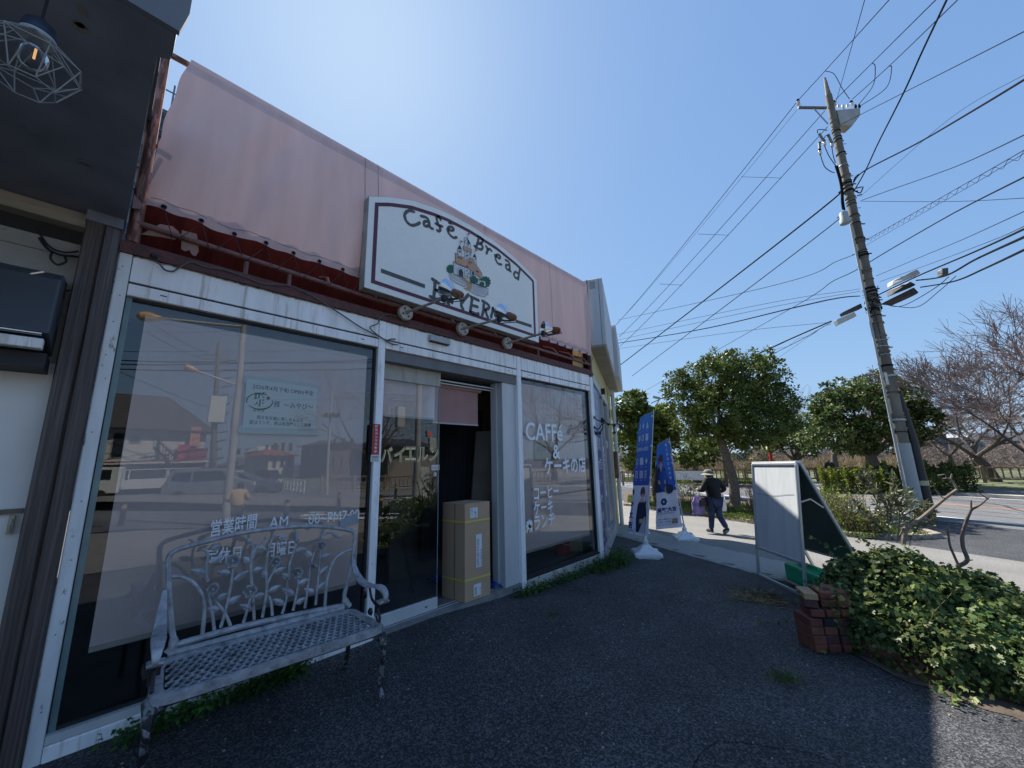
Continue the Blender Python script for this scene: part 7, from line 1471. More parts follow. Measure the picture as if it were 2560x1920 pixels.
for i, (px_, py_, z, L0, r0, lab, sd) in enumerate(((2490, 1206, -.45, 2.0, .22, 'largest bare cherry tree, leaning at the right edge of the park fence', 3), (2640, 1230, -.45, 2.1, .14, 'bare cherry tree reaching in over the right edge of the picture', 8), (2385, 1185, -.4, 1.8, .15, 'bare cherry tree right of the utility pole beyond the fence', 12))):
    bare_tree(lab, hz(px_, py_, z), 4, sd, L0, r0, 7, .50, lean=(-.15, .25, 0) if i == 0 else (0, 0, 0))
for i, (px_, py_, L0, lab) in enumerate(((2090, 1168, 2.6, 'small bare tree in the haze left of the large dark evergreen'), (1905, 1172, 2.4, 'small bare tree behind the white notice on the park fence'), (1770, 1172, 2.4, 'small bare tree right of the neat evergreen'), (2290, 1172, 2.8, 'small bare tree behind the fence right of the pole foot'), (2440, 1168, 2.6, 'far bare tree behind the large cherry'))):
    bare_tree(lab, hz(px_, py_, 0), 4, 20 + i, L0, .22, 5, .6, group='small bare trees beyond the reeds', name='small_bare_tree')
# leafless thicket, pale blossom bush and reeds beyond the fence
rt = np.random.default_rng(5)
def scatter_band(name, label, cat, px0, px1, d0, d1, z0, z1, n, L_, w_, m, up=.4, clump=0):
    x = rt.uniform(px0, px1, n); d = rt.uniform(d0, d1, n); q = rt.uniform(0, 1, n) ** 1.3
    base = np.array([np.array(hd(px0 + (px1 - px0) * i / 60, 1140, 1.0)) - CAM for i in range(61)]); ii = np.clip(((x - px0) / (px1 - px0) * 60), 0, 59.99); i0 = ii.astype(int); fr = (ii - i0)[:, None]; dirs = base[i0] * (1 - fr) + base[i0 + 1] * fr
    P = CAM + dirs * d[:, None]; hmax = z0 + (z1 - z0) * (.62 + .38 * np.sin(x * .021) * np.sin(x * .053 + 1)) ; P[:, 2] = z0 + q * (hmax - z0)
    dv = rt.normal(size=(n, 3)); dv[:, 2] = abs(dv[:, 2]) * up + up * .3; return quads_obj(name, leaves_at(P, dv, L_, rt, w_), m, label=label, cat=cat, kind='stuff')
THK = leaf_mat('thicket twigs', [(.10, .075, .065), (.15, .115, .10), (.075, .06, .052), (.19, .15, .14)], .9, .1)
scatter_band('thicket', 'grey brown leafless thicket beyond the reeds', 'thicket', 1500, 2700, 52, 85, -.5, 2.7, 45000, .9, .05, THK, .6)
scatter_band('near_thicket', 'pinkish bare undergrowth behind the fence at the right', 'thicket', 2280, 2700, 34, 48, -.5, 2.6, 26000, .6, .05, leaf_mat('pinkish twigs', [(.17, .135, .12), (.22, .18, .165), (.11, .09, .08), (.26, .235, .22)], .9, .1), .6)
scatter_band('reeds', 'tan dry reed bed beyond the park fence', 'reeds', 1560, 2320, 40, 52, -.5, .95, 26000, .8, .045, leaf_mat('reeds', [(.26, .20, .13), (.33, .26, .17), (.20, .15, .10)], .9, .1), 3)
p = hd(1880, 1140, 42); p.z = -.4
scatter_band('blossom_bush', 'pale cream blossoming bushes behind the white notice on the fence', 'bush', 1850, 1935, 39, 43, -.2, 2.4, 3800, .22, .5, leaf_mat('cream blossom', [(.36, .30, .20), (.26, .22, .14), (.17, .14, .09)], .9, .2), .5)
# ground cover under the trees
def hedge(label, a, c, w_, h_, n, m, seed, group=None, size=.07, name='hedge'):
    rng = np.random.default_rng(seed); a = np.array(a); c = np.array(c); t = rng.uniform(0, 1, n); d = (c - a); side = unit(np.cross(d, [0, 0, 1])[None])[0]; th = rng.uniform(-.15, math.pi + .15, n); lump = 1 + .13 * np.sin(t * 31 + seed) + .10 * np.sin(t * 77)
    r_ = rng.uniform(.72, 1.03, n) ** .5; P = a + d * t[:, None] + side * (np.cos(th) * w_ / 2 * r_ * lump)[:, None] + np.array([0, 0, 1]) * (np.clip(np.sin(th), -.1, 1) ** 1 * h_ * r_ * lump)[:, None]
    dv = side * np.cos(th)[:, None] + np.array([0, 0, 1]) * np.sin(th)[:, None] + rng.normal(size=(n, 3)) * .8; hd_ = thing(name, label, 'hedge', (0, 0, 0), 0, group); quads_obj('hedge_leaves', leaves_at(P, dv, size, rng, .5), m, parent=hd_, kind='stuff')
    b = MB(); n_ = 10
    for i in range(int(np.linalg.norm(d) / .5) + 1): q = a + d * min(1, i * .5 / np.linalg.norm(d)); b.tube([Vector(q), Vector(q + np.array([rng.normal() * .1, rng.normal() * .1, h_ * .7]))], .012, 4)
    b.build('stems', MATS['stem dark'] if 'stem dark' in MATS else mat('stem dark', (.04, .032, .02), .9), parent=hd_, kind='stuff'); return hd_
def FP(px, py, z): return tuple(hz(px, py, z))
hedge('clipped hedge across the road left of the pole foot, its middle yellow green', FP(2055, 1226, -.42), FP(2215, 1230, -.42), 1.3, 1.0, 9000, HED, 1, None, .11)
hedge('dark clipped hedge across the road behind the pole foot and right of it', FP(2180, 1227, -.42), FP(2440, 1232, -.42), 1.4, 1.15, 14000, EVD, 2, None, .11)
hedge('low green hedge at the far kerb left of the walking person', FP(1640, 1203, -.42), FP(1690, 1203, -.42), 1.2, .8, 2500, HED, 3, None, .12)
hedge('small yellow green bush at the far kerb behind the walking person', FP(1810, 1203, -.42), FP(1832, 1203, -.42), 1.0, .8, 1400, EVY, 4, None, .12)
# far grass verge and near planted bed
def grass(name, label, poly_px, z, n, L_, m, seed, kind='stuff'):
    rng = np.random.default_rng(seed); pts = np.array([tuple(hz(x, y, z)) for x, y in poly_px]); out = []
    k = len(pts); tri = [(0, i, i + 1) for i in range(1, k - 1)]; ar = [abs(np.cross((pts[b_] - pts[a_])[:2], (pts[c_] - pts[a_])[:2])) for a_, b_, c_ in tri]; pr = np.array(ar) / sum(ar); ch = rng.choice(len(tri), n, p=pr); u, v = rng.uniform(size=(2, n)); f2 = u + v > 1; u[f2] = 1 - u[f2]; v[f2] = 1 - v[f2]
    T = np.array(tri)[ch]; P = pts[T[:, 0]] + (pts[T[:, 1]] - pts[T[:, 0]]) * u[:, None] + (pts[T[:, 2]] - pts[T[:, 0]]) * v[:, None]; dv = rng.normal(size=(n, 3)) * .5; dv[:, 2] = 1; return quads_obj(name, leaves_at(P, dv, L_, rng, .16), m, label=label, cat='grass', kind=kind)
grass('verge_grass', 'green grass verge across the road under the trees', [(1560, 1206), (1900, 1213), (1900, 1200), (1560, 1196)], -.42, 9000, .22, GRS, 1)
# near bed (kerbed island with tree, hedge and grass)
bk_ = [hz(x, y, -.47) for x, y in ((1560, 1262), (1720, 1279), (1800, 1292), (1895, 1311), (2090, 1338), (2170, 1352), (2343, 1345), (2325, 1333), (2230, 1318), (2100, 1290), (1900, 1262), (1700, 1240), (1560, 1232))]
bed = MB(); bed.poly([(p.x, p.y, -.41) for p in bk_]); bed.build('planted_bed_soil', SOIL, kind='structure')
kp = [Vector((p.x, p.y, 0)) for p in bk_[:9]]; kc = catmull(kp, 6); kb = thing('bed_kerb', None, None); kb['kind'] = 'structure'
acc = [kc[0]]; 
for p in kc[1:]:
    if (p - acc[-1]).length > .55: acc.append(p)
for i in range(len(acc) - 1):
    a, c = acc[i], acc[i + 1]; d = (c - a).normalized(); o_ = Vector((-d.y, d.x, 0)) * .055; b = MB(); mid = (a + c) / 2; b.obox(Vector((mid.x, mid.y, G(mid.x) + .035)), (c - a) / 2 * .985, o_, (0, 0, .075)); o = b.build('kerb_stone', KERB, parent=kb); bevel(o, .012, 1)
grass('bed_grass', 'fresh grass and weeds in the planted bed round the street tree', [(1570, 1258), (1720, 1274), (1895, 1305), (2160, 1346), (2330, 1342), (2230, 1322), (1900, 1268), (1570, 1240)], -.41, 15000, .12, GRS, 2)
def shrub(label, px, py, z, w_, h_, m, n, seed, size=.05, name='shrub', stems=26):
    rng = np.random.default_rng(seed); p = hz(px, py, z); t = thing(name, label, 'shrub', tuple(p)); b = MB(); SPs, SDs = [], []
    for i in range(stems):
        a = rng.uniform(0, 6.28); r_ = rng.uniform(.2, 1) * w_ / 2; tip = Vector((math.cos(a) * r_, math.sin(a) * r_, h_ * rng.uniform(.6, 1.05))); st = Vector((tip.x * .4 + rng.normal() * .03, tip.y * .4 + rng.normal() * .03, 0)); P = catmull([st, (st + tip) / 2 + Vector((rng.normal() * .04, rng.normal() * .04, 0)), tip], 4); b.tube(P, [.008, .007, .007, .006, .006, .005, .004, .003, .003][:len(P)], 4)
        for q in range(4): c = P[int(rng.integers(3, len(P)))]; e = c + Vector((rng.normal() * .12, rng.normal() * .12, abs(rng.normal()) * .12)); b.tube([c, e], .003, 3); SPs += [np.array(c.lerp(e, f_)) for f_ in (.3, .6, .8, 1)]; SDs += [rng.normal(size=3) + np.array([0, 0, .4]) for _ in range(4)]
        SPs.append(np.array(tip)); SDs.append(np.array([0, 0, 1.]))
    b.build('stems', mat('shrub stems', (.11, .075, .055), .9), parent=t, kind='stuff')
    if n:
        SPs = np.array(SPs); SDs = np.array(SDs); k = rng.integers(0, len(SPs), n); P = SPs[k] + rng.normal(size=(n, 3)) * .05; quads_obj('leaves', leaves_at(P, SDs[k] + rng.normal(size=(n, 3)) * .6, size, rng, .42), m, parent=t, kind='stuff')
    return t
shrub('yellow tipped shrub in the bed between the second banner and the walker', 1720, 1262, -.41, 1.1, .95, EVY, 900, 41, .06)
shrub('leafless twiggy shrub in the bed behind the A-board', 1885, 1288, -.41, .9, .95, EVG, 60, 42, .04, 'twiggy_shrub', 40)
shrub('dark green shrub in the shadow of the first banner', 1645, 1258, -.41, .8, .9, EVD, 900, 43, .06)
for i, (px_, py_, lab, w_) in enumerate(((2080, 1322, 'yellow green shrub just right of the A-board', 1.0), (2130, 1332, 'reddish stemmed shrub behind the olive shrub', 1.1), (2185, 1338, 'bright green low shrub at the bed end behind the olive', .9), (2055, 1305, 'bushy shrub at the back of the bed right of the A-board', 1.1), (2120, 1312, 'sparse shrub at the roadside edge of the bed', 1.0))):
    shrub(lab, px_, py_, -.41, w_, (.9, .85, .5, .95, .9)[i], (EVY, EVY, HED, EVY, HED)[i], (1000, 700, 900, 800, 700)[i], 50 + i, .055)

# ================================================================== PARK FENCE AND THINGS BY IT
FW = mat('timber look fence', (.27, .20, .13), .85, var=.2, scale=6, col2=(.15, .11, .075), thr=.6)
fn = thing('park_fence', 'brown timber look post and rail fence along the far side of the road', 'fence')
FT = [hz(1480, 1181, .48), hz(1700, 1174, .48), hz(2040, 1170.5, .46), hz(2311, 1167.5, .46), hz(2620, 1167, .46), hz(2750, 1172, .46)]
prev = None; nba = 0
for i in range(len(FT) - 1):
    a, c = FT[i], FT[i + 1]; a = Vector((a.x, a.y, 0)); c = Vector((c.x, c.y, 0)); L_ = (c - a).length; d = (c - a).normalized(); npst = max(1, round(L_ / 2.0))
    for k in range(npst + (1 if i == len(FT) - 2 else 0)):
        p = a + d * (L_ * k / npst); b = MB(); b.tube([(p.x, p.y, -.55), (p.x, p.y, .54)], .085, 8); b.build('post', FW, parent=fn)
    for z in (.43, -.20): b = MB(); b.tube([(a.x, a.y, z), (c.x, c.y, z)], .055, 6); b.build('rail', FW, parent=fn)
    nb2 = int(L_ / .28)
    for k in range(nb2):
        if nba >= 298: break
        p = a + d * (L_ * (k + .5) / nb2); nba += 1
        if prev is None: b = MB(); b.tube([(0, 0, -.22), (0, 0, .44)], .038, 5); prev = b.build('baluster', FW, parent=fn); prev.location = (p.x, p.y, 0)
        else: copy_piece(prev, (p.x, p.y, 0), fn)
b = MB(); a, c = hz(1692, 1181, .35), hz(1766, 1181, .35); d = (c - a).normalized(); b.obox((a + c) / 2 - Vector((.5, 0, .18)), (c - a) / 2, Vector((-d.y, d.x, 0)) * .01, (0, 0, .30)); b.build('fence_banner', mat('faded banner', (.60, .58, .55), .8, var=.2, scale=8), label='faded white cloth banner on the park fence left of the walker', cat='banner')
b = MB(); a, c = hz(1828, 1178, .42), hz(1846, 1178, .42); b.obox((a + c) / 2 - Vector((.6, 0, .25)), (c - a) / 2, Vector((.01, 0, 0)), (0, 0, .38)); b.build('fence_notice', mat('white notice plate', (.6, .6, .58), .7), label='square white notice on the park fence right of the street tree trunk', cat='notice')
rp = hz(1936, 1205, -.5); b = MB(); tp = hd(1921, 1102, depth(rp)); b.tube([rp, tp], .10, 10); b.build('red_post', mat('red paint', (.5, .015, .02), .5), label='bright red post standing behind the A-board', cat='post')
sp = hz(2108, 1211, -.42)
Js = dict(J); Js.update(elL=(-.15, .02, .64), wrL=(-.10, .12, .60), hnL=(-.06, .15, .60), elR=(.15, .02, .64), wrR=(.10, .12, .60), hnR=(.06, .15, .60), hpL=(-.05, 0, .485), knL=(-.05, .02, .27), anL=(-.05, 0, .045), toL=(-.055, .09, .018), knR=(.05, .02, .27), anR=(.05, 0, .045), toR=(.055, .09, .018))
person('person in a dark padded jacket facing the park fence beyond the hedge, seen from behind', (sp.x + 1.6, sp.y + .6, -.42), math.radians(-85), 1.52, Js, mat('navy padded jacket', (.02, .022, .032), .8, var=.3, bump=.4, bscale=12), mat('dark trousers', (.02, .02, .022), .8), MATS['black shoe'], mat('thin grey hair', (.35, .26, .20), .7), None, 1.15)
# far houses and poles
HR = mat('grey tiled roof', (.09, .09, .095), .7, var=.2, scale=3); HB = mat('brown roof', (.12, .085, .07), .8, var=.2, scale=3)
def house(label, px0, px1, ytop, yeave, d, wallm, roofm, zb_=-.5, deep=7, nwin=3, floors=2, name='house'):
    a = hd(px0, yeave, d); c = hd(px1, yeave, d); z1 = (a.z + c.z) / 2; zr = hd((px0 + px1) / 2, ytop, d + deep / 2).z; a.z = c.z = 0; L_ = (c - a).length; dr = (c - a).normalized(); f = Vector((-dr.y, dr.x, 0)); f = f if f.dot(Vector(tuple(FWD))) > 0 else -f
    t = thing(name, label, 'house', tuple(a), math.atan2(dr.y, dr.x)); sgn = 1 if Vector((-dr.y, dr.x, 0)).dot(f) > 0 else -1
    b = MB(); b.box(0, L_, min(0, sgn * deep), max(0, sgn * deep), zb_, z1); b.build('wall', wallm, parent=t)
    b = MB(); o = .4; y0, y1 = -o * sgn, (deep + o) * sgn; ym = deep / 2 * sgn; rf = [(-o, y0, z1), (L_ + o, y0, z1), (L_ + o, y1, z1), (-o, y1, z1), (L_ * .15, ym, zr), (L_ * .85, ym, zr)]
    b.add(rf, [(0, 1, 5, 4), (1, 2, 5), (2, 3, 4, 5), (3, 0, 4), (0, 3, 2, 1)]); b.build('roof', roofm, parent=t)
    for fl in range(floors):
        for k in range(nwin):
            x = L_ * (k + .5) / nwin; z = zb_ + (z1 - zb_) * (fl + .5) / floors; w_ = min(L_ / nwin * .28, .9); h_ = min(.6, (z1 - zb_) / floors * .25); b = MB(); b.box(x - w_, x + w_, -.06 * sgn - .02, -.06 * sgn + .02, z - h_, z + h_); wf = b.build('window', mat('window frame grey', (.3, .3, .3), .5), parent=t); b = MB(); b.box(x - w_ * .88, x + w_ * .88, -.09 * sgn - .01, -.09 * sgn + .01, z - h_ * .85, z + h_ * .85); b.build('pane', mat('far window glass', (.03, .04, .05), .1), parent=wf)
    return t
WC = mat('cream house wall', (.42, .38, .32), .8, var=.05); WG2 = mat('grey house wall', (.30, .31, .32), .8, var=.05); WT = mat('tan house wall', (.42, .30, .22), .8)
house('grey apartment house in the distance above the walking person', 1850, 1900, 1128, 1132, 110, WG2, HR, nwin=4)
house('pale house far off behind the street tree trunk', 1895, 1960, 1120, 1130, 125, WC, HR, nwin=4)
house('brown gabled house beyond the thicket right of the pole', 2305, 2365, 1068, 1086, 80, mat('brown grey siding', (.12, .105, .09), .8), HB, nwin=2)
house('tan house with a white eave beyond the thicket', 2368, 2430, 1083, 1094, 88, WT, mat('white roof edge', (.4, .42, .44), .6), nwin=3)
house('low grey roofed house far right beyond the cherries', 2440, 2620, 1080, 1102, 95, WG2, HR, nwin=6)
house('low pale shed with a blue grey roof behind the fence at the right', 2420, 2470, 1140, 1150, 52, WC, mat('pale blue roof', (.4, .45, .52), .6), nwin=2, floors=1)
house('small white roofed house far left of the dark evergreen', 2040, 2085, 1128, 1136, 120, WC, HR, nwin=2)
house('pale low house beyond the small neat evergreen', 1700, 1790, 1128, 1138, 130, WC, HR, nwin=4)
def far_pole(label, px, ybase, ytop, d, r_=.16, arms=3):
    a = hd(px, ybase, d); c = hd(px - 8, ytop, d); t = thing('far_power_pole', label, 'utility pole', (0, 0, 0), 0, 'distant power poles'); b = MB(); b.tube([a, c], [r_, r_ * .6], 8); b.build('shaft', CPOL, parent=t)
    for k in range(arms): p = a.lerp(c, .96 - k * .09); b = MB(); w_ = (1.3, 1.0, .8)[k % 3]; b.beam(p - Vector(tuple(RIGHT)) * w_, p + Vector(tuple(RIGHT)) * w_, .09, .09); b.build('crossarm', CPOL, parent=t)
far_pole('distant power pole with crossarms left of the dark evergreen', 2031, 1140, 1042, 95)
far_pole('distant power pole among the branches of the big cherry', 2530, 1150, 960, 58, .14, 1)
far_pole('far thin power pole seen under the street tree crown', 1872, 1135, 1098, 150, .16)
# lamp arm over the left trees
b = MB(); b.tube([hd(1640, 1150, 30), hd(1642, 1010, 30), hd(1650, 995, 30)], .06, 6); b.tube([hd(1650, 996, 30), hd(1632, 992, 30)], .10, 6); b.build('street_lamp', GAL, label='thin street lamp arm just above the trees beside the yellow shop', cat='street lamp')
# scaffolded block behind the cafe, glimpsed between the rusty pole and the canvas
blk = thing('scaffolded_block', 'tall building wrapped in grey blue scaffold netting behind the cafe roof', 'building')
a = hy(350, 560, 26); x0, x1 = hy(395, 300, 26).x - 5, hy(470, 300, 26).x + 1.2; zt = hy(430, 226, 26).z
b = MB(); b.box(x0, x1, 26.6, 34, -.5, zt - 1.2); b.build('wall', mat('block wall', (.22, .23, .24), .8), parent=blk)
b = MB()
for k in range(16): z = 3 + k * (zt - 3) / 15; b.tube([(x0, 26.2, z), (x1, 26.2, z)], .05, 5)
for k in range(12): x = x0 + (x1 - x0) * k / 11; b.tube([(x, 26.2, 0), (x, 26.2, zt + .6)], .05, 5)
b.build('scaffold_pipes', mat('scaffold pipe', (.2, .22, .24), .5, metal=.5), parent=blk, kind='stuff')
for k in range(8): z = 3 + k * (zt - 3.6) / 8; b = MB(); b.box(x0, x1, 26.30, 26.36, z, z + (zt - 3) / 8 * .62); b.build('netting', mat('scaffold net', (.06, .085, .115), .9, var=.5, scale=6), parent=blk)
# ================================================================== THE CROSSING BEHIND THE CAMERA (mirrored in the panes)
ZR = -.42
def zr(u, v): return (200 + u / 2.5925, 700 + v / 2.5925)
def mg(u, v, z=ZR, dy=.03): return mirror(*zr(u, v), z, dy)
def mt(u, v, b, dy=.03): return mirror_up(*zr(u, v), b, dy)
def dz(u, v): return (940 + u / 4.15, 900 + v / 4.15)
# crossing road sheets and markings
sheet('crossing_road', [(-60, -18.5), (60, -18.5), (60, -34), (-60, -34)], -.40, ROADA)
sheet('near_crossing_road', [(-60, -17), (.8, -14.3), (4.2, -10.3), (6.4, -9.6), (14, -9.6), (40, -11.0), (40, -18.5), (-60, -18.5)], -.397, asphalt('dark road asphalt', (.09, .09, .095), (.17, .17, .17), bump=.3, chip=.4))
LNP = LINE
def stripe(name, quad_, z, parent=None, **k): b = MB(); b.poly([(p[0], p[1], z) for p in quad_]); return b.build(name, LNP, parent=parent, **k)
cw = thing('zebra_crossing', None, None); cw['kind'] = 'structure'
a0 = mirror(*zr(1580, 1470), -.39); a1 = mirror(*zr(1350, 1558), -.39); b0_ = mirror(*zr(1870, 1475), -.39)
sx_ = (a0 - a1); sx_.z = 0
for k in range(9):
    p = Vector((4.8, -11.7, 0)) + Vector((.58, -.76, 0)) * k; q = p + Vector((2.5, 3.1, 0)); w_ = Vector((.28, -.36, 0)); stripe('stripe', [p, q, q + w_, p + w_], -.385, cw)
cw2 = thing('zebra_crossing', None, None); cw2['kind'] = 'structure'
for k in range(8):
    p = Vector((5.5 + k * .62, -22.9 + k * .38, 0)); q = p + Vector((.8, 1.5, 0)); w_ = Vector((.34, .16, 0)); stripe('stripe', [p, q, q + w_, p + w_], -.385, cw2)
b = MB(); b.poly([(-40, -27.6, -.385), (3.8, -26.4, -.385), (3.8, -26.2, -.385), (-40, -27.4, -.385)]); b.build('stop_line', LNP, kind='structure')
sheet('far_footway_corner', [(8.5, -20), (14, -15.5), (60, -13), (60, -60), (30, -60)], -.37, WALKA)
# bollards
bo = None
for (u, v, tu, tv, lab) in ((262, 1600, 262, 1495, 'black bollard with a gold band at the far left of the reflected kerb'), (1330, 1590, 1335, 1445, 'black bollard with a gold band in the middle of the reflected kerb'), (1675, 1510, 1677, 1392, 'black bollard with a gold band nearest the reflected zebra crossing')):
    p = mg(u, v); 
    if bo is None:
        bo = thing('bollard', lab, 'bollard', tuple(p), 0, 'bollards along the kerb'); b = MB(); b.lathe([(.075, 0), (.075, .72), (.05, .80), (0, .82)], (0, 0, 0), 14); b.build('body', mat('bollard black', (.025, .022, .02), .4), parent=bo, smooth=True); b = MB(); b.lathe([(.078, .60), (.078, .70)], (0, 0, 0), 14); b.build('band', mat('gold band', (.45, .28, .04), .5), parent=bo)
    else: dup(bo, tuple(p), None, lab)
p = mirror(*dz(200, 1445), ZR, .12); dup(bo, tuple(p), None, 'black bollard seen in the sliding door before the reflected fence'); p = mirror(*dz(35, 1640), ZR, .12); dup(bo, tuple(p), None, 'black bollard at the left edge of the sliding door reflection')
# vehicles by side profile
def wheel_set(t, xs_, yy, r_):
    for x in xs_:
        for y in yy:
            b = MB(); Mx = Matrix.Rotation(math.radians(90), 3, 'X'); b.lathe([(r_ * .62, -.09), (r_, -.10), (r_, .10), (r_ * .62, .09)], (x, y, r_), 20, Mx); w_ = b.build('wheel', mat('tyre', (.02, .02, .02), .8), parent=t, smooth=True); b = MB(); b.lathe([(0, -.07), (r_ * .6, -.085), (r_ * .62, .085), (0, .07)], (x, y, r_), 16, Mx); b.build('rim', mat('rim silver', (.4, .4, .42), .3, metal=.8), parent=w_)
def car(name, label, loc, rz, prof, glass, W_, colm, wx, r_=.31, tail='tail_light'):
    t = thing(name, label, 'car', loc, rz); h = W_ / 2; n = len(prof)
    zmx = max(p[1] for p in prof); f = lambda z: h * (1 - .16 * max(0, (z - .85) / (zmx - .85)) ** 1.2)
    v = [(x, -f(z), z) for x, z in prof] + [(x, f(z), z) for x, z in prof]; b = MB(); b.add(v, [tuple(range(n)), tuple(range(2 * n - 1, n - 1, -1))] + [(i, i + n, (i + 1) % n + n, (i + 1) % n) for i in range(n)]); o = b.build('body', colm, parent=t); bevel(o, .05, 3)
    for p in o.data.polygons: p.use_smooth = True
    GL = mat('car glass', (.012, .016, .02), .05)
    for g in glass:
        for s in (-1, 1): b = MB(); b.poly([(x, s * (f(z) + .012), z) for x, z in (g if s > 0 else g[::-1])]); b.build('window', GL, parent=t)
    x0 = min(p[0] for p in prof); x1 = max(p[0] for p in prof)
    for (xx, nm, m, s2) in ((x0, 'tail_light', mat('red lens', (.4, .01, .01), .3), -1), (x1, 'headlight', mat('clear lens', (.6, .62, .62), .15), 1)):
        for s in (-1, 1): b = MB(); b.box(xx - .03 if s2 < 0 else xx - .06, xx + .06 if s2 < 0 else xx + .03, s * (h - .22) - .12, s * (h - .22) + .12, .72, .92); o = b.build(nm, m, parent=t); bevel(o, .02, 2)
    b = MB(); b.box(x0 - .035, x0 - .015, -.25, .25, .45, .58); b.build('number_plate', mat('plate white', (.6, .6, .58), .5), parent=t)
    xr = [p for p in prof if p[1] > zmx - .08][0][0]
    b = MB(); b.poly([(x0 + .02, -h * .78, .98), (x0 + .02, h * .78, .98), (xr - .03, h * .72, zmx - .14), (xr - .03, -h * .72, zmx - .14)]); b.build('rear_window', GL, parent=t)
    wheel_set(t, wx, (-h + .09, h - .09), r_); return t
SILV = mat('silver car paint', (.30, .31, .33), .25, metal=.6, var=.03); GRC = mat('grey car paint', (.17, .18, .20), .25, metal=.6, var=.03); DKC = mat('dark maroon car paint', (.03, .012, .014), .2)
van = [(-2.2, .35), (-2.25, .8), (-2.15, 1.0), (-1.95, 1.68), (-1.7, 1.78), (.6, 1.78), (1.35, 1.15), (2.1, .95), (2.25, .6), (2.2, .3)]
car('silver_minivan', 'silver people carrier mirrored in the middle of the left window', tuple(mg(850, 1420)), math.radians(20), van, [[(-1.85, 1.05), (-1.75, 1.6), (-.9, 1.64), (-.9, 1.05)], [(-.8, 1.05), (-.8, 1.64), (.5, 1.62), (.9, 1.10)]], 1.7, SILV, (-1.4, 1.4))
hb = [(-1.9, .3), (-1.95, .85), (-1.5, 1.42), (-.2, 1.5), (.8, 1.05), (1.9, .85), (1.95, .3)]
car('grey_hatchback', 'grey hatchback mirrored behind the lamp pole, right of the silver people carrier', tuple(mg(1060, 1400)), math.radians(30), hb, [[(-1.4, 1.0), (-1.2, 1.36), (-.4, 1.40), (-.4, .98)], [(-.3, .98), (-.3, 1.38), (.0, 1.34), (.6, 1.02)]], 1.65, GRC, (-1.2, 1.25), .30)
car('dark_car', 'dark maroon car further back in the reflection before the white railing', tuple(mg(1200, 1378)), math.radians(100), hb, [[(-1.4, 1.0), (-1.2, 1.36), (-.4, 1.40), (-.4, .98)]], 1.65, DKC, (-1.2, 1.25), .30)
# white tipper truck
tk = thing('white_truck', 'white flat bed truck mirrored at the left of the window', 'truck', tuple(mg(420, 1432)), math.radians(188))
TW = mat('truck white', (.55, .57, .55), .4, var=.05)
b = MB(); pr = [(1.1, .55), (1.1, 2.0), (1.25, 2.05), (2.35, 2.05), (2.65, 1.35), (2.7, .55)]; b.prism([(x, -.85, z) for x, z in pr], (0, 1.7, 0)); o = b.build('cab', TW, parent=tk); bevel(o, .05, 2)
for s in (-1, 1): b = MB(); b.poly([(x, s * .862, z) for x, z in ((1.5, 1.3), (1.5, 1.9), (2.2, 1.9), (2.5, 1.35))]); b.build('door_window', mat('car glass', (.012, .016, .02), .05), parent=tk)
b = MB(); b.box(-2.5, 1.0, -.95, .95, .75, .85); b.box(-2.5, 1.0, -.95, -.90, .85, 1.25); b.box(-2.5, 1.0, .90, .95, .85, 1.25); b.box(-2.55, -2.5, -.95, .95, .75, 1.35); o = b.build('bed', TW, parent=tk)
b = MB(); b.box(-2.4, 2.5, -.35, .35, .42, .7); b.build('chassis', BLACKG, parent=tk)
b = MB()
for x in (-2.45, -.8, .95): b.beam((x, -.92, 1.25), (x, -.92, 1.85), .05, .05); b.beam((x, .92, 1.25), (x, .92, 1.85), .05, .05)
b.beam((-2.45, -.92, 1.85), (.95, -.92, 1.85), .05, .05); b.beam((-2.45, .92, 1.85), (.95, .92, 1.85), .05, .05); b.build('bed_rack', TW, parent=tk)
wheel_set(tk, (-1.5, 1.9), (-.8, .8), .38)
b = MB(); p = mg(655, 1415, -.4); b.box(p.x - .7, p.x + .6, p.y - .5, p.y + .4, -.4, .75); o = b.build('orange_crate', mat('orange crate', (.42, .17, .05), .7), label='orange crate mirrored behind the truck', cat='crate'); bevel(o, .03, 1)
# person mirrored: beige jacket walking past
pm = mg(1000, 1660); hgt = mt(1000, 1345, pm).z - pm.z
person('person in a beige hooded jacket mirrored in the left window', tuple(pm), math.radians(200), max(1.5, hgt), J, mat('beige jacket', (.46, .33, .17), .85, var=.15, scale=7, bump=.4, bscale=10), mat('brown grey trousers', (.06, .05, .045), .8), MATS['black shoe'], mat('dark hair', (.02, .016, .014), .6), None, 1.15)
# poles mirrored
def mpole(name, label, base, top, r0, r1, cat='pole', m=None):
    t = thing(name, label, cat); b = MB(); b.tube([base, base.lerp(top, .5), top], [r0, (r0 + r1) / 2, r1], 14); b.build('shaft', m or mat('signal pole grey', (.36, .37, .36), .5, var=.12, scale=3), parent=t, smooth=True); return t
SPG = mat('signal pole grey', (.36, .37, .36), .5, var=.12, scale=3)
pb1 = mg(940, 1600); pt1 = mt(1062, 285, pb1); t = mpole('street_lamp', 'tall grey street lamp pole mirrored in the left window', pb1, pt1, .13, .085, 'street lamp')
pA = mt(1030, 690, pb1); pB = mt(700, 565, pb1) + Vector((-1.6, 0, 0)) * 0; b = MB(); b.tube([pA, pA.lerp(pB, .6), pB], .035, 8); b.build('arm', SPG, parent=t); b = MB(); b.lathe([(0, -.1), (.09, -.05), (.12, .1), (.05, .3), (0, .32)], pB, 12, (pA - pB).to_track_quat('Z', 'Y').to_matrix()); b.build('lantern', mat('orange lantern', (.5, .3, .12), .4), parent=t, smooth=True)
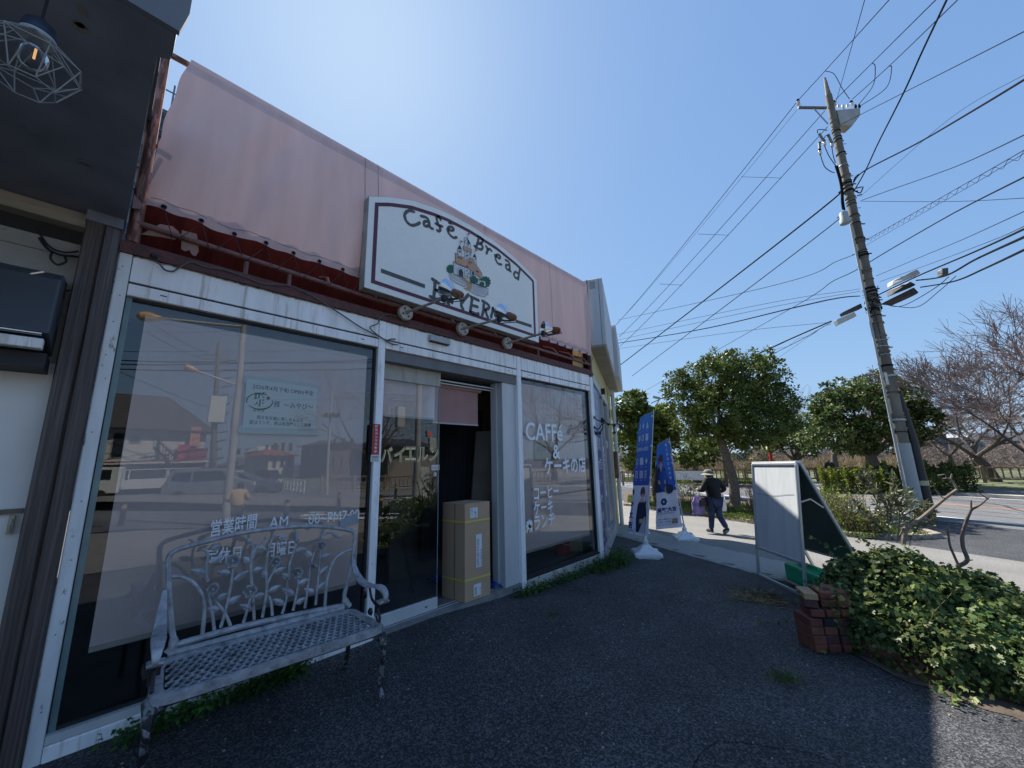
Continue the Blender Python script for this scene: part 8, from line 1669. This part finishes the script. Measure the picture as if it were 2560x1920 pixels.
pC = mt(390, 235, pb1); b = MB(); b.tube([pt1 - Vector((0, 0, .1)), pC], .05, 8); b.build('upper_arm', SPG, parent=t); b = MB(); b.lathe([(0, -.1), (.14, 0), (.16, .2), (.06, .5), (0, .5)], pC, 12, (pt1 - pC).to_track_quat('Z', 'Y').to_matrix()); b.build('lantern', MATS['orange lantern'], parent=t, smooth=True)
ub = Vector((2.95, -40, ZR)); 
def mpt(px, py, yy, dy=.03):      # mirrored ray on the plane y = yy
    r = ray(px, py); a = CAM + r * ((dy - CAM[1]) / r[1]); r2 = r * np.array([1, -1, 1]); return Vector(a + r2 * ((yy - a[1]) / r2[1]))
UY = -36.
ut = thing('mirrored_utility_pole', 'concrete utility pole with a grey control box mirrored beside the lamp pole', 'utility pole')
p0 = mpt(*zr(845, 1430), UY); p0.z = ZR; p1 = mpt(*zr(895, 405), UY); b = MB(); b.tube([p0, p1], [.27, .13], 12); b.build('shaft', CPOL, parent=ut, smooth=True)
q0 = mpt(*zr(845, 750), UY + .4); q1 = mpt(*zr(930, 920), UY + .4); b = MB(); b.box(min(q0.x, q1.x), max(q0.x, q1.x), UY + .25, UY + .6, min(q0.z, q1.z), max(q0.z, q1.z)); o = b.build('control_box', mat('control box grey', (.52, .54, .52), .5), parent=ut); bevel(o, .06, 2)
for v_ in (490, 515): a = mpt(*zr(790, v_ - 5), UY); c = mpt(*zr(965, v_), UY); b = MB(); b.beam(a, c, .09, .09); b.build('crossarm', CPOL, parent=ut)
b = MB()
for k in range(14): z = .5 + k * .75; b.tube([(p0.x - .3, UY + .1, z), (p0.x + .25 + .3 * random.random(), UY + .28, z + .2)], .05, 5)
b.build('fittings', WIRE, parent=ut, kind='stuff')
def mwire(label, a, c, r_, y0=UY, y1=UY): b = MB(); A = mpt(*zr(*a), y0); C = mpt(*zr(*c), y1); b.tube([A.lerp(C, i / 10) - Vector((0, 0, .6 * (i / 10) * (1 - i / 10))) for i in range(11)], r_, 5); b.build('street_cable', WIRE, label=label, cat='cable', group='street cables mirrored in the windows')
for i, (a, c, l) in enumerate((((250, 520), (1950, 530), 'uppermost long cable'), ((250, 548), (1950, 512), 'second long cable'), ((250, 582), (1950, 572), 'third long cable'), ((250, 458), (1950, 448), 'fine high cable'), ((400, 330), (1030, 322), 'short high cable'), ((480, 290), (860, 490), 'sloping service cable'), ((430, 335), (790, 505), 'lower sloping service cable'), ((260, 600), (830, 820), 'cable sagging to the house'), ((830, 760), (1950, 770), 'low fine cable'))): mwire(l + ' mirrored in the left window', a, c, .05 if i < 3 else .022)
# signal with three lamps, and arm signal in the door
sg = thing('traffic_signal', 'pole with a horizontal three lamp traffic signal mirrored in the left window', 'traffic signal'); sbp = mg(1600, 1400); stp = mt(1628, 712, sbp); b = MB(); b.tube([sbp, stp], [.10, .06], 10); b.build('shaft', SPG, parent=sg)
c0 = mt(1560, 870, sbp); c1 = mt(1690, 872, sbp); cc = (c0 + c1) / 2; dxs = (c1 - c0) / 2; b = MB(); b.obox(cc, dxs, (0, .1, 0), (0, 0, .17)); o = b.build('signal_head', mat('signal head grey', (.30, .30, .29), .5), parent=sg); bevel(o, .05, 2)
for k in (-1, 0, 1): b = MB(); b.lathe([(0, .10), (.13, .10), (.15, .25), (.14, .25), (.12, .11)], cc + dxs * .62 * k, 14, Matrix.Rotation(math.radians(-90), 3, 'X')); b.build('lens_hood', mat('dull lens', (.10, .06, .05), .3), parent=sg)
a = mt(1610, 718, sbp); c = mt(1960, 735, sbp); b = MB(); b.tube([a, c], .035, 6); b.build('mast_arm', SPG, parent=sg)
q = mt(1545, 848, sbp); b = MB(); b.tube([mt(1615, 848, sbp), q], .03, 6); b.build('head_bracket', SPG, parent=sg)
zY = .12
db = mirror(*dz(415, 1640), ZR, zY); dt_ = mirror_up(*dz(450, 165), db, zY); t = mpole('signal_pole', 'thick grey pole carrying a signal backing box mirrored in the sliding door', db, dt_, .13, .11, 'pole')
for (a, c, r_) in (((70, 345), (490, 368), .03), ((170, 420), (495, 425), .035)): b = MB(); b.tube([mirror_up(*dz(*a), db, zY), mirror_up(*dz(*c), db, zY)], r_, 6); b.build('arm', SPG, parent=t)
a = mirror_up(*dz(145, 495), db, zY); c = mirror_up(*dz(245, 705), db, zY); b = MB(); b.box(min(a.x, c.x) , max(a.x, c.x) + .0, db.y - .22, db.y - .02, min(a.z, c.z), max(a.z, c.z)); o = b.build('signal_back', mat('pale green grey box', (.40, .43, .39), .5), parent=t); bevel(o, .05, 2)
db2 = mirror(*dz(625, 1420), ZR, zY); dt2 = mirror_up(*dz(665, 195), db2, zY); t2 = mpole('signal_pole', 'thinner grey pole with a red crossing signal mirrored right of the thick one', db2, dt2, .09, .075, 'pole')
b = MB(); b.tube([mirror_up(*dz(280, 655), db2, zY), mirror_up(*dz(670, 655), db2, zY)], .035, 6); b.tube([mirror_up(*dz(500, 690), db2, zY), mirror_up(*dz(670, 685), db2, zY)], .035, 6); b.build('arm', SPG, parent=t2)
a = mirror_up(*dz(478, 735), db2, zY); c = mirror_up(*dz(540, 800), db2, zY); b = MB(); b.box(min(a.x, c.x), max(a.x, c.x), db2.y - .1, db2.y + .1, c.z, a.z); o = b.build('signal_lamp', mat('signal housing', (.3, .3, .3), .5), parent=t2); b = MB(); b.box(min(a.x, c.x) + .08, max(a.x, c.x) - .08, db2.y + .1, db2.y + .12, c.z + .06, a.z - .06); b.build('red_lens', mat('red signal lens', (.5, .03, .03), .4, emit=((1, .05, .05), .5)), parent=t2)
a = mirror_up(*dz(478, 810), db2, zY); c = mirror_up(*dz(580, 965), db2, zY); b = MB(); b.box(min(a.x, c.x), max(a.x, c.x), db2.y + .1, db2.y + .3, c.z, a.z); o = b.build('upper_cabinet', MATS['pale green grey box'], parent=t2); bevel(o, .04, 2)
a = mirror_up(*dz(465, 1115), db, zY); c = mirror_up(*dz(605, 1470), db, zY); b = MB(); b.box(min(a.x, c.x), max(a.x, c.x), db.y - .25, db.y, c.z, a.z); o = b.build('control_cabinet', mat('steel cabinet', (.42, .45, .44), .5, var=.1, scale=4), label='grey signal control cabinet mirrored low in the sliding door', cat='cabinet'); bevel(o, .03, 2)
# houses mirrored
def mhouse(name, label, P, yy, zb_, zw_, zr_, deep, wallm, roofm, wins, cat='house'):
    x0, x1 = P; t = thing(name, label, cat); b = MB(); b.box(x0, x1, yy - deep, yy, zb_, zw_); b.build('wall', wallm, parent=t); b = MB(); o = .7
    b.add([(x0 - o, yy + o, zw_), (x1 + o, yy + o, zw_), (x1 + o, yy - deep - o, zw_), (x0 - o, yy - deep - o, zw_), (x0 + (x1 - x0) * .2, yy - deep / 2, zr_), (x1 - (x1 - x0) * .2, yy - deep / 2, zr_)], [(0, 1, 5, 4), (1, 2, 5), (2, 3, 4, 5), (3, 0, 4), (0, 3, 2, 1)]); b.build('roof', roofm, parent=t)
    for (xa, xb, za_, zb2) in wins: b = MB(); b.box(xa, xb, yy - .02, yy + .05, za_, zb2); wf = b.build('window', mat('window frame grey', (.3, .3, .3), .5), parent=t); b = MB(); b.box(xa + .08, xb - .08, yy + .045, yy + .07, za_ + .08, zb2 - .08); b.build('pane', mat('far window glass', (.03, .04, .05), .1), parent=wf)
    return t
HY = -42.
def hx(u, v): return mpt(*zr(u, v), HY)
e0 = hx(260, 960); e1_ = hx(820, 985); rz_ = hx(420, 690).z
h1 = mhouse('corner_house', 'two storey house with a broad dark roof mirrored at the left of the window', (e0.x - 6, e1_.x), HY, -.4, (e0.z + e1_.z) / 2, rz_, 12, mat('pale render', (.50, .48, .44), .8, var=.05), mat('dark slate roof', (.055, .05, .05), .7, var=.15, scale=2), [(hx(390, 1).x, hx(470, 1).x, hx(1, 1150).z, hx(1, 985).z), (hx(490, 1).x, hx(560, 1).x, hx(1, 1055).z, hx(1, 1000).z)])
b = MB(); b.box(e0.x - 6.4, e1_.x + .4, HY + .05, HY + 1.2, hx(1, 1185).z - .15, hx(1, 1185).z); b.build('balcony_slab', MATS['pale render'], parent=h1)
b = MB(); b.box(e0.x - 6.8, e1_.x + .8, HY + .6, HY + .85, h1.children[0].data.vertices[4].co.z - .2, h1.children[0].data.vertices[4].co.z + .12); b.build('eave', mat('reddish eave', (.20, .08, .07), .7), parent=h1)
b = MB(); A = hx(470, 1080); C = hx(620, 1210); b.beam(A, C, .15, .12); b.beam(A + Vector((0, .1, .9)), C + Vector((0, .1, .9)), .05, .05)
for k in range(9): p = A.lerp(C, k / 8); b.beam(p, p + Vector((0, .1, .9)), .03, .03)
b.build('outdoor_stair', mat('stair steel', (.12, .11, .11), .6), parent=h1)
for (u0, v0, u1, v1, m, lab) in ((715, 948, 765, 1075, mat('orange sign face', (.5, .22, .12), .6), 'upright orange shop sign mirrored on the corner house'), (630, 1065, 688, 1200, mat('red white banner', (.42, .06, .07), .6, var=.6, scale=1.5), 'red and white banner mirrored at the foot of the corner house'), (695, 1090, 805, 1215, mat('deep red awning', (.25, .02, .03), .6, var=.2), 'deep red sign mirrored beside the utility pole')):
    a = hx(u0, v0); c = hx(u1, v1); b = MB(); b.box(a.x, c.x, HY + .3, HY + .55, c.z, a.z); b.build('street_sign', m, label=lab, cat='sign')
WY = mat('white street wall', (.52, .52, .50), .8)
def far_m(name, label, u0, u1, vt, ve, yy, wallm, roofm):
    a = mpt(*zr(u0, ve), yy); c = mpt(*zr(u1, ve), yy); rt_ = mpt(*zr(u0, vt), yy); L_ = c.x - a.x; mhouse(name, label, (a.x, c.x), yy, -.4, a.z, rt_.z, 10, wallm, roofm, [(a.x + L_ * .15 * (1 + 2 * k), a.x + L_ * (.15 * (1 + 2 * k) + .16), 1.0, 2.4) for k in range(3)] + [(a.x + L_ * .15 * (1 + 2 * k), a.x + L_ * (.15 * (1 + 2 * k) + .16), 3.6, 5.0) for k in range(3)])
far_m('white_house', 'white house mirrored beyond the lamp pole', 1185, 1300, 1068, 1110, -70, WY, mat('white roof', (.4, .4, .4), .6))
far_m('red_roofed_house', 'house with an orange red roof mirrored beyond the white one', 1225, 1390, 1088, 1140, -62, WY, mat('orange tile roof', (.28, .09, .05), .7))
far_m('brown_house', 'dark brown gabled house mirrored behind the bare tree', 1610, 1790, 1025, 1060, -50, mat('brown wall', (.14, .11, .10), .8), mat('dark brown roof', (.07, .055, .05), .8))
far_m('low_shop', 'low far shop row mirrored behind the cars', 960, 1180, 1180, 1210, -90, WC, HR)
far_m('grey_house', 'grey walled house mirrored far behind the cars', 1040, 1150, 1150, 1185, -110, WG2, HB)
a = mirror_up(*dz(140, 900), mirror(*dz(140, 1240), -.4, zY), zY)
def dpt_(u, v, yy): return mpt(*dz(u, v), yy, zY)
a = dpt_(130, 905, -34); c = dpt_(420, 905, -34); mhouse('tiled_house', 'house with a dark tiled roof mirrored in the sliding door', (a.x, dpt_(640, 905, -34).x), -34, -.4, a.z, dpt_(250, 790, -34).z, 9, mat('grey brown wall', (.22, .20, .18), .8), mat('dark tiles', (.035, .037, .045), .6, var=.2, scale=4), [(dpt_(200, 1, -34).x, dpt_(290, 1, -34).x, dpt_(1, 1040, -34).z, dpt_(1, 960, -34).z)])
# mirrored fences, railing, bare tree, hedge
mf = thing('mirrored_park_fence', 'timber look fence across the crossing, mirrored in the sliding door and window', 'fence')
a = dpt_(-250, 1370, -19); c = dpt_(1200, 1370, -17); a.z = c.z = -.38; a = Vector((10.5, -24, -.38)); c = Vector((24, -14.5, -.38)); L_ = (c - a).length; d = (c - a).normalized()
for k in range(9): p = a + d * L_ * k / 8; b = MB(); b.tube([p, p + Vector((0, 0, 1.1))], .085, 8); b.build('post', FW, parent=mf)
for z in (.95, .25): b = MB(); b.tube([a + Vector((0, 0, z)), c + Vector((0, 0, z))], .055, 6); b.build('rail', FW, parent=mf)
pv = None
for k in range(56):
    p = a + d * L_ * (k + .5) / 56
    if pv is None: b = MB(); b.tube([(0, 0, .25), (0, 0, .95)], .035, 5); pv = b.build('baluster', FW, parent=mf); pv.location = p
    else: copy_piece(pv, p, mf)
mr = thing('white_railing', 'white pipe guard railing mirrored beyond the crossing', 'railing'); a = mg(1270, 1345, -.42); c = mg(1455, 1388, -.42)
a = Vector((10.6, -33, -.4)); c = Vector((9.6, -24.5, -.4))
for k in range(9): p = a.lerp(c, k / 8); b = MB(); b.tube([p, p + Vector((0, 0, .85))], .04, 6); b.build('post', WHITE, parent=mr)
b = MB(); b.tube([a + Vector((0, 0, .8)), c + Vector((0, 0, .8))], .04, 6); b.tube([a + Vector((0, 0, .45)), c + Vector((0, 0, .45))], .03, 6); b.build('rail', WHITE, parent=mr)
bare_tree('bare tree mirrored over the fence in the right of the left window', Vector((17, -30, -.4)), 4, 77, 3.0, .28, 6, .6, group='bare trees mirrored in the panes', name='mirrored_bare_tree')
bare_tree('bare tree mirrored above the lettering of the right window', Vector((30, -12, -.4)), 5, 78, 3.2, .28, 6, .65, group='bare trees mirrored in the panes', name='mirrored_bare_tree')
bare_tree('bare tree mirrored in the upper part of the right window', Vector((27, -17, -.4)), 4, 79, 3.0, .28, 6, .6, group='bare trees mirrored in the panes', name='mirrored_bare_tree')
hedge('clipped green hedge near the pole, mirrored low in the sliding door', (5.4, -5.8, -.14), (8.6, -6.6, -.25), 1.0, .62, 9000, EVG, 61, None, .06)
shrub('leafy dark shrub beside the control cabinet mirrored in the door', 1, 1, 0, .1, .1, EVG, 0, 62, .05, 'placeholder', 1) if False else None
rng5 = np.random.default_rng(62); bq = [((7.0, -5.2, .35), (.55, .5, .55)), ((7.2, -5.3, .8), (.4, .4, .4)), ((6.7, -5.3, .2), (.5, .4, .35))]
tt = thing('leafy_shrub', 'leafy dark shrub beside the control cabinet mirrored in the door', 'shrub'); quads_obj('leaves', crown(bq, 130, .06, rng5, .3), EVG, parent=tt, kind='stuff'); b = MB()
for k in range(8): b.tube([(7.0 + .05 * k - .2, -5.25, -.3), (7.0 + random.gauss(0, .3), -5.25 + random.gauss(0, .2), .9)], .01, 4)
b.build('stems', MATS['shrub stems'], parent=tt)
